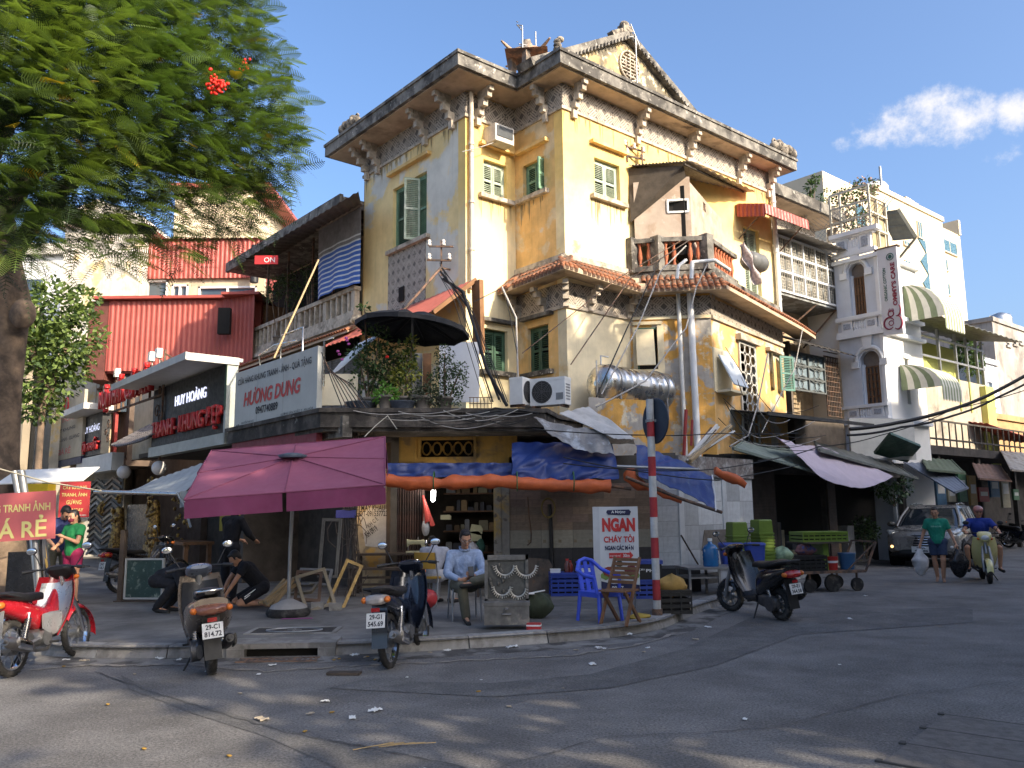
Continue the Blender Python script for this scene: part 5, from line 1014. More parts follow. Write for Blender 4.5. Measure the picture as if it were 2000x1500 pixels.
for x in(848,1010,1120):p_=P(x,940,14.85);q.tube([p_+Vector((.0,.16*cos(t),.17*sin(t)))for t in[k*pi/6 for k in range(13)]],.012,5)
obj('tie_cord',q,mat('green_cord',(.05,.14,.05),.7,.1),tp);q=MB();a,b=P(1185,948,14.98),P(1232,955,15.1);q.cyl(a,b,.03);obj('end_pole',q,RUST,tp)
tp=thing('blue_tarpaulin','slanting blue tarpaulin tied between the striped pole and the white tiles','tarpaulin',(0,0,0));obj('sheet',cloth('t',[P(1242,866,15.6),P(1391,928,15.7),P(1398,996,14.9),P(1248,930,14.8)],40,16,.06,TB,4,freq=2.5,sag=-.08),TB,tp)
q=MB();q.tube([P(1391,928,15.7),P(1396,965,15.3),P(1398,997,14.9)],.015,5);obj('white_hem',q,WHITE,tp);q=MB();q.tube([P(1222,932,14.75),P(1330,974,14.85),P(1410,1001,14.95)],.03,6);obj('hem_pole',q,RUST,tp)
q=MB();q.tube([P(1205,911,14.9),P(1365,917,14.9)],.03,6);solo('bare_pole','bare grey pole across the slanting blue tarpaulin','pole',q,METG)
for lab,pp,r_ in(('orange tarpaulin knot bunched left of the striped pole',[(1222,921),(1236,935),(1252,948),(1262,952)],.13),('orange tarpaulin edge twisted right of the slanting blue tarpaulin',[(1396,920),(1420,930),(1446,940),(1458,948)],.09),('orange tarpaulin lining below the slanting blue tarpaulin',[(1252,946),(1280,958),(1310,972),(1330,981)],.06)):
 q=MB();pts=[P(x,y,15.1)for x,y in pp];pts=[pts[0].lerp(pts[1],t)for t in(0,.5)]+[pts[1].lerp(pts[2],t)for t in(0,.5)]+[pts[2],pts[3]];q.tube(pts,[r_*.6,r_,r_*.9,r_,r_*.8,r_*.4],10);q.v=[(x+.05*noise.noise(Vector((x*9,y*9,z*9))),y,z+.06*noise.noise(Vector((x*8,z*12,2))))for x,y,z in q.v];solo('orange_tarpaulin',lab,'tarpaulin',q,TO)
# loose silver canvas over the slab's right end
SV=mat('silver_canvas',(.42,.42,.41),.5,.2,3,streak=.2);q=cloth('t',[P(1092,806,15.6),P(1150,793,16.2),P(1243,857,15.2),P(1200,856,15.0)],20,10,.03,SV,6);solo('canvas_sheet','pale grey canvas sheet stretched over the end of the shop roof','canvas',q,SV)
q=cloth('t',[P(1042,812,15.3),P(1180,838,15.3),P(1200,884,14.9),P(1075,846,14.9)],26,10,.05,SV,9,sag=.12);solo('canvas_sheet','crumpled dark grey plastic sheet drooping above the bulging blue tarpaulin','canvas',q,mat('dirty_silver_plastic',(.20,.195,.19),.4,.35,4,c2=(.34,.36,.38),k2=.58,sc2=3,bump=.3))
q=cloth('t',[P(1100,832,16.4),P(1235,850,16.4),P(1240,868,15.6),P(1100,862,15.6)],10,6,.02,BLK,3);solo('black_sheet','black sheet under the pale canvas at the roof end','canvas',q,BLK)
# purple market umbrella, tilted towards the street
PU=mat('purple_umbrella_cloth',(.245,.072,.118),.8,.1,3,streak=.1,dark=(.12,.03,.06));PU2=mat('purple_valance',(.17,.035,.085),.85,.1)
ub=thing('market_umbrella','large square plum purple market umbrella on a pole in front of the framing shop','umbrella',tuple(G(563,1203,.13)),0);o_=Vector(ub.location)
BLc,BRc,FRc,FLc=(P(x,y,Y_)-o_ for x,y,Y_ in((413,880,13.9),(752,853,13.2),(752,947,11.4),(360,976,11.5)));ap=P(572,893,12.55)-o_
q=MB();cs=[FLc,FRc,BRc,BLc]
for i in range(4):
 a,b=cs[i],cs[(i+1)%4];m_=(a+b)/2+Vector((0,0,-.02));mid=(a+b)/2
 for(p_,r_)in((a,mid),(mid,b)):q.grid(8,6,lambda u_,v_:ap.lerp(p_.lerp(r_,u_),v_)+Vector((0,0,-.05*sin(v_*pi)*sin(u_*pi))),True,0)
cnp=obj('canopy',q,PU,ub);q=MB()
for i in range(4):
 a,b=cs[i],cs[(i+1)%4];mid=(a+b)/2
 q.tube([ap.lerp(a,t)+Vector((0,0,.004-.0*sin(t*pi)))for t in(0,.25,.5,.75,1)],.012,4);q.tube([ap.lerp(mid,t)+Vector((0,0,.004))for t in(0,.25,.5,.75,1)],.009,4);q.tube([a,mid,b],.013,4)
obj('seam',q,mat('umbrella_seam',(.20,.055,.10),.85,.15),cnp,kind='stuff');q=MB()
for i in range(4):
 a,b=cs[i],cs[(i+1)%4]
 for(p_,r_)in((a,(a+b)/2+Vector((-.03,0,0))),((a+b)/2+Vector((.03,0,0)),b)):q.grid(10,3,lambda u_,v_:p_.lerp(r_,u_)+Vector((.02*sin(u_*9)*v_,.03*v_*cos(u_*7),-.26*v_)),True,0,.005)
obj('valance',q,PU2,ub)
q=MB();q.tube([(0,0,.2),(.0,0,1.0),(ap.x+.02,ap.y+.05,ap.z-.02)],.028,8);obj('pole',q,METG,ub);q=MB()
for c_ in cs:q.tube([tuple(ap+Vector((0,0,-.1))),tuple(c_+Vector((0,0,-.03)))],.014,5);q.tube([tuple(Vector((ap.x*.8,ap.y*.8,ap.z*.78))),tuple(ap.lerp(c_,.55)+Vector((0,0,-.06)))],.012,5)
obj('ribs',q,METG,ub);q=MB();q.lathe([(.2,-.04),(.22,0),(.1,.03),(0.02,.035)],ap+Vector((0,-.02,.03)),'z',16);obj('vent_cap',q,mat('navy_vent_cap',(.06,.08,.11),.6,.3,6),ub)
q=MB();q.lathe([(.30,0),(.33,.05),(.30,.12)],(0,0,.0),'z',22);bs=obj('tyre_base',q,TYRE,ub);q=MB();q.lathe([(.29,.1),(.25,.16),(.12,.22),(.05,.25)],(0,0,0),'z',22);obj('concrete_dome',q,mat('base_cement',(.26,.25,.24),.9,.15),bs)
# roof terrace on the slab
TZ=SZ+.02
def slab(px,py,Y_):p_=P(px,py,Y_);return Vector((p_.x,Y_,TZ))
bp_=P(806,640,15.9);pb=thing('black_parasol','big black parasol tilted over the plants on the shop roof','parasol',(bp_.x+.0,15.9,TZ),0);zc=bp_.z-TZ
q=MB();n_=10;rr=1.12;M_=Euler((-.04,.10,.2)).to_matrix();top_=Vector((0,0,zc+.30));rim=[Vector((0,0,zc))+M_@Vector((rr*cos(2*pi*i/n_),rr*.95*sin(2*pi*i/n_),0))for i in range(n_)]
for i in range(n_):
 a,b=rim[i],rim[(i+1)%n_];q.grid(4,4,lambda u_,v_:top_.lerp(a.lerp(b,u_),v_)+Vector((0,0,-.09*sin(v_*pi)*sin(u_*pi)+.06*sin(v_*pi))),True,0,.006);q.grid(4,1,lambda u_,v_:a.lerp(b,u_)+Vector((0,0,-.10*v_+.02*sin(u_*pi)*v_)),True,0,.004)
obj('canopy',q,mat('black_canvas',(.016,.017,.020),.75,.2,3),pb);q=MB();q.cyl((0,0,0),tuple(top_),.025);obj('pole',q,METG,pb)
q=MB()
for a in rim:q.tube([tuple(top_+Vector((0,0,-.08))),tuple(a)],.009,4)
obj('ribs',q,BLK,pb)
q=MB();p0,p1,p2,p3=(vl(PV(x,y,vw(s_,0,0),-40))for x,y,s_ in((930,546,-1.62),(700,640,-1.62),(622,683,-2.75),(846,610,-2.75)))
k=46;q.grid(5,k*2,lambda u_,v_:p0.lerp(p1,v_).lerp(p3.lerp(p2,v_),u_)+Vector((0,0,.03*abs(sin(v_*k*pi/2))-.02*((u_*5)%1))),True,0,.008)
rr_=thing('red_roof','pinkish red tile sheet lean-to roof along the left face of the villa','roof',tuple(C0),VR);obj('sheet',q,mat('faded_red_sheet',(.50,.14,.10),.6,.12,4),rr_)
q=MB();q.beam(p3,p0,.06,.1);q.beam(p0+Vector((.0,-.05,-.05)),p0+Vector((.0,-.1,-1.8)),.12,.3);obj('gable_board',q,mat('brown_board',(.22,.11,.05)),rr_)
# panels, poles
def panel(name,label,px0,py0,px1,py1,Y_,m_,rz=0,th=.03,cat='panel',lean=0):
 a,b=P(px0,py0,Y_),P(px1,py1,Y_);q=MB();q.bx(-(b.x-a.x)/2,(b.x-a.x)/2,0,th,0,a.z-b.z);return solo(name,label,cat,q,m_,((a.x+b.x)/2,Y_,b.z),rot=(lean,0,R(rz)))
panel('white_sheet','tall white sheet standing behind the dark shrub on the shop roof',858,668,936,785,17.4,mat('white_sheet',(.66,.68,.72),.5,.06),lean=-.03)
panel('cream_board','cream board leaning at the left end of the shop roof',622,729,697,791,15.6,mat('cream_panel',(.66,.60,.46),.6,.08),lean=-.12)
panel('grey_door_leaf','grey door leaf standing behind the yellow leaved shrub',800,690,824,790,17.6,LOU)
panel('plank','brown plank upright beside the grey door leaf',826,690,842,790,17.5,WOOD)
q=cloth('t',[P(640,735,15.9),P(660,725,15.9),P(745,650,16.6),P(700,672,16.6)],12,6,.02,WHITE,2);solo('white_awning','white plastic awning sheet under the red lean-to roof','awning',q,WHITE)
q=MB();
for i in range(7):p_=P(918+i*7,795,16.2);q.tube([(p_.x,16.2,TZ),(p_.x,16.2,TZ+.32)],.01,4)
for z in(.1,.2,.32):q.tube([(P(916,795,16.2).x,16.2,TZ+z),(P(962,795,16.2).x,16.2,TZ+z)],.01,4)
solo('low_rail','low iron rail on the shop roof beside the air conditioners','railing',q,RUST)
def ac_unit(label,px0,py0,px1,py1,Y_,rz,fan=True):
 a,b=P(px0,py0,Y_),P(px1,py1,Y_);w,h,d=.80,.56,.30;t=thing('air_conditioner',label,'air conditioner',((a.x+b.x)/2,Y_,b.z+.02),rz)
 q=MB();q.bx(-w/2,w/2,-d/2,d/2,0,h);q.bx(-w/2-.006,w/2+.006,-d/2-.006,d/2+.006,h-.05,h+.01);obj('casing',q,WHITE,t)
 q=MB()
 for k in range(1,7):q.tube([(-.12+k*.036*cos(s_),-d/2-.012,h/2+k*.036*sin(s_))for s_ in[j*pi/10 for j in range(21)]],.005,4)
 for k in range(8):q.beam((-.12,-d/2-.012,h/2),(-.12+.23*cos(k*pi/4),-d/2-.012,h/2+.23*sin(k*pi/4)),.006)
 g_=obj('fan_grille',q,mat('dark_grille',(.10,.10,.10),.6,.1),t);q=MB();q.lathe([(.235,-.004),(.235,.0)],(-.12,-d/2-.004,h/2),'x',20);q.v=[(-.12+(y_+d/2+.004),-d/2-.004+(x_+.12),z_)for x_,y_,z_ in q.v];obj('fan_well',q,mat('fan_well',(.03,.03,.03),.8,0),g_)
 q=MB();q.bx(.2,.36,-d/2-.008,-d/2,.1,.24)
 for k in range(6):q.bx(w/2,w/2+.006,-.1,.1,.1+k*.06,.13+k*.06)
 obj('label_plate',q,METG,t);q=MB();q.bx(-w/2+.05,-w/2+.1,-d/2-.02,d/2+.02,-.05,0);q.bx(w/2-.1,w/2-.05,-d/2-.02,d/2+.02,-.05,0);obj('feet',q,RUST,t)
ac_unit('left outdoor air conditioner unit turned sideways on the shop roof',998,742,1052,795,17.4,62);ac_unit('right outdoor air conditioner unit with its fan grille facing left',1046,744,1104,794,17.1,-28)
p_=vl(PV(975,268,vw(0,1.55,0),50));t=thing('window_air_conditioner','old window air conditioner sticking out above the small corner window','air conditioner',tuple(vw(p_.x,1.55,p_.z)),VR)
q=MB();q.bx(-.30,.30,-.22,.25,-.22,.22);obj('casing',q,mat('aged_white_casing',(.55,.52,.47),.6,.2,4,streak=.4),t);q=MB();q.bx(-.25,.25,-.235,-.22,-.1,.18)
for k in range(9):q.bx(-.25,.25,-.243,-.235,-.09+k*.03,-.075+k*.03)
obj('coil_grille',q,mat('dark_coil',(.10,.11,.12),.6,.2),t);q=MB();q.tube([(-.2,-.1,-.22),(-.6,-.1,-.45),(-1.0,.2,-.6)],.012,5);obj('drain_hose',q,CABLEG,t)
# stainless water tank on a low wall
tx0,tz0=vp(1172,757,-.75);tx1,tz1=vp(1285,757,-.75);zt_=(tz0+tz1)/2;rT=.45
tk=thing('water_tank','horizontal stainless steel water tank against the pale lower wall','water tank',tuple(vw(tx0,-.75,0)),VR)
q=MB();L_=tx1-tx0+.15;prof=[(.06,-.14),(.25,-.11),(.38,-.05),(rT,.03)]
for k in range(9):x=.2+(L_-.4)*k/8;prof+=[(rT,x-.03),(rT-.012,x),(rT,x+.03)]
prof+=[(rT,L_-.03),(.38,L_+.05),(.1,L_+.12)];q.lathe(prof,(0,0,zt_),'x',28);obj('drum',q,STEEL,tk)
q=MB()
for x in(.25,L_-.3):q.tube([(x,(rT+.012)*cos(s_),zt_+(rT+.012)*sin(s_))for s_ in[j*pi/12 for j in range(25)]],.015,4);q.beam((x,-.4,zt_-.75),(x,-.38,zt_),.04);q.beam((x,.4,zt_-.75),(x,.38,zt_),.04);q.beam((x,-.4,zt_-.55),(x,.4,zt_-.55),.04)
q.beam((.25,-.42,zt_-.02),(L_-.3,-.42,zt_-.02),.03);obj('stand',q,METG,tk);q=MB();q.bx(L_*.35,L_*.55,-.455,-.44,zt_-.02,zt_+.12);q.bx(L_*.7,L_*.78,-.44,-.42,zt_+.12,zt_+.2);obj('sticker',q,WHITE,tk);q=MB();q.tube([(.05,0,zt_+rT-.1),(.05,0,zt_+rT+.2),(.3,0,zt_+rT+.2)],.02,6);q.tube([(-.08,-.1,zt_-.35),(-.2,-.1,zt_-.35),(-.2,-.1,zt_+.5)],.015,6);obj('inlet_pipe',q,PVC,tk)
q=MB();a,b=P(1150,800,17.0),P(1262,800,17.6);q.prism([(a.x,17.0),(b.x,17.6),(b.x+.3,19.5),(a.x+.5,19)],'z',2.0,zt_-.52);obj('tank_wall',q,YELP,villa,(0,0,0));
o=[c for c in villa.children if c.name.startswith('tank_wall')][0];o.matrix_parent_inverse=villa.matrix_world.inverted()if 0 else(Matrix.Translation(C0)@Matrix.Rotation(R(VR),4,'Z')).inverted()
# bracket with insulators and its wires on the left face; second one over the pale window
INSU=mat('porcelain',(.62,.58,.52),.25,.1)
def insul(name,label,base,pts,ins,cat='wire bracket'):
 t=thing(name,label,cat,tuple(base));q=MB()
 for a,b in pts:q.beam(a,b,.04)
 obj('cross_arm',q,RUST,t)
 for p_ in ins:q=MB();q.lathe([(.045,0),(.06,.03),(.035,.07),(.055,.1),(.03,.15)],p_,'z',8);obj('insulator',q,INSU,t)
b_=vw(-1.85,*vs(862,500,-1.85));insul('insulator_bracket','rusty insulator bracket on the left wall beside the fret panel',b_,[((-.3,0,.25),(.3,-.1,.2)),((-.35,0,-.1),(.25,-.1,-.15)),((0,0,-.5),(0,0,.4)),((0,0,-.3),(.5,.4,-.3))],[(-.3,0,.27),(.05,0,.27),(-.3,0,-.08),(.2,-.1,-.12)])
b_=vw(vp(1240,298,-.15)[0],-.15,vp(1240,298,-.15)[1]);insul('insulator_bracket','rusty insulator bracket above the tin roof of the balcony room',b_,[((-.3,0,.2),(.3,.2,.1)),((-.3,0,-.05),(.3,.2,-.12)),((-.2,0,-.25),(-.2,0,.3)),((.2,.1,-.3),(.2,.1,.2))],[(-.25,0,.2),(0,.1,.16),(.25,.2,.1),(-.2,0,-.03),(.2,.2,-.1)])
# wall right of the striped pole: white tiles, turning along the side street
wx0,wx1=2.45,3.25;wt=thing('white_tiled_wall','grubby white tiled wall of the noodle stall under the slanting blue tarpaulin','wall',(wx0,16.6,0),0)
WT=mat('white_wall_tile',(.50,.51,.51),.35,.12,4,streak=.3,dark=(.2,.18,.16),rel=True);q=MB();q.bx(0,wx1-wx0,0,.2,0,2.75);obj('backing',q,mat('grout',(.1,.1,.1)),wt)
t_=MB();t_.bx(.004,.996,-.012,0,.006,.994);tmw=t_.mesh('tile',WT)
for r_ in range(6):
 for c_ in range(2):o=link('tile',tmw,wt,(c_*.4,0,.5+r_*.3));o.scale=(.4,1,.3)
w2=thing('white_tiled_wall','long white tiled wall running back along the side street behind the metal table','wall',(3.25,16.6,0),math.degrees(atan2(.68,.73)));q=MB();q.bx(0,2.75,0,.2,0,2.7);obj('backing',q,mat('grout',(.1,.1,.1)),w2);q=MB();q.bx(0,.16,-.04,0,.3,2.3);q.bx(1.55,1.7,-.04,0,.3,2.3);obj('pilaster',q,WT,w2)
for r_ in range(4):
 for c_ in range(5):o=link('tile',tmw,w2,(.16+c_*.52,0,.35+r_*.48));o.scale=(.52,1,.48)
q=MB();q.bx(0,2.75,-.07,.0,2.28,2.7);obj('mosaic_band',q,mat('dim_mosaic',(.20,.17,.15),.8,.5,8,c2=(.3,.28,.26),k2=.55,sc2=7),w2)
q=MB();q.bx(-.1,1.0,-.9,-.05,.13,.55);obj('black_plinth',q,mat('black_plinth',(.03,.03,.03),.7,.3),wt)
# ================================================================ right-hand street. villa-local helpers vp / vs / vw are used throughout
WHH=mat('shaded_white_paint',(.60,.63,.68),.7,.08,2,streak=.15,dark=(.35,.34,.33));WHT=mat('bright_white_trim',(.74,.75,.76),.6,.06,3)  # side wall white has its shade painted in as a bluer, darker tone
def PL(x,y,t):return PV(x,y,vw(0,t,0),50)
xT=vp(1713,530,-1.5)[0];yT=vs(1634,600,xT)[0];tz=lambda px,py:vs(px,py,xT)[1];ty=lambda px,py:vs(px,py,xT)[0]
tw_=thing('white_townhouse','narrow white townhouse with arched windows and balustrade panels','house',tuple(C0),VR)
ZTOP=tz(1709,492);XR=vp(1794,600,-1.5)[0]
arch=[]
for(pa,pb,pt,pbot)in((1659,1690,513,622),(1669,1706,686,790)):arch.append((ty(pb,560)-0,ty(pa,560),(tz(pa,pbot)+tz(pb,pbot))/2,(tz(pa,pt)+tz(pb,pt))/2))
q=MB();wallL(q,-1.5,yT,xT,xT+.25,0,ZTOP,arch)
for(a,b,c,d)in arch:
 r_=(b-a)/2;cy=(a+b)/2;cz=d-r_
 for sg_ in(-1,1):
  pts=[(cy+sg_*r_*cos(t*pi/12),cz+r_*sin(t*pi/12))for t in range(7)]+[(cy,d+.01),(cy+sg_*r_,d+.01)];pts=pts[:7]+[(cy+sg_*r_,d)];q.prism(pts if sg_>0 else pts[::-1],'x',xT+.002,xT+.2)
obj('side_wall',q,WHH,tw_)
for(a,b,c,d)in arch:
 r_=(b-a)/2;cy=(a+b)/2;cz=d-r_;q=MB();q.tube([(xT-.02,cy+(r_+.12)*cos(t*pi/12),cz+(r_+.12)*sin(t*pi/12))for t in range(13)],.075,5);q.bx(xT-.08,xT,cy-r_-.28,cy-r_-.04,cz-.22,cz+.0);q.bx(xT-.08,xT,cy+r_+.04,cy+r_+.28,cz-.22,cz);q.prism([(cy-.12,d+.05),(cy+.12,d+.05),(cy+.18,d+.5),(cy-.18,d+.5)],'x',xT-.1,xT);o=obj('arch_trim',q,WHT,tw_)
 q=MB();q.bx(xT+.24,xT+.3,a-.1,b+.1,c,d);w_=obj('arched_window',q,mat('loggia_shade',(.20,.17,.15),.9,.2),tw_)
 q=MB()
 for k in range(4):y=a+.12+k*(b-a-.24)/3;q.bx(xT+.14,xT+.18,y-.03,y+.03,c,cz-.2)
 for k in range(6):z=c+(cz-.2-c)*k/5;q.bx(xT+.14,xT+.18,a+.1,b-.1,z-.02,z+.02)
 obj('wooden_grille',q,WOOD,w_);q=MB();q.bx(xT+.13,xT+.2,a,a+.08,c,cz-.1);q.bx(xT+.13,xT+.2,b-.08,b,c,cz-.1);obj('frame',q,WHT,w_)
def balus(name,z0,z1,y0,y1):
 q=MB();q.bx(xT-.14,xT+.05,y0-.05,y1,z1-.1,z1);q.bx(xT-.14,xT+.05,y0-.05,y1,z0,z0+.12);L_=y1-y0
 for f in(.06,.62):q.bx(xT-.1,xT+.02,y0+L_*f,y0+L_*(f+.26),z0+.12,z1-.1)
 o=obj(name,q,WHT,tw_)
 for f in(.06,.62):q=MB();q.bx(xT-.125,xT-.10,y0+L_*(f+.05),y0+L_*(f+.21),z0+.2,z1-.18);obj('fret_panel',q,mat('grey_fret_panel',(.36,.38,.42),.8,.4,20,bump=.4),o)
 b_=MB();b_.lathe([(.05,0),(.05,.08),(.03,.14),(.065,.35),(.04,.6),(.03,.75),(.05,.8)],n=8);me=b_.mesh('baluster',WHT);hgt=z1-z0-.22
 for k in range(5):y=y0+L_*(.36+.055*k);oo=link('baluster',me,o,(xT-.05,y,z0+.12));oo.scale=(1,1,hgt/.8)
for pz0,pz1 in((tz(1650,655),tz(1650,628)),(tz(1650,824),tz(1650,798)),(ZTOP+.1,tz(1700,452))):balus('balustrade',pz0-.05,pz1+.05,-1.5,yT)
q=MB()
for z in(tz(1650,660),tz(1650,625),ZTOP-.1,tz(1650,828)):q.bx(xT-.16,xT,-1.62,yT,z-.07,z+.05);q.bx(xT-.1,XR,-1.66,-1.5,z-.07,z+.05)
q.bx(xT-.22,xT+.1,-1.7,yT,tz(1700,452),tz(1700,452)+.14);q.bx(xT-.06,xT,-1.54,-1.44,0,ZTOP);obj('cornice',q,WHT,tw_)
q=MB();ops=[]
for(pa,pb,pt,pbm)in((1758,1772,560,640),(1766,1780,700,790)):a,b=vp(pa,pt,-1.5),vp(pb,pbm,-1.5);ops.append((a[0],b[0],b[1],a[1]))
wallF(q,xT+.25,XR,-1.5,-1.25,0,ZTOP,ops);q.bx(xT+.3,XR,-1.2,4,0,ZTOP-.1);obj('front_wall',q,mat('sunlit_white_paint',(.76,.74,.70),.7,.06,2),tw_)  # lighter, warmer copy of the side wall white, coloured as if sunlit
for(a,b,c,d)in ops:q=MB();q.bx(a-.1,b+.1,-1.56,-1.5,d,d+.15);q.bx(a,b,-1.35,-1.3,c,d,mi=1);obj('front_door',q,[WHT,GLASS],tw_)
STR=mat('awning_stripe_green',(.20,.24,.14),.75,.15);STW=mat('awning_stripe_white',(.62,.60,.52),.75,.1)
for i,(pa,pb,pt,pm,pbm)in enumerate(((1763,1806,558,606,627),(1757,1820,713,752,772))):
 a,b=vp(pa,pt,-1.55),vp(pb-14,pbm,-1.9);q=MB();n_=14;x0_,x1_=a[0],a[0]+1.45;zt2=a[1];zl=vp(pb-10,pm,-2.6)[1]
 for k in range(n_):
  xa_,xb_=x0_+(x1_-x0_)*k/n_,x0_+(x1_-x0_)*(k+1)/n_;q.grid(1,6,lambda u_,v_:(xa_+(xb_-xa_)*u_,-1.55-1.25*sin(v_*pi/2),zt2-(zt2-zl)*(1-cos(v_*pi/2))),True,k%2);q.add([(xa_,-2.8,zl),(xb_,-2.8,zl),(xb_,-2.8,zl-.38),((xa_+xb_)/2,-2.8,zl-.46),(xa_,-2.8,zl-.38)],[(0,1,2,3,4)],False,k%2)
 for k in range(6):
  q.grid(1,6,lambda u_,v_:(x0_,-1.55-1.25*sin((1-v_)*pi/2)*(k+u_)/6,zt2-(zt2-zl)*(1-cos((1-v_)*pi/2))),True,k%2)
 solo('striped_awning',['upper green and white striped awning of the white townhouse','lower green and white striped awning of the white townhouse'][i],'awning',q,[STR,STW],tuple(C0),VR)
# vertical shop sign at the corner of the townhouse
ms=thing('projecting_sign','tall white sign with dark red lettering ORGANIC COTTON projecting from the townhouse corner','sign',tuple(vw(xT-.12,-1.4,0)),LZ)
def ms_(px,py):p_=PV(px,py,vw(xT-.12,-1.4,0),-40)-Vector(ms.location);return p_.dot(Lx),p_.z
x0,zt0=ms_(1713,486);x1,zb0=ms_(1765,650);_,zt1_=ms_(1760,482);zt0=(zt0+zt1_)/2;w,h=x1-x0,zt0-zb0
q=MB();q.bx(x0,x1,-.04,.14,zb0,zt0);obj('board',q,mat('cool_white_board',(.60,.60,.62),.5,.05),ms);q=MB();q.bx(x0-.1,x0+.5,0,.1,zt0,zt0+.06);q.bx(x0-.05,x1+.05,-.06,.16,zt0,zt0+.04);obj('bracket_arm',q,RUST,ms)
MAR=mat('maroon_lettering',(.25,.03,.06),.5,0);GRN=mat('dark_green_lettering',(.03,.11,.09),.5,0)
t=text(ms,'ORGANIC COTTON',h*.385,w*.16,(x0+w*.30,-.05,zb0+h*.58),(0,-pi/2,0),GRN,bold=.03);t=text(ms,"OMMY'S CARE",h*.50,w*.24,(x0+w*.74,-.05,zb0+h*.57),(0,-pi/2,0),MAR,bold=.05)
q=MB();cx,cz=x0+w*.66,zt0-h*.11;q.tube([(cx+w*.17*cos(t),-.05,cz+w*.17*sin(t))for t in[k*pi/9 for k in range(19)]],w*.022,5);q.prism([(cx-w*.11,cz-w*.06),(cx-w*.05,cz+w*.1),(cx+w*.05,cz+w*.1),(cx+w*.11,cz-w*.06),(cx+w*.05,cz-w*.03),(cx+w*.05,cz-w*.1),(cx-w*.05,cz-w*.1),(cx-w*.05,cz-w*.03)],'y',-.06,-.045);obj('round_emblem',q,GRN,ms)
q=MB();cx,cz=x0+w*.36,zb0+h*.13
q.tube([(cx+w*.26*cos(t),-.05,cz+w*.3*sin(t))for t in[.4+k*pi/8 for k in range(14)]],[w*.02+w*.028*sin(k/13*pi)for k in range(14)],5);q.tube([(cx+w*.1+w*.12*cos(t),-.05,cz+w*.12*sin(t))for t in[k*pi/7 for k in range(15)]],w*.022,5)
q.tube([(cx+w*.12+w*.14*cos(t),-.05,cz+w*.48+w*.14*sin(t))for t in[k*pi/7 for k in range(15)]],w*.03,5)
for k in range(5):q.prism([(cx+w*(.0+.06*k),cz+w*.58),(cx+w*(.05+.06*k),cz+w*.58),(cx+w*(.02+.06*k),cz+w*(.72+.05*(k%2)))],'y',-.06,-.045)
q.tube([(cx+w*.42+w*.22*cos(t),-.05,cz-w*.02+w*.34*sin(t))for t in[-2.3+k*.26 for k in range(15)]],[w*.015+w*.04*sin(k/14*pi)for k in range(15)],5);q.tube([(cx+w*.42+w*.2*cos(t),-.05,cz+w*.62+w*.3*sin(t))for t in[-1.9+k*.24 for k in range(13)]],[w*.015+w*.035*sin(k/12*pi)for k in range(13)],5)
obj('curl_emblem',q,MAR,ms)
# roof terrace cage and tilted tin canopy of the townhouse
zr=tz(1700,452)+.1;q=MB()
for y in(-1.4,-.4,yT):q.bx(xT,xT+.06,y-.03,y+.03,zr,zr+1.5)
for x in(xT+.6,xT+1.2):q.bx(x-.03,x+.03,-1.4,-1.34,zr-.5,zr+1.2)
for z in(.5,1.0,1.5):q.bx(xT,xT+.05,-1.4,yT,zr+z-.03,zr+z+.03);q.bx(xT,xT+1.2,-1.42,-1.36,zr-.5+z*1.1-.03,zr-.5+z*1.1+.03)
cgx=obj('terrace_cage',q,mat('beige_frame',(.50,.46,.36),.6,.1),tw_);q=MB()
for k in range(14):
 for sgn in(-1,1):q.beam((xT+.02,-1.4+k*.16,zr),(xT+.02,-1.4+k*.16+sgn*.9,zr+.9),.012)
obj('wire_mesh',q,METG,cgx,kind='stuff');q=MB();q.bx(xT+.3,xT+1.2,-1.3,-1.25,zr-.6,zr+1.1);obj('cage_screen',q,mat('tan_screen',(.34,.28,.17),.9,.2),cgx)
a,b,c,d=P(1718,414,28.5),P(1754,409,27.6),P(1789,464,27.4),P(1745,468,28.6);q=MB();q.grid(6,24,lambda u_,v_:a.lerp(b,u_).lerp(d.lerp(c,u_),v_)+Vector((0,0,.015*sin(v_*24*pi/2))),True,0,.03)
for t in(.05,.5,.95):q.beam(a.lerp(d,t)+Vector((0,0,-.06)),b.lerp(c,t)+Vector((0,0,-.06)),.06)
q.beam(b,c,.12,.1);q.beam(c,P(1757,503,28.0),.06);solo('tin_canopy','tilted tin canopy above the corner of the white townhouse','canopy',q,mat('olive_tin',(.17,.165,.13),.6,.2,3))
# white ground floor with green board
a,b,c,d=PL(1738,843,-2.7),PL(1797,868,-2.7),PL(1770,899,-1.75),PL(1706,882,-1.75);q=MB();nn=(b-a).cross(d-a).normalized()*.08;q.add([a,b,c,d,a-nn,b-nn,c-nn,d-nn],[(0,3,2,1),(4,5,6,7),(0,1,5,4),(1,2,6,5),(2,3,7,6),(3,0,4,7)]);gs=thing('green_signboard','green tilted signboard with worn yellow letters under the white townhouse','signboard',(0,0,0));obj('board',q,mat('dark_green_board',(.025,.075,.045),.5,.2,3),gs)
q=MB();ux=(b-a).normalized();vx=(d-a).normalized();cc=(a+b+c+d)/4-nn*0
for(u0,v0,w_,h_)in((-.55,-.3,.3,.5),(-.2,-.35,.2,.6),(.05,-.3,.32,.55),(.42,-.35,.2,.6),(-.3,.25,.8,.12)):
 o_=cc+ux*u0+vx*v0;f_=nn*.1 if nn.y>0 else-nn*.1
 for s_ in(1,-1):q.add([o_+nn*s_*.08,o_+ux*w_+nn*s_*.08,o_+ux*w_+vx*h_+nn*s_*.08,o_+vx*h_+nn*s_*.08],[(0,1,2,3)])
obj('worn_letters',q,mat('worn_orange_letters',(.30,.15,.04),.7,.4,8),gs)
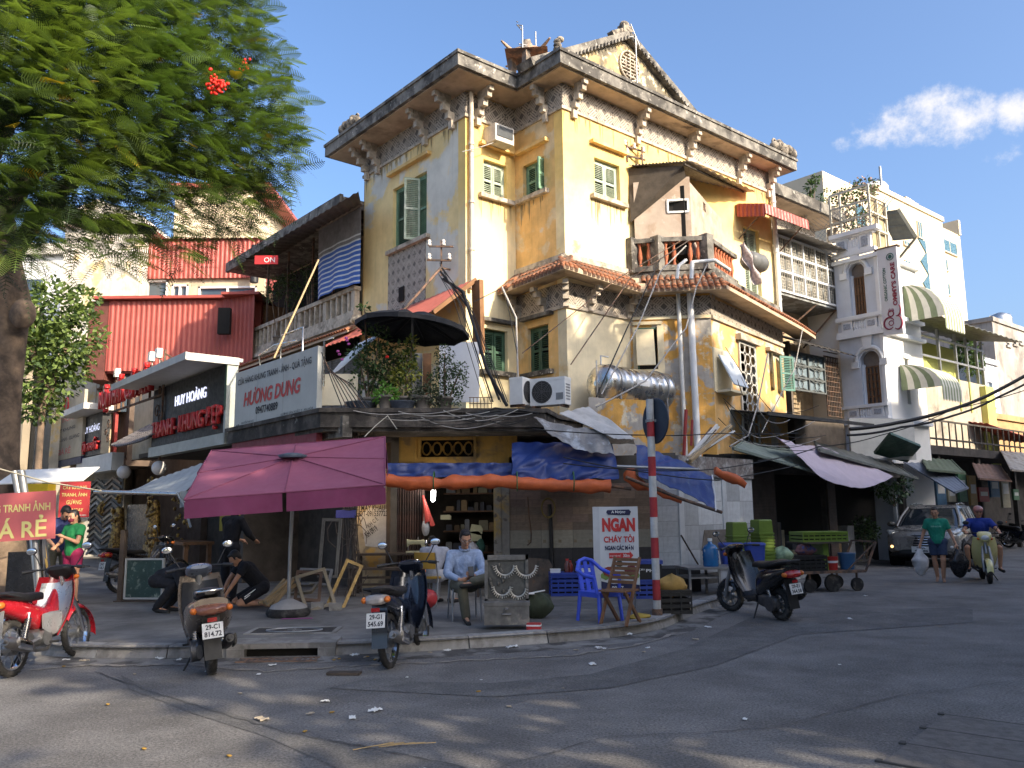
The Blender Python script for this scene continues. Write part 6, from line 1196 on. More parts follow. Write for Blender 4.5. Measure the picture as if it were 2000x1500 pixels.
q=MB();a,b=P(1668,850,25.2),P(1740,842,26);q.bx(0,2.1,0,.1,0,1.25);solo('blank_board','blank pale board beside the green tilted signboard','board',q,OFFW,tuple(P(1664,898,25.0)),8)
# low dim shops between the villa and the townhouse
ds=thing('dim_shops','row of dim low shop fronts under awnings beside the villa','shop',tuple(C0),VR);XD=vp(1772,1000,-1.7)[0]
q=MB();wallF(q,3.7,XD,-1.7,-1.55,0,2.95,[(5.6,8.0,0.0,2.5),(8.5,XD-.2,.0,2.5)]);DSW=mat('near_black_wall',(.06,.052,.045),.9,.4,2,streak=.4,dark=(.02,.02,.02));obj('wall',q,DSW,ds)  # near-black brown with darker vertical streaks
q=MB();q.bx(3.7,xT+3,-.85,-.8,0,3.3);q.bx(3.7,XD,-1.55,-.8,2.85,2.95);q.bx(2.75,3.7,-1.75,-1.65,0,2.9);obj('dark_backing',q,DARK,ds)
for i,(xa_,xb_)in enumerate(((3.8,5.5),(8.05,8.45))):
 q=MB();n_=30
 for k in range(n_):z=.2+k*.082;q.cb(((xa_+xb_)/2,-1.73,z+.04),(xb_-xa_,.03,.076))
 obj('roller_shutter',q,mat('brown_shutter',(.075,.055,.045),.6,.3,3),ds)
random.seed(9)
for i in range(14):
 x=random.uniform(5.7,11.2);w_=random.uniform(.2,.6);h_=random.uniform(.3,1.2);q=MB();q.bx(0,w_,0,.3,0,h_);q.bx(.02,w_-.02,-.01,.31,h_*.9,h_+.02);solo('stored_goods','%s crate inside the dark low shop, number %s stacked'%(CN[i%6],ORD[i]),'crate',q,bm_[i%6],tuple(vw(x,-1.45+random.uniform(0,.25),.13)),VR,'crates inside the dark low shop')
def tin(name,label,pix,wv,m_,cat='awning',amp=.015):
 a,b,c,d=[P(*p_)if p_[2]>0 else PL(*p_)for p_ in pix];q=MB();q.grid(3,wv*2,lambda u_,v_:a.lerp(d,u_).lerp(b.lerp(c,u_),v_)+Vector((0,0,amp*sin(v_*wv*pi))),True,0,.02);q.beam(d,c,.06);q.beam(a,d,.04);q.beam(b,c,.04);return solo(name,label,cat,q,m_)
GRT=mat('green_grey_tin',(.22,.26,.22),.55,.2,3,streak=.2)
tin('tin_awning','pale green tin awning at the corner right of the tarpaulins',[(1452,862,-1.7),(1590,884,-1.7),(1648,938,-3.0),(1432,876,-2.7)],16,GRT)
tin('tin_awning','long grey tin awning behind the pink cloth',[(1590,862,-1.6),(1742,903,-1.6),(1792,935,-2.8),(1600,880,-2.5)],18,mat('grey_green_tin',(.13,.135,.12),.6,.25,3))
tin('tin_awning','blue grey folding awning right of the townhouse',[(1765,903,-1.55),(1838,905,-1.55),(1890,953,-3.3),(1864,962,-3.3)],12,mat('slate_awning',(.13,.15,.19),.6,.15,3))
q=cloth('t',[PL(1518,852,-2.5),PL(1600,868,-2.0),PL(1745,930,-2.9),PL(1612,936,-3.4)],26,14,.05,WHITE,7,sag=.25);solo('pink_cloth','pale pink cloth sheet sagging across the tin awnings','cloth',q,mat('pale_pink_cloth',(.50,.42,.47),.85,.08,4))
tin('tin_awning','dark tin awning of the plant filled house farther along the street',[(1800,803,36),(1878,800,42),(1903,828,40),(1801,812,33.5)],14,mat('charcoal_tin',(.05,.05,.05),.6,.2))
# green and yellow house with a tin terrace roof
gh=thing('lime_house','yellow green house with stained grey balcony under a tin terrace roof','house',tuple(C0),VR);yg=0.5
def gp(px,py):return vp(px,py,yg)
x0=gp(1795,700)[0];x1=gp(1925,720)[0];zA=gp(1850,742)[1];zB=gp(1850,690)[1];zC=gp(1850,812)[1]
q=MB();wallF(q,x0,x1,yg,yg+.3,0,zA,[(gp(1876,790)[0],gp(1900,790)[0],zC+1.6,zA-1.2)]);obj('wall',q,mat('stained_grey_render',(.42,.37,.29),.9,.2,1.2,c2=(.24,.21,.17),k2=.6,sc2=.8,streak=.5),gh)
LIME=mat('lime_paint',(.50,.52,.16),.85,.12,1.5);q=MB();q.bx(x0,x1,yg+1.2,yg+1.5,zA-.3,gp(1850,655)[1]);q.bx(x1-.9,x1,yg-.25,yg-.003,3,zA);q.bx(x0-.2,x0+.1,yg,yg+1.3,zA,zA+1.0);q.prism([(x0,zA-.2),(x0+5,zA-.2),(x0,zA+2.4)],'y',yg+.9,yg+1.15);obj('lime_wall',q,LIME,gh)
q=MB();q.bx(x0,x1,yg+.5,9,0,zA-.2);obj('dark_backing',q,DARK,gh)
wx=gp(1876,790)[0];q=MB();q.bx(wx,wx+2.0,yg+.1,yg+.2,zC+1.6,zA-1.2);q.bx(wx-.06,wx+.06,yg-.05,yg+.1,zC+1.6,zA-1.2,mi=1);q.bx(wx+1.0,wx+1.1,yg-.05,yg+.1,zC+1.6,zA-1.2,mi=1);obj('window',q,[GLASS,LIME],gh)
zt_=gp(1850,648)[1];q=MB();k=60;q.grid(2,k,lambda u_,v_:(x0-1+(x1-x0+2.2)*v_,yg+1.5-2.6*u_,zt_+.5-.5*u_+.03*sin(v_*k*pi/2)),True,0,.02);obj('tin_roof',q,mat('grey_green_tin',(.2,.2,.2)),gh)
q=MB()
for f in(.03,.3,.55,.72,.88,.97):x=x0+(x1-x0)*f;q.bx(x-.05,x+.05,yg,yg+.1,zA,zt_)
for f in(.4,.8):q.bx(x0,x1,yg+.0,yg+.08,zA+(zt_-zA)*f-.04,zA+(zt_-zA)*f+.04)
obj('terrace_posts',q,METG,gh)
# lower veranda with plants, dim fronts beyond
q=MB();x0v,x1v=vp(1800,850,-1.0)[0],vp(1990,850,-1.0)[0];q.bx(x0v,x1v+20,-1.2,.3,3.4,3.7);q.bx(x0v,x1v+20,.3,.5,0,3.6)
for k in range(12):x=x0v+1+k*3.4;q.bx(x-.08,x+.08,-1.1,-.94,0,3.4)
for k in range(70):x=x0v+.3+k*.55;q.bx(x-.02,x+.02,-1.14,-1.1,3.7,4.6)
for z in(3.95,4.6):q.bx(x0v,x1v+20,-1.15,-1.09,z-.03,z+.03)
solo('dim_veranda','dim veranda fronts with thin posts farther along the right street','shop',q,DSW,tuple(C0),VR)
for i,(pix,m_,lab)in enumerate(((((1800,893,-1.2),(1858,898,-1.2),(1885,925,-2.6),(1812,918,-2.6)),mat('moss_tin',(.10,.12,.07),.7,.25,3),'mossy green tin awning under the plant filled veranda'),(((1900,905,-1.2),(1952,908,-1.2),(1975,940,-2.8),(1912,935,-2.8)),mat('rust_tin',(.16,.09,.06),.75,.3,3),'rusty tin awning past the mossy green one'),(((1955,880,-1.2),(2010,885,-1.2),(2050,925,-3.0),(1975,918,-3.0)),mat('old_tin_sheet',(.3,.26,.21)),'pale old tin awning at the right picture edge'))):tin('tin_awning',lab,pix,12,m_)
random.seed(31)
for i in range(9):
 px=1815+i*21;c_=[(.30,.05,.04),(.05,.12,.20),(.34,.30,.20),(.06,.14,.07),(.32,.20,.06)][i%5];p_=PL(px,950+(i%3)*8,-1.25);w_,h_=random.uniform(.5,1.1),random.uniform(.4,1.3);q=MB();q.bx(-w_/2,w_/2,-.04,.04,-h_/2,h_/2);q.bx(-w_*.35,w_*.35,-.05,-.04,-h_*.1,h_*.2,mi=1)
 solo('small_signboard','small %s signboard on the veranda posts, %s from the left'%(['red','blue','beige','green','ochre'][i%5],ORD[i]),'signboard',q,[mat('small_sign_%s'%['red','blue','beige','green','ochre'][i%5],c_,.6,.2,4),OFFW],tuple(p_),VR)
# row of houses beyond
def front(name,label,px0,px1,ytop,yg_,m_,wins,deep=8,cat='house',wm=None):
 a,b=vp(px0,ytop,yg_),vp(px1,ytop,yg_);z=(a[1]+b[1])/2;t=thing(name,label,cat,tuple(C0),VR);ops=[]
 for(pa,pb,pt,pbm)in wins:c,d=vp(pa,pt,yg_),vp(pb,pbm,yg_);ops.append((c[0],d[0],d[1],c[1]))
 q=MB();wallF(q,a[0],b[0],yg_,yg_+.3,0,z,ops);q.bx(a[0],a[0]+.3,yg_+.3,yg_+deep,0,z);q.bx(a[0]-.1,b[0]+.1,yg_-.1,yg_+deep,z,z+.25);obj('wall',q,m_,t)
 for(c,d,e,f)in ops:q=MB();q.bx(c,d,yg_+.12,yg_+.16,e,f);q.bx(c-.1,d+.1,yg_-.1,yg_,e-.12,e-.0,mi=1);q.bx((c+d)/2-.04,(c+d)/2+.04,yg_+.06,yg_+.12,e,f,mi=1);obj('window',q,[wm or mat('sky_blue_glass',(.12,.22,.30),.12,.1,spec=.8),m_],t)
 return t
front('slim_house','slim pale blue house behind the veranda at the right',1921,1946,712,1.5,mat('pale_blue_front',(.52,.55,.60),.8,.1),[(1928,1940,745,770),(1928,1940,790,812)])
front('grey_block','tall bare grey block at the right edge',1941,2120,662,4.0,mat('bare_grey_render',(.33,.31,.28),.95,.2,.8,c2=(.22,.2,.18),k2=.55,sc2=.5,streak=.5),[(1965,1972,668,676),(1978,1985,666,674),(1990,1997,665,672)])
front('roof_house','ochre fronted house with a red roof edge at the right edge',1942,2140,835,.5,mat('ochre_front',(.45,.29,.14),.9,.25,1.5),[(1965,1990,900,935)]);q=MB();a,b=vp(1938,838,-.4),vp(1975,862,-1.6);q.corr((a[0],-.3,a[1]+.2),(3,-1.4,-.9),(0,3,0.6),14,.05);solo('red_roof_strip','short strip of red tin roof at the right edge','roof',q,REDC,tuple(C0),VR)
q=MB();p_=P(1957,655,60);q.lathe([(.5,0),(.75,.2),(.8,1.2),(.7,1.5),(.2,1.7)],tuple(p_),'z',16);solo('roof_tank','steel water tank on the bare grey block at the right','water tank',q,STEEL)
# tall cream hotel far behind
HZ=P(1709,368,95);hot=thing('hotel_block','tall cream hotel block with small blue windows far behind the townhouse','hotel',(HZ.x,HZ.y,0),VR);HM=mat('hotel_cream',(.56,.48,.345),.85,.08,.2,streak=.15,dark=(.4,.34,.25))
def hp(px,py):p_=PV(px,py,HZ,50)-Vector((HZ.x,HZ.y,0));return p_.dot(Ux),p_.z
x1h=hp(1838,412)[0];x2h=hp(1895,440)[0];zh=hp(1709,369)[1];zh2=hp(1870,442)[1]
q=MB();wr=[(1724,1733,398,414),(1764,1774,470,481),(1766,1777,508,532),(1771,1781,560,577),(1790,1800,432,466)]+[(1842,1852,452,481),(1861,1890,460,495)]
for y in(500,548,594):wr+=[(1848+(y-500)*.1,1855+(y-500)*.1,y-4,y+18),(1862+(y-500)*.1,1872+(y-500)*.1,y,y+24)]
wr+=[(1782,1790,630,645),(1860,1868,640,660),(1874,1884,642,664)]
def hrect(r_):c,d=hp(r_[0],r_[2]),hp(r_[1],r_[3]);return c[0],d[0],d[1],c[1]
q.bx(0,x1h,0,25,0,zh-.0);q.bx(x1h,x2h,1.5,25,0,zh2);q.bx(-11,0,0.6,25,0,zh-.4);q.bx(-.2,x1h+.2,-.2,25.2,zh,zh+.6);q.bx(x2h-.6,x2h,1.3,25,zh2,zh2+2.2);obj('wall',q,HM,hot)
HG=mat('hotel_window_blue',(.05,.12,.16),.3,.15,2,spec=.5)
for r_ in wr:
 a,b,c,d=hrect(r_);yy=1.5 if r_[0]>1838 else 0;q=MB();q.bx(a,b,yy-.12,yy-.02,c,d);o=obj('window',q,HG,hot);q=MB();q.bx(a-.15,b+.2,yy-.25,yy,c-.18,c-.02);q.bx((a+b)/2-.06,(a+b)/2+.06,yy-.15,yy-.12,c,d);q.bx(a-.08,a,yy-.16,yy,c,d);q.bx(b,b+.08,yy-.16,yy,c,d);obj('frame',q,HM,o)
for k in range(8):
 y=472+k*21.5;x=1794+k*2.4;a,b=hp(x,y+17),hp(x+12,y);q=MB();q.prism([(a[0],a[1]),(b[0],a[1]),(b[0],b[1])]if k%2 else[(a[0],b[1]),(b[0],a[1]),(b[0],b[1])]if 0 else[(a[0],a[1]),(b[0],a[1]),(b[0],b[1])]if k%2 else[(a[0],b[1]),(b[0],b[1]),(b[0],a[1])],'y',-.12,-.02);obj('triangular_window',q,HG,hot)
q=MB();w_=(-4,-2.2);q.bx(w_[0],w_[1],.45,.59,zh-5,zh-2.6);obj('window',q,HG,hot)
p_=hp(1757,385);q=MB();q.lathe([(1.2,0),(1.6,.3),(1.6,2.2),(1.3,2.7),(.3,3)],(p_[0],3,zh+.4),'z',18);tk2=solo('roof_tank','white blue banded water tank on the hotel roof','water tank',q,WHITE,(HZ.x,HZ.y,0),VR)
for k in range(3):q=MB();x=hp(1806+k*7,400)[0];q.bx(x-.75,x+.75,2,3,zh+.6,zh+2.8-.1*k);q.bx(x-.5,x+.5,1.95,2,zh+1,zh+2.2);solo('roof_unit',['left cream cooling unit on the hotel roof','middle cream cooling unit on the hotel roof','right cream cooling unit on the hotel roof'][k],'cooling unit',q,mat('cream_unit',(.5,.42,.3),.7,.2),(HZ.x,HZ.y,0),VR)
q=MB();p_=hp(1738,372);q.cyl((p_[0],1,zh),(p_[0],1,zh+4.2),.15);solo('roof_pole','thin pole on the hotel roof left of the white tank','pole',q,METG,(HZ.x,HZ.y,0),VR)
# far end of the right-hand street: more fronts so that the row closes
for i,(x,w_,h_,c)in enumerate(((52,9,9,(.4,.33,.24)),(62,8,12,(.36,.34,.32)),(71,10,10,(.46,.4,.28)))):
 q=MB();wallF(q,x,x+w_,-.6,-.3,0,h_,[(x+1.5,x+3.2,4.5,6.5),(x+5,x+6.8,4.5,6.5)]);o=thing('street_house',['tan house front far down the right street','tall grey house front far down the right street','yellowish house front at the far end of the right street'][i],'house',tuple(C0),VR);obj('wall',q,mat('end_front_%s'%('tan','grey','yellow')[i],c,.9,.2,1),o);q=MB();q.bx(x,x+w_,.2,6,0,h_-.1);obj('dark_backing',q,DARK,o)
# ================================================================ vegetation
import numpy as np
def np_mesh(name,V,Fq,mats,mi=None,smooth=False):
 me=bpy.data.meshes.new(name);nv,nf=len(V),len(Fq);me.vertices.add(nv);me.vertices.foreach_set('co',np.asarray(V,'f').ravel())
 me.loops.add(nf*4);me.loops.foreach_set('vertex_index',np.asarray(Fq,'i').ravel());me.polygons.add(nf);me.polygons.foreach_set('loop_start',np.arange(0,nf*4,4,dtype='i'))
 for m_ in mats:me.materials.append(m_)
 if mi is not None:me.polygons.foreach_set('material_index',np.asarray(mi,'i'))
 me.update(calc_edges=True);me.validate();return me
def frames(d,roll,rng):
 d=d/np.linalg.norm(d,axis=1,keepdims=True);s=np.cross(d,np.array([0,0,1.0]));n_=np.linalg.norm(s,axis=1,keepdims=True);s=np.where(n_>1e-4,s/np.maximum(n_,1e-4),np.array([1.0,0,0]));u=np.cross(s,d)
 c,sn=np.cos(roll)[:,None],np.sin(roll)[:,None];return d,s*c+u*sn,u*c-s*sn
def fronds(pos,dirs,L_,rng,pairs=15,wid=.27):
 """feathery compound leaves: each frond a midrib with paired narrow leaflets, arching down"""
 n=len(pos);d,s,u=frames(dirs,rng.normal(0,.45,n),rng);V=[];mid=np.linspace(.06,1,pairs)
 drop=rng.uniform(.12,.42,n)[:,None];dn=np.array([0,0,-1.0])
 def at(t):return pos+d*(L_[:,None]*t)+dn*(L_[:,None]*drop*t*t)
 out=[]
 for t in mid:
  b=at(t);e=wid*np.sin(np.pi*(.12+.86*t))**.8
  for sg in(-1,1):
   ld=s*sg*.93+d*.36+dn*.10;ll=(L_*e)[:,None];w_=(L_*.017)[:,None];tip=b+ld*ll
   out.append(np.stack([b-d*w_,b+d*w_,tip+d*w_*.55,tip-d*w_*.55],1))
 for k in range(3):
  a,b=at(k/3),at((k+1)/3);w_=(L_*.008)[:,None];out.append(np.stack([a-s*w_,a+s*w_,b+s*w_,b-s*w_],1))
 A=np.concatenate(out,0);return A.reshape(-1,3)
def leaves(pos,dirs,L_,W_,rng):
 d,s,u=frames(dirs,rng.uniform(-1,1,len(pos)),rng);l=L_[:,None];w=W_[:,None];return np.stack([pos,pos+d*l*.5+s*w,pos+d*l,pos+d*l*.5-s*w],1).reshape(-1,3)
def quads(V):return np.arange(len(V)).reshape(-1,4)
def blob_points(blobs,n,rng,shell=.45):
 vol=np.array([b[1][0]*b[1][1]*b[1][2]if not isinstance(b[1],float)else b[1]**3 for b in blobs])**.75;k=rng.choice(len(blobs),n,p=vol/vol.sum());v=rng.normal(size=(n,3));v /= np.linalg.norm(v,axis=1,keepdims=True);r_=rng.uniform(shell,1,n)**.6
 C_=np.array([b[0]for b in blobs])[k];Rr=np.array([b[1]if not isinstance(b[1],float)else(b[1],)*3 for b in blobs])[k];return C_+v*r_[:,None]*Rr,v,C_
LEAF1=mat('flame_tree_leaf',(.17,.235,.05),.55,.2,5,c2=(.09,.15,.04),k2=.5,sc2=.6,w2=.15,leaf=.38);LEAF2=mat('flame_tree_leaf_shade',(.035,.06,.026),.6,.25,3,leaf=.18)  # second, darker green paints crown shade onto the inner fronds
LEAFY=mat('yellowed_leaf',(.40,.28,.03),.6,.2,leaf=.3);PETAL=mat('scarlet_petal',(.72,.03,.015),.5,.15,leaf=.2)
BARK=mat('tree_bark',(.22,.155,.105),.95,.35,3,c2=(.10,.075,.055),k2=.5,sc2=2.5,w2=.12,bump=.6,bsc=14)
rng=np.random.default_rng(3)
tb=G(12,1165,.13);ft=thing('flame_tree','flame tree with feathery bright green leaves and red blossom at the left','tree',tuple(tb))
q=MB();T_=lambda x,y,Y_:P(x,y,Y_)-tb
tr=[Vector((0,0,-.1)),T_(12,1080,tb.y),T_(2,900,tb.y-.1),T_(8,760,tb.y-.3),T_(18,640,tb.y-.5),T_(22,600,tb.y-.6),T_(10,520,tb.y-.9),T_(0,430,tb.y-1.5),T_(-30,330,tb.y-2.2),T_(-60,220,tb.y-3)]
q.tube(tr,[.50,.37,.31,.31,.33,.37,.30,.25,.2,.15],14)
q.v=[(x+.05*noise.noise(Vector((x*2,y*2,z*1.1))),y+.05*noise.noise(Vector((x*2,y*2,z*1.1+9))),z)for x,y,z in q.v];q.ell(T_(44,612,tb.y-.75),(.24,.22,.3),10,8)
tk_=obj('trunk',q,BARK,ft)
q=MB();limbs=[[(10,520,14.6),(90,400,13.2),(200,300,12.2),(330,220,11.5),(450,190,11.2)],[(0,430,14),(120,250,12.5),(260,130,11.5),(400,60,11)],[(200,300,12.2),(330,320,12),(440,350,12),(520,370,12.2)],[(90,400,13.2),(180,440,12.5),(300,450,12.3)],[(-30,330,13.5),(60,150,11),(140,20,10)],[(-30,330,13.5),(-150,250,11.5),(-260,120,10.5)]]
for l_ in limbs:pts=[T_(*p_)for p_ in l_];q.tube(pts,[.14*(1-i/len(pts))+.025 for i in range(len(pts))],7)
obj('limb',q,BARK,ft)
cl=[(80,90,9.5,1.5),(200,40,10,1.3),(330,60,10.6,1.2),(420,30,11,.8),(455,140,11.2,.75),(500,210,11.4,.62),(515,290,11.6,.55),(440,250,11,1.0),(330,200,10.6,1.2),(200,200,10,1.3),(70,240,9.4,1.2),(60,380,9.6,.85),(170,340,10.2,1.0),(300,320,10.8,1.0),(400,350,11.4,.8),(480,380,12,.5),(150,450,10.6,.55),(260,430,11.2,.6),(360,420,11.8,.5),(440,430,12.2,.42),(30,470,9.8,.5),(220,480,10.6,.35),(330,480,11.6,.38),(470,330,11.8,.7),
   (-60,60,9,1.6),(-120,250,9.4,1.4),(-80,420,10,1.0),(100,-100,10,1.6),(300,-120,11,1.4),(-200,-60,9.5,1.6),(420,-60,11.4,.8)]
blobs=[(tuple(P(x,y,Y_)),(r_*1.08,r_*.98,r_*.72))for x,y,Y_,r_ in cl]
pos,v,cc=blob_points(blobs,6400,rng,.3);dirs=v*.55+np.array([.55,-.35,.0])+rng.normal(0,.35,pos.shape);dirs[:,2]=dirs[:,2]*.5+.05
L_=rng.uniform(.22,.46,len(pos));V1=fronds(pos,dirs,L_,rng)
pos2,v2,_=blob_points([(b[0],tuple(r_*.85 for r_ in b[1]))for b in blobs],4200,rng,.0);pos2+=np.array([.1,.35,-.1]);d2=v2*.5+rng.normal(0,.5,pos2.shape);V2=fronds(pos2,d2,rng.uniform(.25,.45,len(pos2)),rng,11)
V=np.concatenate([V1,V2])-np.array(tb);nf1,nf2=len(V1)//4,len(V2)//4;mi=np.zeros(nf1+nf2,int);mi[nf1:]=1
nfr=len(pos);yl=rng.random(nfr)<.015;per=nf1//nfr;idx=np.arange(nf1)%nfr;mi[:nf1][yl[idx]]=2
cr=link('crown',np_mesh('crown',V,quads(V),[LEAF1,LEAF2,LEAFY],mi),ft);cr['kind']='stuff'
q=MB();bc=P(424,165,10.1)-tb
bc=P(424,165,9.6)-tb
for k in range(70):p_=bc+Vector((random.gauss(0,.055),random.gauss(0,.05),random.gauss(0,.06)));q.ell(p_,(random.uniform(.015,.03),.02,random.uniform(.012,.026)),6,4)
obj('blossom',q,PETAL,ft,kind='stuff');q=MB();bc=P(478,127,10.6)-tb
for k in range(8):q.ell(bc+Vector((random.gauss(0,.04),0,random.gauss(0,.04))),(.02,.02,.02),6,4)
obj('blossom',q,PETAL,ft,kind='stuff')
def leafy_tree(name,label,loc,trunk_pts,blobs,n,ll,m1,m2,seed,cat='tree',tr=.12,droop=-.2):
 rg=np.random.default_rng(seed);t=thing(name,label,cat,loc);lo=np.array(loc);q=MB()
 for l_ in trunk_pts:q.tube([Vector(p_)-Vector(loc)for p_ in l_],[tr*(1-.7*i/len(l_))for i in range(len(l_))],7)
 obj('trunk' if cat=='tree' else 'stem',q,BARK,t);p_,v_,_=blob_points(blobs,n,rg,.3);d_=v_*.8+rg.normal(0,.6,p_.shape)+np.array([0,0,droop]);Ls=rg.uniform(.7,1.25,n)*ll;V=leaves(p_,d_,Ls,Ls*.28,rg)-lo
 mi_=(rg.random(n)<.35).astype(int);c_=link('crown' if cat=='tree' else 'foliage',np_mesh('crown',V,quads(V),[m1,m2],mi_),t);c_['kind']='stuff';return t
LG=mat('light_green_leaf',(.15,.21,.055),.5,.25,4,leaf=.3);LGd=mat('mid_green_leaf',(.05,.085,.03),.55,.25,4,leaf=.2)
b0_=G(150,1120,.13);Yb=21;bl=[(tuple(P(x,y,Yb)),r_)for x,y,r_ in((110,600,.8),(150,660,.75),(90,680,.8),(60,740,.8),(110,740,.6),(130,690,.6),(70,620,.8),(60,790,.5),(90,800,.35),(20,660,.9),(165,590,.4),(150,720,.4))]
p0=P(70,1100,Yb);leafy_tree('street_tree','small leaved light green street tree behind the flame tree trunk',(p0.x,Yb,.13),[[(p0.x,Yb,.13),tuple(P(75,900,Yb)),tuple(P(90,700,Yb))],[tuple(P(80,800,Yb)),tuple(P(130,680,Yb))],[tuple(P(85,760,Yb)),tuple(P(50,640,Yb))]],bl,5200,.17,LG,LGd,4)
# plants on the roof terrace and balconies
DG=mat('dark_shrub_leaf',(.035,.06,.03),.5,.25,6,leaf=.2);YG=mat('yellow_croton_leaf',(.26,.27,.06),.5,.25,6,leaf=.25);BGr=mat('fresh_green_leaf',(.14,.30,.06),.45,.15,6,leaf=.3);MGr=mat('mid_shrub_leaf',(.07,.12,.04),.5,.25,6,leaf=.25)
POT=mat('pot_clay',(.18,.16,.14),.8,.25,5)
def plant(name,label,pots,px,py,Y_,blobs,n,ll,m1,m2,seed,cat='plant',base=None,potr=.16):
 bz=base if base is not None else TZ;p_=P(px,py,Y_);loc=(p_.x,Y_,bz);bl=[(tuple(P(x,y,Y_+dy)),r_)for x,y,dy,r_ in blobs]
 t=leafy_tree(name,label,loc,[[loc,tuple(Vector(b[0]))]for b in bl],bl,n,ll,m1,m2,seed,cat,.02)
 if pots:q=MB();q.lathe([(potr*.75,0),(potr,.22),(potr*1.08,.22),(potr*1.08,.27),(potr*.9,.27)],(0,0,0),'z',14);obj('pot',q,POT,t)
 return t
PY=15.75
bg_=plant('bougainvillea','tall bougainvillea shrub with a few purple flowers on the shop roof',True,722,790,PY,[(735,700,0,.36),(710,735,0,.32),(760,720,.1,.36),(700,690,0,.2),(780,690,0,.25),(750,760,0,.3),(715,640,.05,.12),(712,600,.05,.10),(740,660,0,.25)],1900,.085,MGr,DG,11,'shrub')
q=MB()
for x,y in((678,665),(681,672),(663,692),(668,702),(660,686),(756,697),(676,660)):q.ell(P(x,y,PY-.25)-Vector(bg_.location),(.035,.03,.03),6,4)
obj('flower',q,mat('magenta_bract',(.35,.06,.28),.6,.2),bg_,kind='stuff');q=MB();q.ell(P(756,697,PY-.35)-Vector(bg_.location),(.04,.03,.03),6,5);obj('red_flower',q,PETAL,bg_)
plant('croton','yellow leaved croton shrub in the middle of the shop roof',True,790,792,PY-.1,[(795,700,0,.2),(800,730,0,.22),(785,760,0,.18),(805,668,0,.12),(775,735,0,.16)],800,.085,YG,MGr,12,'shrub')
plant('shrub','dark fine leaved shrub at the right of the roof plants',True,868,790,PY,[(870,720,0,.26),(850,750,0,.25),(890,745,0,.25),(868,690,0,.18),(880,775,0,.25),(900,720,0,.15)],1700,.055,DG,MGr,13,'shrub')
plant('potted_herb','small bright green potted herb at the front edge of the shop roof',True,752,795,15.4,[(752,768,0,.14),(740,775,0,.12),(766,772,0,.12),(752,755,0,.09)],260,.09,BGr,BGr,14,'plant',potr=.13)
plant('shrub','low grey green shrub between the croton and the dark shrub',True,825,795,15.6,[(815,775,0,.2),(835,770,0,.22),(850,785,0,.16)],800,.06,mat('grey_green_leaf',(.11,.12,.08),.6,.2,6,leaf=.2),DG,15,'shrub')
for i,(px,lab)in enumerate(((705,'wide blue bowl planter by the bougainvillea foot'),(784,'wide blue bowl planter under the croton'))):p_=P(px,795,15.55);q=MB();q.lathe([(.18,0),(.28,.14),(.31,.16),(.27,.16)],(0,0,0),'z',16);solo('bowl_planter',lab,'planter',q,mat('blue_glaze',(.10,.12,.16),.35,.3,9),(p_.x,15.55,TZ))
by=vl(PV(560,590,vw(-1.5,0,0),-40)).y;wb=vw(-1.3,by,zb)
yb=P(560,560,vw(-1.5,by,0).y).y
plant('balcony_shrub','leafy green shrub on the left balcony behind the balustrade',True,545,590,vw(-1.4,11.5,0).y,[(545,560,0,.4),(565,545,0,.35),(530,575,0,.3),(585,570,0,.3),(575,590,0,.3)],1500,.075,MGr,DG,16,'shrub',base=zb-.8)
plant('balcony_shrub','dark green shrub right beside the striped blind on the balcony',True,605,560,vw(-1.2,9.5,0).y,[(605,545,0,.25),(598,525,0,.22),(615,565,0,.22)],600,.07,DG,MGr,17,'shrub',base=zb-.8)
yv=vp(1650,390,.5);Yv=vw(yv[0],.5,0).y
for(px,lab,bl,sd)in((1585,'small leafy plant growing on the roof edge right of the villa',[(1583,365,0,.22),(1592,350,0,.18),(1578,378,0,.15)],18),(1625,'bushy plant on the roof edge at the townhouse terrace',[(1615,385,0,.3),(1640,385,0,.3)],19)):plant('rooftop_plant',lab,False,px,400,Yv+.5,bl,260,.12,MGr,DG,sd,'plant',base=EZ2+.38)
plant('terrace_vine','vine with a few pink flowers over the townhouse roof terrace',False,1680,450,28.3,[(1665,380,0,.5),(1685,372,0,.5),(1650,400,0,.4),(1700,368,0,.35),(1665,440,0,.5),(1685,435,0,.5),(1650,430,0,.3)],1100,.13,MGr,mat('dry_pink_leaf',(.28,.18,.14),.6,.2),20,'plant',base=zr)
for(px,py,Y_,bl,lab,sd)in((1745,960,23.5,[(1720,955,0,.25),(1745,965,0,.3),(1765,950,0,.25)],'dark vine hanging under the long grey awning',21),(1690,1050,24.5,[(1688,1030,0,.35),(1700,1042,0,.3),(1680,1045,0,.3)],'dark leafy potted plant left of the parked car',22),(1900,880,40,[(1880,870,0,1.2),(1915,885,0,1.1),(1950,895,0,1.1),(1890,900,0,.8)],'mass of green plants on the veranda past the townhouse',23),(1905,790,38,[(1905,800,0,.7),(1915,780,0,.5)],'vine climbing the lime green house corner',24),(1888,680,38,[(1885,690,0,.6),(1895,710,0,.6),(1880,670,0,.4)],'thin tree on the terrace of the lime green house',25)):
 plant('street_plant',lab,False,px,py,Y_,bl,500,.12 if Y_<30 else .26,DG if Y_<30 else MGr,MGr,sd,'plant',base=.13 if sd==22 else P(px,py+(8 if sd != 22 else 0),Y_).z-.3)
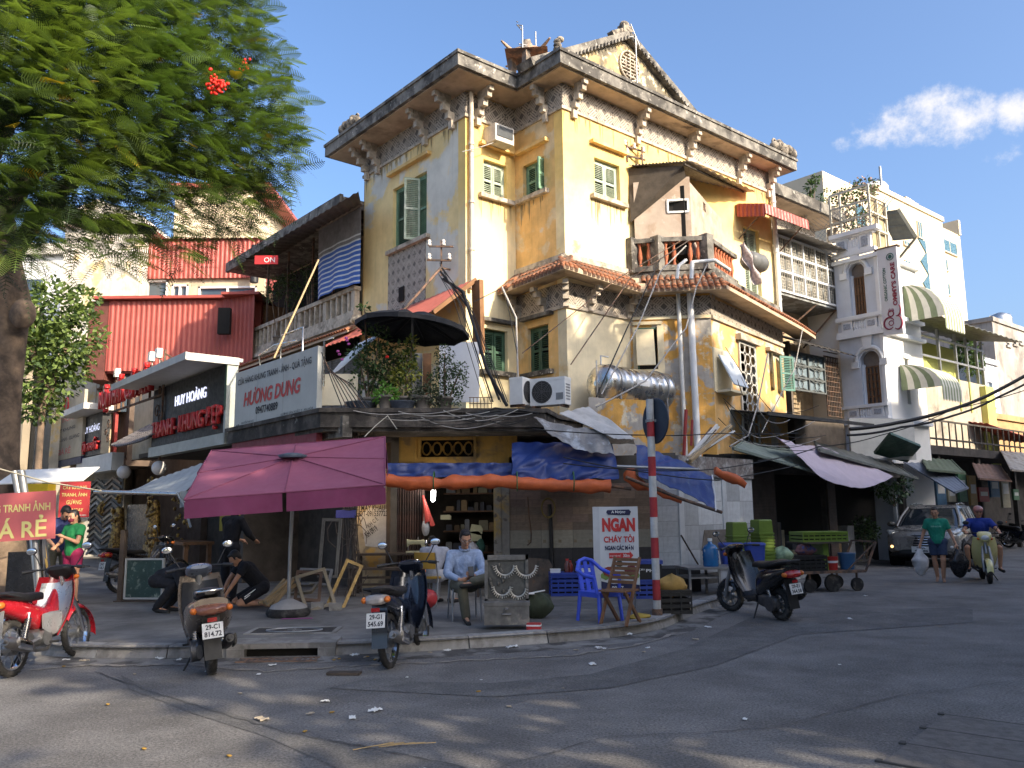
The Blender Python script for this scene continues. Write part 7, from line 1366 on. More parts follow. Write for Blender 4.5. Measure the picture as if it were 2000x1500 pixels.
# ================================================================ what stands behind the camera and shades the crossing: houses, street trees and one added low house
def back_house(label,a0,a1,h,m_,y=-22.5,dep=9):
 t=thing('opposite_house',label,'house',tuple(C0),VR);ops=[];x=a0+1.2
 while x<a1-1.6:
  for z in range(1,int(h/3.4)):ops.append((x,x+1.2,z*3.4+1.0,z*3.4+2.7))
  x+=2.6
 q=MB();wallF(q,a0,a1,y-.3,y,0,h,ops);q.bx(a0,a1,y-dep,y-.5,0,h-.2);q.bx(a0-.1,a1+.1,y-dep-.2,y+.25,h,h+.5);obj('wall',q,m_,t)
 q=MB()
 for(a,b,c,d)in ops:q.bx(a,b,y-.22,y-.15,c,d)
 obj('window_panes',q,GLASS,t)
back_house('unseen low house added behind the viewer to shade the road',-4.5,7.1,8.6,CREAM);back_house('tall plain house across the side street behind the viewer',7.2,18,15.6,GREYW);back_house('lower cream house across the side street behind the viewer',18,34,15.2,CREAM);back_house('second cream house farther up the side street opposite',34,70,13.0,CREAM)  # the low house is an unseen blocker added to shade the near road
LC=mat('shade_tree_leaf',(.05,.10,.03),.6,.2,2,leaf=.25)
for i,(x,y,zt,r_,n_)in enumerate(((4.2,-21.5,18.4,3.4,5600),(-.9,-21.8,18.4,3.5,6000),(-5.3,-21.5,15.2,3.0,3100),(-13.6,-22.0,12.6,3.4,2100),(-20.5,-22.5,12.8,4.0,4600))):
 c=vw(x,y,0);bl=[((c.x+a*r_*.55,c.y+b*r_*.55,zt-r_*.8-dz),(r_*.72,r_*.72,r_*.62))for a,b,dz in((0,0,0),(1,.3,1.2),(-.6,.9,1.4),(-.7,-.8,1.2),(.5,-.9,1.5),(0,0,3.6),(.9,.6,4.0),(-.9,.1,4.2),(.1,-.9,4.4),(0,.9,4.6),(.8,-.3,7.0),(-.8,.3,7.2),(0,0,9.4))]
 leafy_tree('shade_tree',['street tree nearest the tall plain house behind the viewer','second street tree along the kerb behind the viewer','middle street tree along the kerb behind the viewer','fourth street tree along the kerb behind the viewer','last street tree at the left behind the viewer'][i],(c.x,c.y,0),[[(c.x,c.y,0),(c.x+.2,c.y,5),(c.x,c.y,zt-3)]],bl,n_,.62,LC,LC,40+i,'tree',.3)
# ================================================================ motorbikes. local frame: x forward, y left, z up, rear contact at the origin
PLW=mat('plate_white',(.60,.60,.58),.5,.08,6);SEAT=mat('seat_vinyl',(.017,.016,.016),.55,.15,8);AMB=mat('amber_lens',(.55,.14,.02),.25,.1);LENSR=mat('red_lens',(.30,.012,.012),.2,.15,coat=.5);LENSW=mat('clear_lens',(.50,.50,.48),.12,.1,coat=.5);ENG=mat('engine_alloy',(.25,.25,.25),.4,.25,8,metal=.8);MIRR=mat('mirror_glass',(.7,.72,.75),.05,0,metal=1)
def wheel(par,x,R_,w,spoked,lean=0,steer=0):
 q=MB();prof=[];
 for k in range(11):t=-pi*.62+pi*1.24*k/10;prof.append((R_-w*.5+w*.52*cos(t),w*.5*sin(t)))
 prof=[(R_-w*.85,-w*.32)]+prof+[(R_-w*.85,w*.32)]
 rings=[]
 n_=30
 for r_,y in prof:rings.append([(r_*cos(2*pi*k/n_),y,r_*sin(2*pi*k/n_))for k in range(n_)])
 q.ring(rings,True,False)
 for k in range(n_*2):
  a=2*pi*(k+.5)/(n_*2);s_=1 if k%2 else-1;q.beam((cos(a)*(R_+.001),s_*w*.05,sin(a)*(R_+.001)),(cos(a+.07)*(R_-.004),s_*w*.42,sin(a+.07)*(R_-.004)),.012,.006)
 o=obj('wheel',q,TYRE,par,(x,0,R_),(0,0,steer));q=MB();ri=R_-w*.8
 for r0,r1,y0,y1 in((ri+.012,ri-.02,-w*.33,-w*.33),(ri-.02,ri-.02,-w*.33,w*.33),(ri-.02,ri+.012,w*.33,w*.33)):q.ring([[(r0*cos(2*pi*k/n_),y0,r0*sin(2*pi*k/n_))for k in range(n_)],[(r1*cos(2*pi*k/n_),y1,r1*sin(2*pi*k/n_))for k in range(n_)]],True,False)
 obj('rim',q,CHROME if spoked else BLK,o);q=MB();q.cyl((0,-.06,0),(0,.06,0),.05 if spoked else .06,14);q.cyl((0,-.05,0),(0,.05,0),.075,14)
 if spoked:
  for k in range(28):a=2*pi*k/28;b=a+(.35 if k%2 else-.35);q.tube([(.045*cos(a),.035*(1 if k%4<2 else-1),.045*sin(a)),(ri*cos(b),0,ri*sin(b))],.0035,4)
 else:
  for k in range(6):a=2*pi*k/6;q.beam((.04*cos(a),0,.04*sin(a)),(ri*cos(a+.2),0,ri*sin(a+.2)),.03,.035)
 obj('hub',q,ENG,o);return o
def bike(name,label,rear,az,paint,paint2,plate,scoot=False,lean=.06,accent=None,lens=LENSR,rack=False,front_steer=0,scale=1.0,mirrors=True,wide=1.0):
 t=thing(name,label,'motorbike',(rear[0],rear[1],rear[2]if len(rear)>2 else 0),90-az,'motorbikes parked and ridden round the crossing');t.rotation_euler.x=lean;t.scale=(scale,)*3
 Rw=.245 if scoot else .285;wd=.105 if scoot else .075;WBb=1.26 if scoot else 1.22;fx=WBb
 wheel(t,0,Rw,wd,not scoot);wheel(t,fx,Rw if not scoot else .25,wd*.88,not scoot,steer=front_steer)
 P_=lambda nm,q,m_,par=None,**k:obj(nm,q,m_,par or t,**k)
 q=MB();hx,hz=fx-.24,.92
 for s_ in(-1,1):q.tube([(fx,s_*.085,Rw),(fx-.09,s_*.085,Rw+.24),(hx+.02,s_*.06,hz-.15)],[.026,.032,.024],8)
 q.tube([(hx+.06,0,.62),(hx-.03,0,1.0)],.035,8);P_('fork',q,METG if scoot else CHROME)
 q=MB();a0,a1=(-.15,2.5)if not scoot else(.1,2.6);rf_=Rw+.035
 q.grid(12,6,lambda u_,v_:(fx+rf_*cos(a0+(a1-a0)*u_),(v_-.5)*2*.062,Rw+rf_*sin(a0+(a1-a0)*u_)-.045*abs(2*v_-1)**2),True,0,.008);P_('front_fender',q,paint)
 # leg shield
 hwt,hwb=(.20,.17)if not scoot else(.21,.19)
 def ls_(u_,v_):s_=2*u_-1;hw=hwb+(hwt-hwb)*v_+.05*sin(v_*pi);return(fx-.50+.30*v_+.05*sin(v_*pi)-.16*abs(s_)**2.2,s_*hw,.30+.64*v_+.02*s_*s_)
 q=MB();q.grid(14,10,ls_,True,0,.018);P_('leg_shield',q,paint);q=MB();q.grid(10,8,lambda u_,v_:tuple(Vector(ls_(.08+.84*u_,.05+.85*v_))+Vector((-.03,0,0))),True,0,.012);P_('inner_shield',q,paint2)
 if scoot:q=MB();q.hull([(fx-.56,.33,.17,.05),(fx-.7,.30,.19,.05),(fx-.92,.31,.18,.06)],12,4);P_('footboard',q,BLK)
 # main body, tail
 q=MB()
 if scoot:q.hull([(fx-.90,.46,.12*wide,.18),(.26,.52,.16*wide,.20),(.05,.60,.175*wide,.17),(-.18,.68,.15*wide,.12),(-.36,.75,.12*wide,.06)],16,3)
 else:q.hull([(fx-.42,.60,.05,.22),(fx-.55,.50,.075,.17),(.52,.50,.09,.14),(.30,.585,.115,.13),(.05,.665,.125,.10),(-.18,.72,.115,.075),(-.33,.77,.08,.045)],16,2.8)
 P_('body_cover',q,paint)
 if not scoot:
  for s_ in(-1,1):q=MB();q.hull([(fx-.50,.46,.012,.12,s_*.12),(.50,.46,.012,.13,s_*.13),(.34,.50,.012,.08,s_*.14)],10,3);P_('side_panel',q,paint2)
 sz=.80 if scoot else .775
 q=MB();q.hull([(.50,sz-.03,.06,.02),(.42,sz,.11,.045),(.15,sz+.0,.135,.055),(-.08,sz+.04,.125,.055),(-.26,sz+.06,.085,.035),(-.31,sz+.06,.05,.02)],14,3);P_('seat',q,SEAT)
 q=MB()
 if rack or True:q.tube([(.0,.12,sz+.02),(-.28,.13,sz+.075),(-.44,.09,sz+.09),(-.44,-.09,sz+.09),(-.28,-.13,sz+.075),(.0,-.12,sz+.02)],.013,6)
 P_('grab_rail',q,STEEL if rack else BLK)
 # lamp, plate, rear fender
 tx=-.37 if scoot else-.34;tz=.70 if scoot else .745
 q=MB();q.hull([(tx+.10,tz,.12*wide,.05),(tx,tz,.125*wide,.055),(tx-.05,tz-.01,.09*wide,.04),(tx-.065,tz-.01,.05,.02)],14,3);P_('tail_lamp',q,lens)
 for s_ in(-1,1):q=MB();q.ell((tx-.0,s_*.125*wide,tz+.0),(.05,.035,.035),10,6);P_('indicator',q,AMB)
 q=MB();q.grid(8,4,lambda u_,v_:(tx+.12-.09*u_*(1 if u_<.6 else .8),(v_-.5)*.17,tz-.06-.44*u_),True,0,.012);P_('rear_fender',q,BLK if scoot else paint2)
 pz=tz-.205;px_=tx-.035
 q=MB();q.bx(-.003,.003,-.10,.10,-.075,.075);pl_=P_('number_plate',q,PLW,loc=(px_,0,pz),rot=(0,.22,0))
 for s_,zz,ww,hh in((plate[0],.035,.135,.05),(plate[1],-.034,.165,.052)):text(pl_,s_,ww,hh,(-.006,0,zz),(0,0,-pi/2),mat('plate_digits',(.02,.02,.03),.6,0),bold=.03)
 q=MB();q.bx(-.01,.0,-.045,.045,-.02,.02);P_('reflector',q,LENSR,loc=(px_+.01,0,pz+.105))
 # engine, exhaust, shocks, stand
 q=MB()
 if scoot:q.hull([(.52,.33,.05,.09,.05),(.3,.30,.07,.11,.08),(.0,.27,.06,.10,.11),(-.1,.26,.03,.07,.11)],12,3);q.cyl((.02,.10,.26),(.02,.19,.26),.11,16)
 else:q.hull([(.78,.40,.05,.05),(.62,.36,.07,.08),(.42,.33,.12,.10),(.25,.32,.10,.09)],12,3);q.cyl((.42,-.14,.33),(.42,.14,.33),.09,14);[q.bx(.58+.03*k,.595+.03*k,-.07,.07,.30,.46)for k in range(6)]
 P_('engine',q,ENG if not scoot else mat('dark_alloy',(.11,.11,.115),.45,.25,8,metal=.7))
 q=MB();q.tube([(.62,-.06,.26),(.45,-.11,.20),(.2,-.14,.22),(.06,-.15,.27)],.02,8);q.tube([(.12,-.155,.25),(.02,-.16,.28),(-.28,-.165,.37),(-.34,-.165,.385)],[.035,.052,.06,.04],12);q.tube([(-.33,-.165,.385),(-.39,-.165,.40)],.022,10);ex=P_('exhaust',q,BLK if scoot else mat('sooty_steel',(.22,.21,.20),.4,.25,6,metal=.8))
 q=MB();q.hull([(.0,.285,.012,.05,-.225),(-.22,.355,.014,.06,-.232)],10,3);obj('heat_shield',q,CHROME if not scoot else BLK,ex)
 for s_ in(-1,1):
  q=MB();q.tube([(.0,s_*.13,Rw+.02),(.13,s_*.125,.62)],.016,6)
  for k in range(9):f=.25+.07*k;q.lathe([(.034,-.008),(.034,.008)],(.0+.13*f,s_*.128,Rw+.02+(.62-Rw-.02)*f),'z',8)
  P_('shock_absorber',q,CHROME)
 if not scoot:q=MB();q.hull([(-.06,Rw,.012,.07,.095),(.4,.32,.012,.06,.10)],10,3);P_('chain_case',q,BLK);q=MB();q.tube([(0,.1,Rw),(.36,.11,.33)],.022,6);q.tube([(0,-.1,Rw),(.36,-.11,.33)],.022,6);P_('swing_arm',q,METG)
 q=MB();q.tube([(.38,.1,.26),(.34,.26,.0)],.012,6);q.tube([(.46,-.24,.27),(.46,.24,.27)],.014,6);P_('stand',q,BLK)
 # bars, cowl, mirrors
 q=MB()
 for s_ in(-1,1):q.tube([(hx-.03,s_*.03,1.0),(hx-.06,s_*.16,1.05),(hx-.14,s_*.27,1.045)],.013,6);q.tube([(hx-.14,s_*.26,1.045),(hx-.20,s_*.36,1.035)],.02,8);q.tube([(hx-.08,s_*.22,1.05),(hx-.06,s_*.36,1.03)],.007,5)
 P_('handlebar',q,BLK)
 q=MB();q.hull([(hx+.13,.93,.05,.05),(hx+.10,.955,.11,.085),(hx+.0,1.0,.145,.085),(hx-.10,1.035,.14,.05),(hx-.14,1.05,.09,.02)],16,2.6);P_('cowl',q,paint if not accent else accent)
 q=MB();q.ell((hx+.10,0,.95),(.05,.085,.062),14,8);P_('headlight',q,LENSW)
 for s_ in(-1,1):q=MB();q.ell((hx+.06,s_*.125,.93),(.04,.035,.03),8,6);P_('front_indicator',q,AMB)
 if mirrors:
  for s_ in(-1,1):
   q=MB();q.tube([(hx-.08,s_*.2,1.05),(hx-.04,s_*.27,1.17),(hx-.05,s_*.31,1.24)],.007,5);q.ell((hx-.05,s_*.33,1.27),(.018,.065,.045),12,8);mm_=P_('mirror',q,BLK);q=MB();q.ell((hx-.066,s_*.33,1.27),(.006,.057,.038),12,8);obj('mirror_glass',q,MIRR,mm_)
 return t
RP=mat('red_bike_paint',(.36,.012,.02),.22,.08,coat=.7);SILV=mat('silver_paint',(.34,.35,.36),.32,.08,metal=.5,coat=.4);GRYP=mat('bronze_grey_paint',(.20,.165,.135),.3,.12,metal=.5,coat=.5);NAVY=mat('navy_black_paint',(.012,.016,.028),.2,.1,coat=.8);BKP=mat('black_scooter_paint',(.012,.012,.014),.22,.1,coat=.7);CRP=mat('cream_yellow_paint',(.60,.53,.22),.3,.06,coat=.6);BLUP=mat('teal_blue_panel',(.03,.09,.15),.4,.15)
rb=G(22,1322);bike('motorbike','red underbone motorbike with silver leg shield at the left edge',(rb.x,rb.y),2,RP,SILV,('29-F9','241.1'),accent=SEAT,lean=-.10)
rb=G(413,1317);bk2=bike('scooter','bronze grey scooter seen from behind with plate 29-C1',(rb.x,rb.y),-25,GRYP,BLK,('29-C1','814.72'),scoot=True,rack=True,lens=mat('smoked_lens',(.16,.06,.035),.2,.2,8,coat=.6),lean=-.09,wide=1.38,accent=mat('blue_silver_cowl',(.16,.19,.26),.3,.1,metal=.5,coat=.5))
rb=G(762,1305);db=bike('motorbike','dark navy underbone motorbike with plate 29-G1 parked at the kerb',(rb.x,rb.y),10,NAVY,NAVY,('29-G1','545.69'),lens=mat('clear_tail_lens',(.30,.27,.25),.15,.2,9,coat=.6),lean=-.07)
rb=G(1528,1212);bike('scooter','black scooter with plate 29-E1 beside the metal table',(rb.x,rb.y),-20,BKP,BKP,('29-E1','364.58'),scoot=True,wide=1.2,lean=-.08,front_steer=.35)
rb=G(1934,1140);hd_=203;dz=azv(hd_);ysc=bike('scooter','cream yellow scooter ridden towards the viewer by the man in blue',(rb.x-dz.x*1.26,rb.y-dz.y*1.26),hd_,CRP,CRP,('29-B1','402.7'),scoot=True,lean=0)
rb=P(232,1188,16.6);bike('motorbike','old dark motorbike parked behind the framed picture',(rb.x,rb.y,.13),35,BKP,BLK,('29-K2','118.3'),lean=-.05)
for i,(px,Y_,az,lab)in enumerate(((1966,33,150,'black motorbike parked first in the row past the rider'),(1985,36,150,'black motorbike parked second in the row past the rider'),(1996,39,150,'black motorbike parked third in the row past the rider'),(1950,37,200,'dark motorbike ridden far behind the man in blue'))):
 p_=P(px,1030,Y_);dup(db,(p_.x,Y_,0),90-az,lab)
# ================================================================ people: each body one remeshed surface; clothes and hair are its children
def remesh(name,q,vox,m_,parent,smooth=3,label=None):
 me=q.mesh('tmp',m_);o=bpy.data.objects.new('tmp',me);COL.objects.link(o)
 r_=o.modifiers.new('r','REMESH');r_.mode='VOXEL';r_.voxel_size=vox;r_.use_smooth_shade=True
 s_=o.modifiers.new('s','SMOOTH');s_.iterations=smooth;s_.factor=.5
 me2=bpy.data.meshes.new_from_object(o.evaluated_get(bpy.context.evaluated_depsgraph_get()));bpy.data.objects.remove(o);me2.materials.clear();me2.materials.append(m_)
 for p_ in me2.polygons:p_.use_smooth=True
 return obj(name,me2,None,parent,label=label)
def hand(q,wr,tip_dir,palm_n,s=1.0,curl=.5):
 d=Vector(tip_dir).normalized();n_=Vector(palm_n);n_=(n_-d*n_.dot(d)).normalized();sd=d.cross(n_);wr=Vector(wr)
 q.cap(wr,wr+d*.05*s,.026*s,.034*s);q.ell(wr+d*.055*s,(.036*s,.036*s,.036*s));
 for k,L_ in enumerate((.066,.076,.07,.055)):
  b=wr+d*.085*s+sd*(k-1.5)*.021*s;k1=b+(d*(1-curl*.4)+n_*curl*.5)*L_*.55*s;k2=k1+(d*(1-curl)+n_*curl)*L_*.5*s;q.cap(b,k1,.0095*s,.009*s,7);q.cap(k1,k2,.009*s,.0075*s,7)
 b=wr+d*.03*s-sd*.032*s;k1=b+(d*.6-sd*.55+n_*.3)*.05*s;q.cap(b,k1,.012*s,.0105*s,7);q.cap(k1,k1+(d*.8+n_*.4)*.035*s,.0105*s,.009*s,7)
def person(label,loc,rz,J,skin=SKIN,shirt=None,bottom=None,shoe=None,sleeve=.55,leg=1.0,hair=1.0,s=1.0,female=False,vox=.012,glasses=False,mask=None,cap=None,face=True,zoff=0,facing=None,hands=True,name='person'):
 """J: joints in metres, local: person faces -y, x = viewer's right. leg: 1 trousers, .5 shorts"""
 t=thing(name,label,'person',loc,rz);t.scale=(s,)*3;v={k:Vector(p_)for k,p_ in J.items()}
 hd,nk,ch,pv=v['head'],v['neck'],v['chest'],v['pelvis'];up_=(hd-nk).normalized();fc=Vector(facing or(0,-1,0));fc=(fc-up_*fc.dot(up_)).normalized();sx=fc.cross(up_)
 Rm=Matrix((sx,-fc,up_)).transposed()
 def H(x,y,z):return hd+sx*x+fc*(-y)+up_*z
 q=MB();q.ell(hd,(.075,.092,.108),14,10,rot=Rm);q.ell(H(0,-.02,-.055),(.058,.068,.062),12,8,rot=Rm);q.ell(H(0,-.078,-.095),(.024,.02,.018),8,6,rot=Rm)
 q.cap(H(0,-.088,.012),H(0,-.106,-.022),.010,.016,8);q.ell(H(0,-.083,.022),(.05,.016,.012),8,6,rot=Rm);q.ell(H(0,-.085,-.058),(.026,.014,.011),8,6,rot=Rm)
 for s_ in(-1,1):q.ell(H(s_*.076,.008,-.005),(.011,.022,.034),8,6,rot=Rm);q.ell(H(s_*.042,-.072,-.022),(.022,.016,.02),8,6,rot=Rm)
 q.cap(nk-(hd-nk)*.25,hd-up_*.06,.055,.052)
 wS=.155 if female else .18
 q.cap(pv,pv.lerp(ch,.5),.125,.115);q.cap(pv.lerp(ch,.5),ch,.115,.13);q.cap(v['shL'],v['shR'],.062,.062)
 for S_ in 'LR':
  a,b,c=v['sh'+S_],v['el'+S_],v['wr'+S_];q.cap(a,b,.049,.038);q.cap(b,c,.038,.025)
  if hands:hand(q,c,v.get('hd'+S_,c+(c-b))-c,v.get('pn'+S_,Vector((0,0,-1))),1.0)
  a,b,c,d=v['hi'+S_],v['kn'+S_],v['an'+S_],v['to'+S_];q.cap(a,b,.082,.055);q.cap(b,b.lerp(c,.35),.052,.055);q.cap(b.lerp(c,.35),c,.054,.036);q.cap(c-Vector((0,0,.03)),d,.036,.024);q.ell(c+(c-d)*.25-Vector((0,0,.035)),(.032,.032,.03))
  for k in range(3 if shoe is None else 0):q.cap(d+(Vector((k-1,0,0)))*.02,d+(d-c).normalized()*.035+Vector((k-1,0,0))*.022-Vector((0,0,.01)),.012,.010,6)
 remesh('body',q,vox,skin,t,2)
 if shirt:
  q=MB();q.cap(pv-(pv-ch)*.06,pv.lerp(ch,.5),.148,.138);q.cap(pv.lerp(ch,.5),ch,.138,.152);q.cap(v['shL'],v['shR'],.075,.075);q.cap(ch,nk,.13,.060);[q.cap(v['sh'+S_].lerp(ch,.30),pv.lerp(ch,.15).lerp(v['sh'+S_],.22),.095,.115)for S_ in 'LR']
  for S_ in 'LR':a,b,c=v['sh'+S_],v['el'+S_],v['wr'+S_];k_=min(sleeve/.55,1)if sleeve<=.55 else 1;e_=a.lerp(b,.62*k_ if sleeve<=.55 else 1);q.tube([a-(b-a)*.1,a,a.lerp(e_,.5),e_],[.05,.072,.068,.066],12);(sleeve>.6)and q.cap(b,b.lerp(c,.75),.056,.042)
  for i in range(40):p_=pv.lerp(ch,random.random());a=random.uniform(0,6.28);q.tube([p_+Vector((.13*cos(a),.13*sin(a),0)),p_+Vector((.135*cos(a+.4),.135*sin(a+.4),random.uniform(-.09,.09)))],.014,5)
  remesh('shirt',q,vox,shirt,t,5)
  if female is False and sleeve>.6:
   q=MB();q.tube([nk+Vector((.075*cos(a),.07*sin(a),.03-.05*(sin(a)<-.3)))for a in[k*pi/8 for k in range(17)]],.012,5);obj('collar',q,shirt,t)
 if bottom:
  q=MB();q.cap(v['hiL'],v['hiR'],.115,.115);q.cap(pv,pv.lerp(ch,.25),.14,.132)
  for S_ in 'LR':
   a,b,c=v['hi'+S_],v['kn'+S_],v['an'+S_]
   if leg>=1:q.cap(a,b,.105,.078);q.cap(b,c,.078,.066)
   else:e_=a.lerp(b,leg*1.45 if leg<.69 else 1);q.tube([a,a.lerp(e_,.5),e_],[.105,.098,.092],12)
  remesh('trousers' if leg>=1 else 'shorts',q,vox,bottom,t,2)
 if shoe:
  for S_ in 'LR':c,d=v['an'+S_],v['to'+S_];q=MB();q.cap(c-Vector((0,0,.045)),d+(d-c).normalized()*.03-Vector((0,0,.012)),.042,.036);q.cap(c-Vector((0,0,.05)),c+(c-d)*.3-Vector((0,0,.05)),.04,.036);remesh('shoe',q,.010,shoe,t,1)
 if hair:
  q=MB();q.ell(H(0,.030,.044),(.081,.088,.084),14,10,rot=Rm);q.ell(H(0,.045,-.0),(.079,.065,.085),12,8,rot=Rm)
  [q.ell(H(s_*.066,.018,.012),(.018,.058,.05),8,6,rot=Rm)for s_ in(-1,1)]
  if female:q.cap(H(0,.075,.03),H(0,.10,-.10),.05,.035)
  q.ell(H(0,-.040,.092),(.055,.035,.022),10,6,rot=Rm);remesh('hair',q,.010,HAIR,t,1)
 if face:
  q=MB()
  for s_ in(-1,1):q.ell(H(s_*.033,-.085,.006),(.014,.009,.007),8,6,rot=Rm);q.tube([H(s_*.014,-.095,.027),H(s_*.033,-.097,.033),H(s_*.054,-.083,.027)],.005,5)
  obj('eyes',q,HAIR,t);q=MB();q.tube([H(-.024,-.088,-.058),H(0,-.099,-.056),H(.024,-.088,-.058)],.005,5);obj('mouth',q,mat('lips',(.20,.07,.06),.5,.05),t)
 if glasses:
  q=MB()
  for s_ in(-1,1):q.tube([H(s_*.035+.026*cos(a),-.104,.003+.019*sin(a))for a in[k*pi/7 for k in range(15)]],.0028,5);q.tube([H(s_*.06,-.10,.006),H(s_*.082,0,.01)],.0028,5)
  q.tube([H(-.01,-.106,.008),H(.01,-.106,.008)],.0028,5);obj('glasses',q,METG,t)
 if mask:q=MB();q.ell(H(0,-.062,-.045),(.06,.05,.05),12,8,rot=Rm);obj('face_mask',q,mask,t)
 if cap:q=MB();q.ell(H(0,.012,.052),(.105,.118,.088),16,10,rot=Rm);q.tube([H(-.085,-.02,-.0),H(-.05,-.05,-.10),H(.05,-.05,-.10),H(.085,-.02,-.0)],.006,5);obj('helmet',q,cap,t)
 return t
SH1=mat('pale_blue_shirt',(.27,.34,.48),.9,.22,14,streak=.25,dark=(.16,.2,.3),bump=.6,bsc=14);SHG=mat('grey_blue_striped_shirt',(.29,.30,.34),.85,.16,12,bump=.25,bsc=18);KHA=mat('olive_khaki',(.105,.098,.068),.9,.18,8,bump=.25,bsc=18);GRS=mat('emerald_shirt',(.012,.19,.12),.85,.12,9,bump=.25,bsc=18);BLS=mat('royal_blue_shirt',(.015,.035,.22),.85,.12,9,bump=.25,bsc=18);BKC=mat('black_cloth',(.012,.012,.015),.9,.15,8);DNM=mat('dark_denim',(.03,.045,.085),.9,.2,9);PNK=mat('magenta_shorts',(.33,.02,.08),.85,.1);GRY=mat('light_grey_trousers',(.32,.32,.33),.9,.12,9);SAND=mat('black_sandal',(.015,.014,.013),.7,.1);SHK=mat('dark_khaki_shorts',(.09,.075,.06),.9,.15)
# seated man with a phone, one leg crossed, on a small chair
sm=G(905,1215,.13);mp=person('seated man in a pale blue shirt and glasses looking at his phone',(sm.x,sm.y+.28,.13),12,dict(head=(.0,-.10,1.13),neck=(0,-.02,.98),chest=(0,.03,.80),pelvis=(0,.06,.50),shL=(.19,.0,.90),shR=(-.19,.0,.90),elL=(.25,-.14,.66),elR=(-.26,-.10,.64),wrL=(.07,-.33,.62),wrR=(-.10,-.34,.57),hdL=(.0,-.40,.66),hdR=(-.02,-.39,.59),pnL=(-.6,.5,.5),pnR=(.4,.2,.8),hiL=(.10,.02,.48),hiR=(-.10,.02,.48),knL=(.44,-.30,.62),knR=(-.10,-.44,.48),anL=(.05,-.48,.56),anR=(-.04,-.40,.09),toL=(-.10,-.56,.53),toR=(-.04,-.60,.035)),shirt=SH1,bottom=KHA,shoe=SAND,sleeve=.9,glasses=True,vox=.009,s=1.0,facing=(.10,-1,-.42))
q=MB();q.cb((.03,-.41,.69),(.075,.012,.145),Euler((-.5,0,.1)).to_matrix());obj('phone',q,BLK,None,(0,0,0));o=[x for x in COL.objects if x.name.startswith('phone')and x.parent is None][0];o.location=mp.location;o.rotation_euler=mp.rotation_euler;tag(o,'black mobile phone in the seated man\'s hand','phone')
def steel_chair(label,loc,rz,m_seat,back=True):
 t=thing('metal_chair',label,'chair',loc,rz);q=MB();q.hull([(-.2,.455,.19,.02),(.2,.455,.19,.02)],8,6);q.v=[(y,x,z)for x,y,z in q.v];obj('seat',q,m_seat,t)
 for sx in(-.19,.19):
  q=MB();q.tube([(sx,-.2,.44),(sx*1.08,-.24,.0)],.012,6);obj('leg',q,METG,t);q=MB();q.tube([(sx,.17,.44),(sx*1.08,.26,.0)],.012,6);obj('leg',q,METG,t)
  if back:q=MB();q.tube([(sx,.18,.44),(sx,.27,.85)],.012,6);obj('back_post',q,METG,t)
 if back:q=MB();q.grid(8,4,lambda u_,v_:((u_-.5)*.38,.25+.03*v_-.04*(1-(2*u_-1)**2)*-1,.60+.26*v_),True,0,.02);obj('backrest',q,m_seat,t)
 return t
steel_chair('dark metal chair under the seated man with the phone',(sm.x,sm.y+.30,.13),12,SEAT,True)
# man in grey bending over his sewing, back to the viewer
bm0=G(838,1192,.13);person('man in a grey striped shirt hunched over with his back to the viewer',(bm0.x,bm0.y+.7,.13),-25,dict(head=(-.22,.36,.98),neck=(-.13,.24,.93),chest=(-.04,.10,.80),pelvis=(0,-.04,.50),shL=(.12,.18,.86),shR=(-.26,.12,.86),elL=(.14,.42,.68),elR=(-.38,.28,.60),wrL=(-.02,.58,.66),wrR=(-.28,.50,.56),hiL=(.10,.0,.47),hiR=(-.10,.0,.47),knL=(.14,.42,.50),knR=(-.16,.40,.50),anL=(.12,.38,.09),anR=(-.16,.36,.09),toL=(.14,.58,.035),toR=(-.18,.56,.035)),shirt=SHG,bottom=GRY,shoe=SAND,sleeve=.5,face=False,facing=(-.35,.9,-.4),vox=.011)
steel_chair('chrome framed chair under the hunched man in grey',(bm0.x,bm0.y+.7,.13),155,mat('mustard_seat',(.34,.20,.03),.6,.15),True)
# standing man in black inside the framing shop, crouching boy, kneeling man
pb_=G(415,1185,.13);person('dark clothed man standing at the altar table inside the framing shop',(pb_.x,pb_.y+.8,.13),150,dict(head=(.0,-.12,1.62),neck=(0,-.05,1.48),chest=(0,-.01,1.27),pelvis=(0,.02,.95),shL=(.19,-.02,1.40),shR=(-.19,-.02,1.40),elL=(.27,-.16,1.14),elR=(-.27,-.16,1.14),wrL=(.18,-.38,1.04),wrR=(-.16,-.40,1.04),hiL=(.10,.02,.92),hiR=(-.10,.02,.92),knL=(.12,.0,.50),knR=(-.12,.0,.50),anL=(.12,.04,.09),anR=(-.12,.04,.09),toL=(.14,-.14,.035),toR=(-.14,-.14,.035)),shirt=BKC,bottom=BKC,shoe=SAND,sleeve=.9,facing=(0,-1,-.3))
pc=G(315,1195,.13);person('person in black with white sleeve stripes crouching beside the framed picture',(pc.x,pc.y,.13),75,dict(head=(.05,-.62,.62),neck=(.02,-.48,.62),chest=(0,-.28,.62),pelvis=(0,.02,.52),shL=(.18,-.40,.60),shR=(-.18,-.40,.60),elL=(.24,-.55,.38),elR=(-.24,-.55,.38),wrL=(.14,-.62,.16),wrR=(-.14,-.62,.16),hiL=(.11,.05,.48),hiR=(-.11,.05,.48),knL=(.16,-.34,.44),knR=(-.16,-.34,.44),anL=(.13,-.02,.09),anR=(-.13,-.02,.09),toL=(.14,-.2,.035),toR=(-.14,-.2,.035)),shirt=BKC,bottom=BKC,shoe=SAND,sleeve=.9,facing=(.1,-.8,-.6))
q=MB();w_=Vector((pc.x,pc.y,.13))
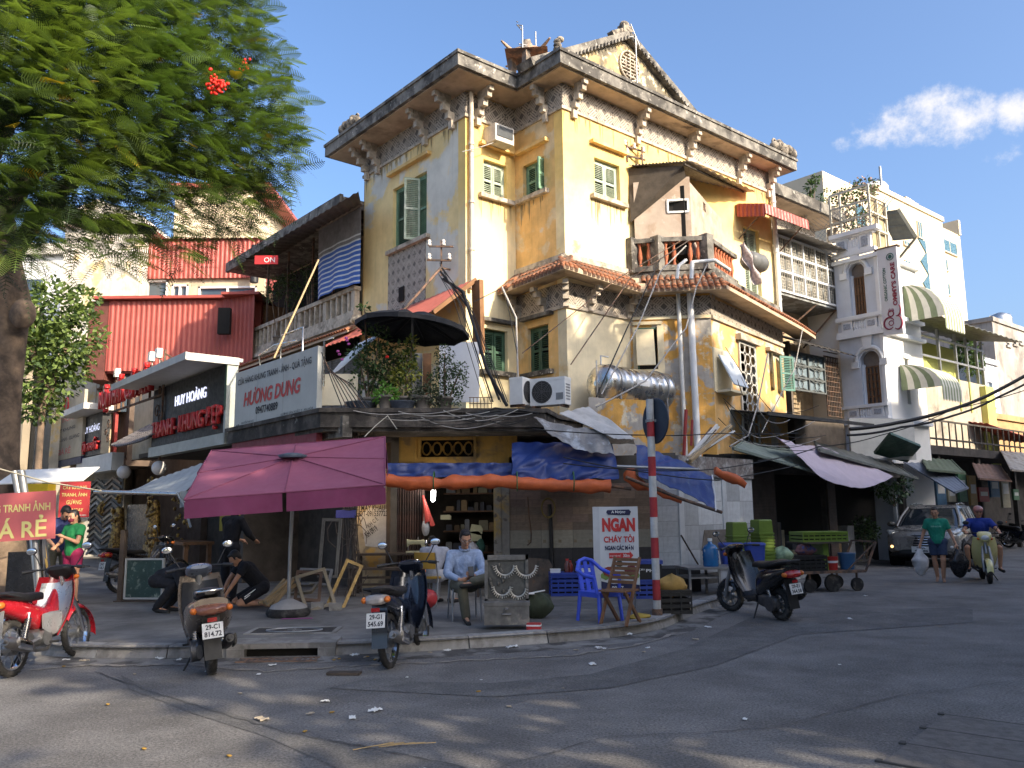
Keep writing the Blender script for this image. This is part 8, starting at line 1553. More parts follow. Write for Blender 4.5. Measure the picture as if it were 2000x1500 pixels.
for k in range(3):a=PV(296+2*k,1152+4*k,(pc.x,pc.y-.22),90);b=PV(326,1148+4*k,(pc.x,pc.y-.22),90);q.beam(a+Vector((0,-.03,0)),b+Vector((0,-.03,0)),.012)
pk=G(490,1188,.13);kn=person('kneeling man in black shorts with white stripes sorting frames on the pavement',(pk.x+.05,pk.y+.1,.13),-60,dict(head=(-.0,-.36,.80),neck=(0,-.28,.72),chest=(0,-.16,.60),pelvis=(0,.08,.34),shL=(.18,-.24,.68),shR=(-.18,-.24,.68),elL=(.22,-.40,.44),elR=(-.22,-.40,.44),wrL=(.12,-.52,.22),wrR=(-.12,-.52,.22),hiL=(.10,.08,.32),hiR=(-.10,.08,.32),knL=(.16,-.30,.10),knR=(-.16,-.30,.10),anL=(.14,.16,.07),anR=(-.14,.16,.07),toL=(.14,.30,.04),toR=(-.14,.30,.04)),shirt=BKC,bottom=BKC,leg=.6,sleeve=.5,face=False,facing=(0,-.8,-.6))
q=MB()
for s_ in(-1,1):
 for k in range(2):a=Vector((s_*.175,-.02,.30));b=Vector((s_*.245,-.24,.17));q.tube([a+Vector((s_*.0,0,.03*k)),b+Vector((0,0,.03*k))],.008,5)
obj('shorts_stripe',q,WHITE,kn)
# man in blue and girl in green at the left
pg=G(136,1182,.13);person('girl in a green T-shirt, pink shorts and a red face mask at the left',(pg.x,pg.y,.13),-18,dict(head=(-.02,-.03,1.52),neck=(0,0,1.38),chest=(0,0,1.20),pelvis=(0,0,.90),shL=(.15,0,1.32),shR=(-.15,0,1.32),elL=(.20,-.12,1.08),elR=(-.19,-.10,1.08),wrL=(.02,-.26,1.18),wrR=(-.10,-.28,1.02),hiL=(.09,0,.88),hiR=(-.09,0,.88),knL=(.09,-.01,.48),knR=(-.09,.02,.48),anL=(.09,.02,.09),anR=(-.09,.04,.09),toL=(.10,-.14,.035),toR=(-.10,-.12,.035)),shirt=mat('grass_green_shirt',(.015,.18,.055),.85,.12,9),bottom=PNK,leg=.35,sleeve=.5,female=True,mask=mat('dark_red_mask',(.18,.02,.04),.8,.1),shoe=SAND,s=.98)
pm=G(100,1180,.13);person('man in a dark blue shirt leaning over behind the red price sign',(pm.x-.1,pm.y+.3,.13),40,dict(head=(.02,-.28,1.56),neck=(0,-.16,1.46),chest=(0,-.05,1.28),pelvis=(0,.04,.95),shL=(.19,-.08,1.40),shR=(-.19,-.08,1.40),elL=(.25,-.18,1.12),elR=(-.24,-.20,1.12),wrL=(.20,-.34,.90),wrR=(-.14,-.40,.98),hiL=(.10,.04,.92),hiR=(-.10,.04,.92),knL=(.12,.0,.50),knR=(-.12,.0,.50),anL=(.12,.06,.09),anR=(-.12,.06,.09),toL=(.14,-.12,.035),toR=(-.14,-.12,.035)),shirt=mat('dark_blue_shirt',(.03,.04,.12),.9,.15),bottom=KHA,shoe=SAND,sleeve=.5,facing=(.3,-.8,-.5))
# woman walking with two bags
pw=G(1838,1137);wk=person('woman in an emerald T-shirt and denim shorts carrying two plastic bags',(pw.x,pw.y,0),-28,dict(head=(-.01,-.06,1.50),neck=(0,-.02,1.36),chest=(0,0,1.18),pelvis=(0,0,.88),shL=(.17,0,1.30),shR=(-.17,0,1.30),elL=(.27,.02,1.04),elR=(-.27,.02,1.04),wrL=(.35,-.06,.82),wrR=(-.34,-.06,.82),hiL=(.09,0,.86),hiR=(-.09,0,.86),knL=(.08,-.08,.47),knR=(-.09,.03,.47),anL=(.06,.02,.09),anR=(-.06,.10,.11),toL=(.07,-.14,.035),toR=(-.07,-.06,.045)),shirt=GRS,bottom=DNM,leg=.5,sleeve=.55,female=True,shoe=None,facing=(-.1,-1,-.35))
text(wk,'S\'EVER MELBOURNE',.2,.03,(0,-.168,1.20),(0,0,0),mat('pale_print',(.35,.55,.48),.7,0))
def bag(name,label,loc,w,h,m_,sd):
 q=MB()
 def fn(a,b):
  th=a*2*pi;r_=(sin(min(1,b*1.25)*pi/2)**.5)*(1-.80*max(0,(b-.55)/.45));nn=noise.noise(Vector((cos(th)*2.2+sd,sin(th)*2.2,b*4)))*.28+noise.noise(Vector((cos(th)*6+sd,sin(th)*6,b*9)))*.09
  return Vector((cos(th)*w*r_*(1+nn),sin(th)*w*.7*r_*(1+nn),-h+h*b))
 q.grid(26,18,fn);q.tube([(-.03,0,-.02),(-.015,0,.06),(.015,0,.06),(.03,0,-.02)],.008,5);return solo(name,label,'bag',q,m_,loc)
Mw=Matrix.Translation(Vector((pw.x,pw.y,0)))@Matrix.Rotation(R(-28),4,'Z')
bag('plastic_bag','bulging white plastic bag in the walking woman\'s left picture hand',tuple(Mw@Vector((-.37,-.10,.72))),.19,.60,mat('white_bag_film',(.46,.45,.45),.35,.25,8),1);bag('plastic_bag','bulging black plastic bag in the walking woman\'s right picture hand',tuple(Mw@Vector((.38,-.10,.72))),.23,.62,mat('black_bag_film',(.012,.012,.014),.28,.2,8),2)
# rider
rl=ysc.location;rd=person('man in a royal blue polo shirt and pink helmet riding the cream scooter',(rl.x+dz.x*.30,rl.y+dz.y*.30,0),180-hd_+0,dict(head=(0,-.02,1.50),neck=(0,.02,1.36),chest=(0,.02,1.18),pelvis=(0,.08,.90),shL=(.20,.0,1.29),shR=(-.20,.0,1.29),elL=(.34,-.20,1.08),elR=(-.34,-.20,1.08),wrL=(.32,-.48,1.06),wrR=(-.32,-.48,1.06),hiL=(.11,.04,.87),hiR=(-.11,.04,.87),knL=(.32,-.36,.72),knR=(-.32,-.36,.72),anL=(.30,-.28,.30),anR=(-.30,-.28,.30),toL=(.33,-.44,.25),toR=(-.33,-.44,.25)),shirt=BLS,bottom=SHK,leg=.62,sleeve=.55,shoe=SAND,cap=mat('dusty_pink_helmet',(.34,.14,.12),.35,.15,coat=.3),facing=(.05,-1,-.05))
# small far riders
for i,(px,Y_,m_,lab)in enumerate(((1880,31,mat('white_floral_shirt',(.5,.46,.46),.9,.35,14),'distant rider in a white patterned top behind the man in blue'),(1950,37,BKC,'distant rider in dark clothes far up the right street'))):
 p_=P(px,1030,Y_);dup(rd,(p_.x,Y_,0),-25,lab);
 d_=[o for o in COL.objects if o.get('label')==lab][0]
 for ch_ in d_.children:
  if ch_.name.startswith('shirt'):ch_.data=ch_.data.copy();ch_.data.materials[0]=m_
p_=P(1880,1030,31);dup(db,(p_.x+.3,31.5,0),-115,'dark motorbike under the distant rider in a white patterned top')
# ================================================================ car
CARP=mat('grey_brown_car_paint',(.23,.215,.195),.3,.06,metal=.25,coat=.8)
cp=Vector((12.35,0,0));car=thing('parked_suv','grey brown SUV with its headlights on driving down the side street','car',(cp.x,24.7,0),90-216)
q=MB();q.hull([(2.22,.62,.70,.20),(2.16,.64,.84,.30),(1.95,.66,.90,.345),(1.2,.70,.925,.385),(.7,.74,.93,.40),(-1.0,.76,.93,.42),(-1.9,.78,.91,.42),(-2.2,.80,.82,.36),(-2.28,.80,.70,.28)],24,5);obj('body',q,CARP,car)
q=MB();q.grid(10,10,lambda u_,v_:(.98+1.12*u_,(v_-.5)*(1.62-.12*u_),1.10-.10*u_**2-.05*(2*v_-1)**2+.02*sin(v_*pi*3)),True,0,.03);obj('bonnet',q,CARP,car)
def rr(x0,x1,hw,z,n_=6):
 out=[];r_=.22
 for cx,cy,a0 in((x0-r_,hw-r_,0),(x1+r_,hw-r_,pi/2),(x1+r_,-hw+r_,pi),(x0-r_,-hw+r_,1.5*pi)):
  for k in range(n_):a=a0+pi/2*k/(n_-1);out.append((cx+r_*cos(a),cy+r_*sin(a),z))
 return out
q=MB();q.ring([rr(1.08,-2.15,.86,1.05),rr(.70,-2.08,.80,1.30),rr(.22,-1.95,.68,1.58)],True,True);obj('glasshouse',q,mat('car_glass',(.018,.024,.032),.05,.05,spec=.9),car)
q=MB();q.ring([rr(.26,-1.99,.69,1.57),rr(.12,-1.95,.67,1.63),rr(-.1,-1.8,.58,1.67)],True,True)
for s_ in(-1,1):
 q.tube([(1.06,s_*.82,1.06),(.68,s_*.765,1.32),(.20,s_*.64,1.60)],.04,6);q.tube([(-.35,s_*.865,1.06),(-.4,s_*.69,1.58)],.04,6);q.tube([(-1.25,s_*.865,1.06),(-1.35,s_*.68,1.58)],.05,6);q.tube([(-2.1,s_*.80,1.06),(-1.9,s_*.62,1.6)],.07,6)
obj('roof',q,CARP,car)
for s_ in(-1,1):q=MB();q.tube([(.0,s_*.60,1.68),(-.9,s_*.62,1.72),(-1.7,s_*.58,1.69)],.02,6);obj('roof_rail',q,STEEL,car)
q=MB();q.grid(10,4,lambda u_,v_:(2.245-.10*abs(2*u_-1)**2-.02*v_,(u_-.5)*1.08*(1-.18*(1-v_)),.50+.36*v_),True,0,.03);gr=obj('grille',q,BLK,car)
for k in range(5):q=MB();z=.54+.068*k;q.tube([(2.262-.10*abs(2*u_-1)**2,(u_-.5)*1.02*(1-.14*(1-k/4)),z)for u_ in[i/8 for i in range(9)]],.012,5);obj('slat',q,CHROME,gr)
q=MB();q.tube([(2.275,.075*cos(a),.77+.04*sin(a))for a in[k*pi/7 for k in range(15)]],.007,5);q.beam((2.275,-.035,.74),(2.275,-.02,.80),.012);q.beam((2.275,.02,.74),(2.275,.035,.80),.012);q.beam((2.275,-.03,.765),(2.275,.03,.775),.012);obj('badge',q,CHROME,gr)
for s_ in(-1,1):
 q=MB();q.hull([(2.12,.90,.16,.05,s_*.66),(1.98,.93,.20,.06,s_*.72),(1.80,.96,.10,.04,s_*.84)],10,3);o=obj('headlight',q,LENSW,car);q=MB();q.ell((2.125,s_*.64,.90),(.02,.10,.03),10,6);obj('lit_lens',q,mat('headlamp_glow',(1,.96,.88),.4,0,emit=2.2),o)
 q=MB();q.ell((2.19,s_*.70,.55),(.03,.09,.05),10,6);obj('fog_lamp',q,mat('fog_lamp_glow',(1,.55,.2),.4,0,emit=1.4)if s_<0 else LENSW,car);q=MB();q.tube([(2.20,s_*.60,.78),(2.24,s_*.58,.60)],.015,5);q.ell((.72,s_*1.03,1.13),(.07,.12,.08),12,8);q.tube([(.72,s_*.84,1.08),(.72,s_*.95,1.11)],.03,6);obj('mirror',q,CARP,car)
 for x in(1.38,-1.32):
  q=MB();q.cyl((x,s_*.66,.35),(x,s_*.935,.35),.40,24);obj('wheel_arch',q,DARK,car);q=MB();q.lathe([(.24,.70),(.33,.71),(.345,.76),(.345,.88),(.32,.935),(.23,.94)],(x,0,.345),'x',24);q.v=[(x+(b),s_*(a_-x),c)for a_,b,c in q.v];w_=obj('wheel',q,TYRE,car);q=MB();
  for k in range(5):a=k*2*pi/5;q.beam((x+.05*cos(a),s_*.93,.345+.05*sin(a)),(x+.23*cos(a),s_*.93,.345+.23*sin(a)),.05,.02)
  obj('rim',q,METG,w_)
 q=MB()
 for x in(-.1,-1.1):q.bx(x-.09,x+.09,s_*.945-.012,s_*.945+.012,.93,.95)
 obj('door_handle',q,CHROME,car)
q=MB();q.hull([(2.25,.42,.55,.06),(2.2,.36,.75,.06),(1.9,.30,.88,.06)],12,4);obj('bumper_skirt',q,BLK,car)
q=MB();q.bx(2.245,2.262,-.24,.24,.40,.56);pl_=obj('number_plate',q,PLW,car)
for s_,z in(('99A',.52),('437.86',.445)):text(pl_,s_,.22 if len(s_)<5 else .34,.055,(2.266,0,z),(0,0,pi/2),mat('plate_digits',(.02,.02,.03)),bold=.03)
# ================================================================ striped pole with the back of a round sign
pp=G(1284,1203,.13);po_=thing('striped_sign_pole','red and white banded sign pole with the dark back of a round sign','sign pole',(pp.x,pp.y,.13));HT=P(1268,780,pp.y).z-.13
RW_=[mat('band_red',(.34,.03,.035),.6,.2,6,streak=.3),mat('band_white',(.48,.48,.46),.6,.2,6,streak=.45)]
ys=[780,823,853,892,930,971,1010,1050,1090,1132,1172,1203];zz=[P(1275,y,pp.y).z-.13 for y in ys];zz[-1]=0
for k in range(len(zz)-1):q=MB();q.cyl((0,0,zz[k+1]),(0,0,zz[k]),.056,14);obj('band',q,RW_[0 if k in(1,3,5,7,9)else 1],po_)
q=MB();q.cyl((0,0,zz[-1]),(0,0,zz[-1]+.1),.075,14);obj('foot',q,RUST,po_)
dzc=P(1272,822,pp.y).z-.13;q=MB();q.lathe([(.33,-.012),(.345,0),(.33,.012)],(0,0,0),'x',32);obj('sign_disc',q,mat('navy_sign_back',(.022,.035,.055),.5,.15,3),po_,(.075,.0,dzc),(0,0,R(24)));q=MB();q.cb((.06,-.01,dzc),(.02,.3,.04),Euler((0,0,R(50))).to_matrix());q.cyl((-.01,-.0,dzc-.02),(-.01,0,dzc+.02),.062,12);obj('clamp',q,METG,po_)
# ================================================================ NGAN sign stand
def rect_on(px0,py0,px1,py1,Y_):a,b=P(px0,py0,Y_),P(px1,py1,Y_);return a,b
NY=13.1;a,b=rect_on(1158,990,1251,1156,NY);w,h=b.x-a.x,a.z-b.z
ng=thing('standing_sign','white standing sign NGAN CHAY TOI with pictures of duck dishes','sign',((a.x+b.x)/2,NY,b.z),3)
q=MB();q.bx(-w/2,w/2,0,.05,0,h);obj('panel',q,mat('sign_white',(.55,.57,.58),.45,.06,3),ng);q=MB();q.bx(-w/2-.01,-w/2+w*.13,-.012,.0,0,h);obj('side_strip',q,mat('pale_grey_strip',(.46,.48,.50),.5,.08),ng)
for x in(-w/2+.06,w/2-.06):q=MB();q.tube([(x,.08,h*.5),(x,.12,-(b.z-.13))],.015,6);obj('leg',q,METG,ng)
NVY=mat('navy_print',(.012,.016,.06),.5,0);cx=w*.06
q=MB();q.prism([(cx-.19,h*.935),(cx-.16,h*.905),(cx+.18,h*.90),(cx+.2,h*.94),(cx+.17,h*.965),(cx-.17,h*.96)],'y',-.012,-.006);obj('brush_mark',q,NVY,ng);text(ng,'A Ngọng',.22,.055,(cx,-.015,h*.933),(0,0,0),WHITE,bold=.02)
text(ng,'NGAN',w*.74,h*.165,(cx,-.008,h*.785),(0,0,0),REDL,bold=.06);text(ng,'CHÁY TỎI',w*.68,h*.095,(cx,-.008,h*.625),(0,0,0),REDL,bold=.03);text(ng,'NGAN CÁC MÓN',w*.64,h*.066,(cx,-.008,h*.52),(0,0,0),NVY,bold=.04)
q=MB();q.prism([(-w*.17,h*.395),(w*.29,h*.395),(w*.29,h*.375),(w*.37,h*.425),(w*.29,h*.475),(w*.29,h*.455),(-w*.17,h*.455)],'y',-.012,-.006);obj('arrow',q,REDL,ng);text(ng,'57 NGÕ YÊN THẾ',w*.24,h*.03,(-w*.04,-.014,h*.425),(0,0,0),WHITE);text(ng,'30m',w*.14,h*.04,(w*.21,-.014,h*.425),(0,0,0),WHITE,bold=.02)
rnd=random.Random(4)
for cxx,czz,r_,m_ in((-w*.18,h*.24,.10,mat('roast_print',(.20,.035,.02),.5,.3,20)),(w*.31,h*.25,.10,mat('dark_roast_print',(.14,.02,.03),.5,.3,20)),(w*.07,h*.19,.085,mat('plate_print',(.42,.36,.30),.5,.2,16)),(w*.05,h*.33,.06,mat('dark_herb_print',(.03,.04,.03),.5,.2))):
 q=MB();pts=[(cxx+r_*(.85+.25*rnd.random())*cos(k*pi/9),czz+r_*.8*(.85+.25*rnd.random())*sin(k*pi/9))for k in range(18)];q.prism(pts,'y',-.014,-.006);obj('dish_print',q,m_,ng)
for cxx in(-w*.26,w*.38):q=MB();q.prism([(cxx+.08*cos(k*pi/6),h*.19+.05*sin(k*pi/6)*(1+.3*(k%2)))for k in range(12)],'y',-.010,-.006);obj('lettuce_print',q,mat('lettuce_print',(.16,.26,.07),.6,.2),ng)
q=MB();q.add([(-w*.36,-.009,0.0),(w*.49,-.009,0),(w*.49,-.009,h*.08),(w*.2,-.009,h*.10),(-w*.1,-.009,h*.095),(-w*.36,-.009,h*.13)],[(0,1,2,3,4,5)]);obj('navy_footer',q,NVY,ng);text(ng,'091 7',w*.26,h*.04,(-w*.0,-.016,h*.05),(0,0,0),WHITE,bold=.02)
# ================================================================ chairs, crates, boxes on the pavement
BLP=mat('bright_blue_plastic',(.055,.10,.58),.4,.08,4);bc0=G(1172,1212,.13);t=thing('plastic_chair','bright blue plastic armchair beside the wooden folding chair','chair',(bc0.x,bc0.y,.13),38)
q=MB();q.grid(8,8,lambda u_,v_:((u_-.5)*.40,(v_-.5)*.40,.40-.02*sin(u_*pi)*sin(v_*pi)),True,0,.02);q.bx(-.20,.20,-.21,-.19,.33,.40);q.bx(-.21,-.19,-.2,.2,.33,.40);q.bx(.19,.21,-.2,.2,.33,.40);obj('seat',q,BLP,t)
for sx in(-1,1):
 for sy in(-1,1):q=MB();q.tube([(sx*.185,sy*.185,.40),(sx*.215,sy*.22,.0)],[.032,.026],6);obj('leg',q,BLP,t)
q=MB();q.tube([(-.24,-.16,.60),(-.25,.02,.62),(-.23,.20,.68),(-.12,.27,.80),(0,.285,.83),(.12,.27,.80),(.23,.20,.68),(.25,.02,.62),(.24,-.16,.60)],.027,7);q.tube([(-.24,-.16,.60),(-.21,-.18,.38)],.026,6);q.tube([(.24,-.16,.60),(.21,-.18,.38)],.026,6);obj('arm_frame',q,BLP,t)
q=MB()
for xa_,xb_ in((-.16,-.09),(-.035,.035),(.09,.16)):q.grid(1,4,lambda u_,v_:(xa_+(xb_-xa_)*u_,.20+.08*v_,.40+.40*v_),True,0,.012)
for z in(.5,.6,.7):q.bx(-.16,.16,.215+.2*(z-.4),.235+.2*(z-.4),z,z+.04)
obj('backrest',q,BLP,t)
wc0=G(1213,1218,.13);t=thing('folding_chair','brown wooden slatted folding chair in front of the white sign','chair',(wc0.x,wc0.y,.13),-35)
for s_ in(-1,1):q=MB();q.beam((s_*.19,-.22,.0),(s_*.19,.24,.86),.03,.045);obj('leg',q,WOOD,t);q=MB();q.beam((s_*.165,.24,.0),(s_*.165,-.20,.45),.03,.045);obj('leg',q,WOOD,t)
for k in range(7):q=MB();q.bx(-.20,.20,-.24+k*.06,-.195+k*.06,.43,.45);obj('seat_slat',q,WOOD,t)
for k in range(6):z=.52+k*.058;y=-.22+.46*z/.86;q=MB();q.bx(-.18,.18,y-.012,y+.006,z,z+.042);obj('back_slat',q,WOOD,t)
def crate(name,label,loc,w,d,h,m_,rz=0,cat='crate',grp=None):
 t=thing(name,label,cat,loc,rz,grp);q=MB();nz_=max(3,int(h/.07));th=.015
 for k in range(nz_):
  z0=h*k/nz_;z1=z0+h/nz_*.62
  q.bx(-w/2,w/2,-d/2,-d/2+th,z0,z1);q.bx(-w/2,w/2,d/2-th,d/2,z0,z1);q.bx(-w/2,-w/2+th,-d/2+th,d/2-th,z0,z1);q.bx(w/2-th,w/2,-d/2+th,d/2-th,z0,z1)
 obj('side_slats',q,m_,t,kind='stuff');q=MB();n_=max(3,int(w/.12))
 for k in range(n_+1):x=-w/2+w*k/n_;q.bx(x-.012,x+.012,-d/2-.006,-d/2,0,h);q.bx(x-.012,x+.012,d/2,d/2+.006,0,h)
 q.bx(-w/2-.01,w/2+.01,-d/2-.012,d/2+.012,h-.03,h-.0);obj('ribs',q,m_,t);q=MB();q.bx(-w/2+.02,w/2-.02,-d/2+.02,d/2-.02,.0,h*.6);obj('base',q,DARK if m_ is not BLP else mat('blue_shadow',(.02,.03,.12),.8,.1),t);return t
BLC=mat('blue_crate_plastic',(.03,.06,.30),.5,.12,4);BLKC=mat('black_crate_plastic',(.016,.016,.016),.5,.15,5);GRP=mat('lime_green_plastic',(.13,.20,.03),.45,.12,4)
b0=G(1117,1164,.13);crate('blue_crate','wide blue plastic crate of bottles against the tiled wall',(b0.x,b0.y+.2,.13),.74,.45,.40,BLC,2)
def bottle(label,loc,r_,h,m_,capm,cat='bottle'):
 t=thing('sauce_bottle',label,cat,loc);q=MB();q.lathe([(r_,0),(r_,h*.6),(r_*.45,h*.8),(r_*.4,h*.88)],(0,0,0),'z',12);obj('body',q,m_,t);q=MB();q.cyl((0,0,h*.86),(0,0,h),r_*.5,10);obj('cap',q,capm,t)
bx_,by_=b0.x,b0.y+.2;RC=mat('red_cap',(.42,.03,.03),.4,.1)
bottle('red capped sauce bottle left on the wide blue crate',(bx_-.06,by_,.53),.055,.24,mat('dark_sauce',(.10,.02,.015),.3,.1,coat=.4),RC);bottle('short red capped jar right behind the red capped bottle',(bx_-.0,by_+.1,.53),.05,.2,mat('red_jar',(.22,.03,.02),.4,.1),RC);bottle('dark bottle with a blue cap on the wide blue crate',(bx_+.12,by_-.02,.53),.055,.19,mat('soy_bottle',(.02,.015,.02),.3,.1),mat('blue_cap',(.06,.14,.4),.4,.1));bottle('second dark bottle with a blue cap at the back of the crate',(bx_+.18,by_+.1,.53),.05,.18,mat('soy_bottle',(.02,.015,.02)),mat('blue_cap',(.06,.14,.4)))
for i,(dx,lab)in enumerate(((-.28,'white box at the left end of the wide blue crate'),(.28,'white box at the right end of the wide blue crate'))):q=MB();q.bx(-.09,.09,-.08,.08,0,.05);q.bx(-.095,.095,-.085,.085,.05,.065);solo('white_box',lab,'box',q,WHITE,(bx_+dx,by_-.05,.53))
b1=G(1265,1168,.13);crate('blue_crate','blue crate half hidden behind the standing sign and the striped pole',(b1.x-.1,b1.y+.1,.13),.70,.45,.32,BLC)
t=thing('soup_box','black box printed PHO with a blue lid behind the striped pole','box',(b1.x-.02,b1.y+.08,.45));q=MB();q.bx(-.26,.26,-.2,.2,0,.26);obj('box',q,BLKC,t);q=MB();q.bx(-.28,.28,-.22,.22,.26,.32);obj('lid',q,BLC,t);text(t,'PHỞ',.22,.07,(.1,-.205,.16),(0,0,0),WHITE,bold=.03);text(t,'CƠM',.1,.04,(-.08,-.205,.17),(0,0,0),WHITE)
b2=G(1320,1200,.13);crate('black_crate','black slatted crate right of the striped pole holding a yellow sack',(b2.x,b2.y+.22,.13),.45,.42,.34,BLKC,4)
cloth_heap('yellow_sack','ochre yellow sack stuffed in the black slatted crate','sack',(b2.x+.0,b2.y+.2,.52),.22,.16,mat('ochre_sack',(.36,.22,.06),.8,.2,8),8);cloth_heap('yellow_bag','limp yellow plastic bag on the pavement by the folding chair','bag',(1.75,11.95,.16),.16,.05,mat('yellow_film',(.34,.24,.04),.6,.2),9)
# jewellery case with necklaces
j0=G(990,1230,.13);jc=thing('trinket_case','open grey trinket case hung with silver necklaces beside the seated man','case',(j0.x,j0.y+.15,.13),0);OLDW=mat('scuffed_grey_case',(.13,.125,.115),.7,.35,6,c2=(.22,.20,.17),k2=.58,sc2=5,streak=.3)
q=MB();q.bx(-.29,.29,-.16,.16,.06,.33);q.bx(-.30,.30,-.17,.17,.30,.345);obj('lower_box',q,OLDW,jc);q=MB();q.bx(-.27,.27,.06,.10,.345,.90);lid_=obj('lid',q,mat('dull_felt',(.10,.098,.088),.95,.3,9),jc);q=MB()
for(a,b,c,d)in((-.29,.29,.87,.93),(-.29,.29,.33,.37),(-.29,-.25,.33,.93),(.25,.29,.33,.93)):q.bx(a,b,.03,.12,c,d)
obj('lid_frame',q,OLDW,lid_);q=MB();q.lathe([(.03,0),(.03,.02)],(0,-.19,.26),'z',10);q.bx(-.06,.06,-.19,-.17,.19,.21);obj('latch',q,CHROME,jc)
for i,(cx,cz,r_,n_,lab)in enumerate(((-.02,.80,.12,15,'upper left silver pendant necklace on the trinket case'),(.26,.80,.13,17,'large upper right silver pendant necklace on the trinket case'),(-.06,.53,.11,15,'lower left silver pendant necklace on the trinket case'),(.15,.50,.10,13,'lower right silver pendant necklace on the trinket case'))):
 q=MB();q.tube([(cx+r_*cos(a),.02,cz+r_*1.05*sin(a))for a in[pi*1.0+pi*k/14 for k in range(15)]],.011,5)
 for k in range(n_):a=pi+pi*(k+.5)/n_;q.beam((cx+r_*cos(a),.015,cz+r_*sin(a)),(cx+(r_+.035)*cos(a),.01,cz+(r_+.045)*sin(a)),.012,.008)
 solo('silver_necklace',lab,'necklace',q,mat('old_silver',(.55,.53,.48),.35,.2,20,metal=.7),(j0.x,j0.y+.15,.13))
q=MB()
for k in range(14):x,z=random.uniform(-.22,.02),random.uniform(.40,.84);q.ell((x,.045,z),(.02,.012,.03),6,4)
obj('small_trinkets',q,mat('tarnished_trinkets',(.16,.15,.13),.5,.4,20,metal=.5),jc,kind='stuff')
p_=G(1050,1212,.13);cloth_heap('green_bag','dark olive canvas bag behind the trinket case','bag',(p_.x,p_.y+.25,.30),.22,.20,mat('olive_canvas',(.035,.045,.028),.9,.25,8),12);q=MB();q.beam((0,0,0),(.28,.05,.04),.03,.012);q.bx(-.02,.12,-.05,.05,.0,.012);solo('folded_paper','white paper and stick lying on the olive canvas bag','paper',q,WHITE,(p_.x-.16,p_.y+.12,.48),5)
p_=G(1043,1231,.13);t=thing('cigarette_box','small red and white carton at the foot of the trinket case','carton',(p_.x,p_.y,.13),-8);q=MB();q.bx(-.09,.09,-.06,.06,0,.09);obj('carton',q,mat('red_carton',(.38,.03,.03),.45,.1),t);q=MB();q.bx(-.092,.092,-.063,.063,.055,.075);obj('white_band',q,WHITE,t)
p_=G(832,1190,.13);cloth_heap('red_bag','red printed plastic bag on the ground between the two seated men','bag',(p_.x,p_.y+.1,.26),.16,.15,mat('red_bag_film',(.36,.03,.03),.4,.35,9),14)
# boards, benches, sewing machines
p_=G(1035,1160,.13);q=MB();q.prism([(-.40,0),(.40,0),(.43,.5),(.36,.62),(-.1,.66),(-.38,.60),(-.42,.3)],'y',0,.04);solo('worn_board','worn brown board with a chipped edge leaning on the tiled wall','board',q,mat('worn_board_brown',(.11,.085,.065),.85,.3,4,c2=(.20,.11,.06),k2=.58,sc2=3,c3=(.045,.04,.035),k3=.55,sc3=2),(p_.x,p_.y+.05,.13),rot=(-.18,0,0))
def bench(name,label,x,y,w,h,d,m_,z0=.13):
 t=thing(name,label,'bench',(x,y,z0));q=MB();q.bx(-w/2,w/2,-d/2,d/2,h-.04,h);obj('top',q,m_,t);q=MB();q.bx(-w/2+.05,w/2-.05,-.02,.02,h*.35,h*.35+.04);obj('stretcher',q,m_,t)
 for sx in(-1,1):
  for sy in(-1,1):q=MB();q.bx(sx*(w/2-.06)-.025,sx*(w/2-.06)+.025,sy*(d/2-.04)-.02,sy*(d/2-.04)+.02,0,h-.04);obj('leg',q,m_,t)
 return t
DKW=mat('dark_bench_wood',(.06,.045,.035),.8,.3,5);a,b=P(695,1080,16.1),P(830,1080,16.1);bench('wall_counter','high narrow dark counter along the notice wall',(a.x+b.x)/2,16.2,b.x-a.x,P(760,1080,16.2).z-.13,.35,DKW);bench('low_bench','low dark bench in front of the notice wall',(a.x+b.x)/2-.05,15.6,b.x-a.x,P(760,1108,15.6).z-.13,.3,DKW)
def sewing(name,label,loc,m_,s=1,rz=0):
 t=thing(name,label,'sewing machine',loc,rz);t.scale=(s,)*3;q=MB();q.bx(-.2,.2,-.08,.08,0,.04);obj('bed',q,m_,t);q=MB();q.hull([(-.19,.20,.03,.09),(-.12,.22,.035,.05),(.1,.22,.04,.045),(.16,.16,.045,.12),(.2,.14,.04,.11)],10,3);obj('arm',q,m_,t);q=MB();q.lathe([(.07,.2),(.075,.22),(.07,.24)],(0,0,.2),'x',14);q.v=[(x,y,z)for x,y,z in q.v];obj('hand_wheel',q,CHROME,t);q=MB();q.cyl((-.16,0,.04),(-.16,0,.14),.008);q.cyl((.05,0,.26),(.05,0,.33),.01);obj('needle_bar',q,CHROME,t)
z_=P(808,1080,16.1).z;a=P(812,1078,16.15);sewing('sewing_machine','pale sewing machine on the high counter beside the gate',(a.x,16.15,P(760,1080,16.2).z),CRM,.9)
a=P(968,1120,15.3);bench('sewing_table','small dark table under the black sewing machine',a.x,15.3,.75,a.z-.13,.4,DKW);sewing('sewing_machine','black sewing machine with a bright hand wheel right of the seated man',(a.x,15.3,a.z),GLOSSB,1.0);q=MB();q.lathe([(.04,0),(.045,.07)],(0,0,0),'z',12);solo('tea_mug','pale blue mug beside the black sewing machine','mug',q,mat('pale_blue_mug',(.36,.45,.5),.4,.05),(a.x-.28,15.2,a.z))
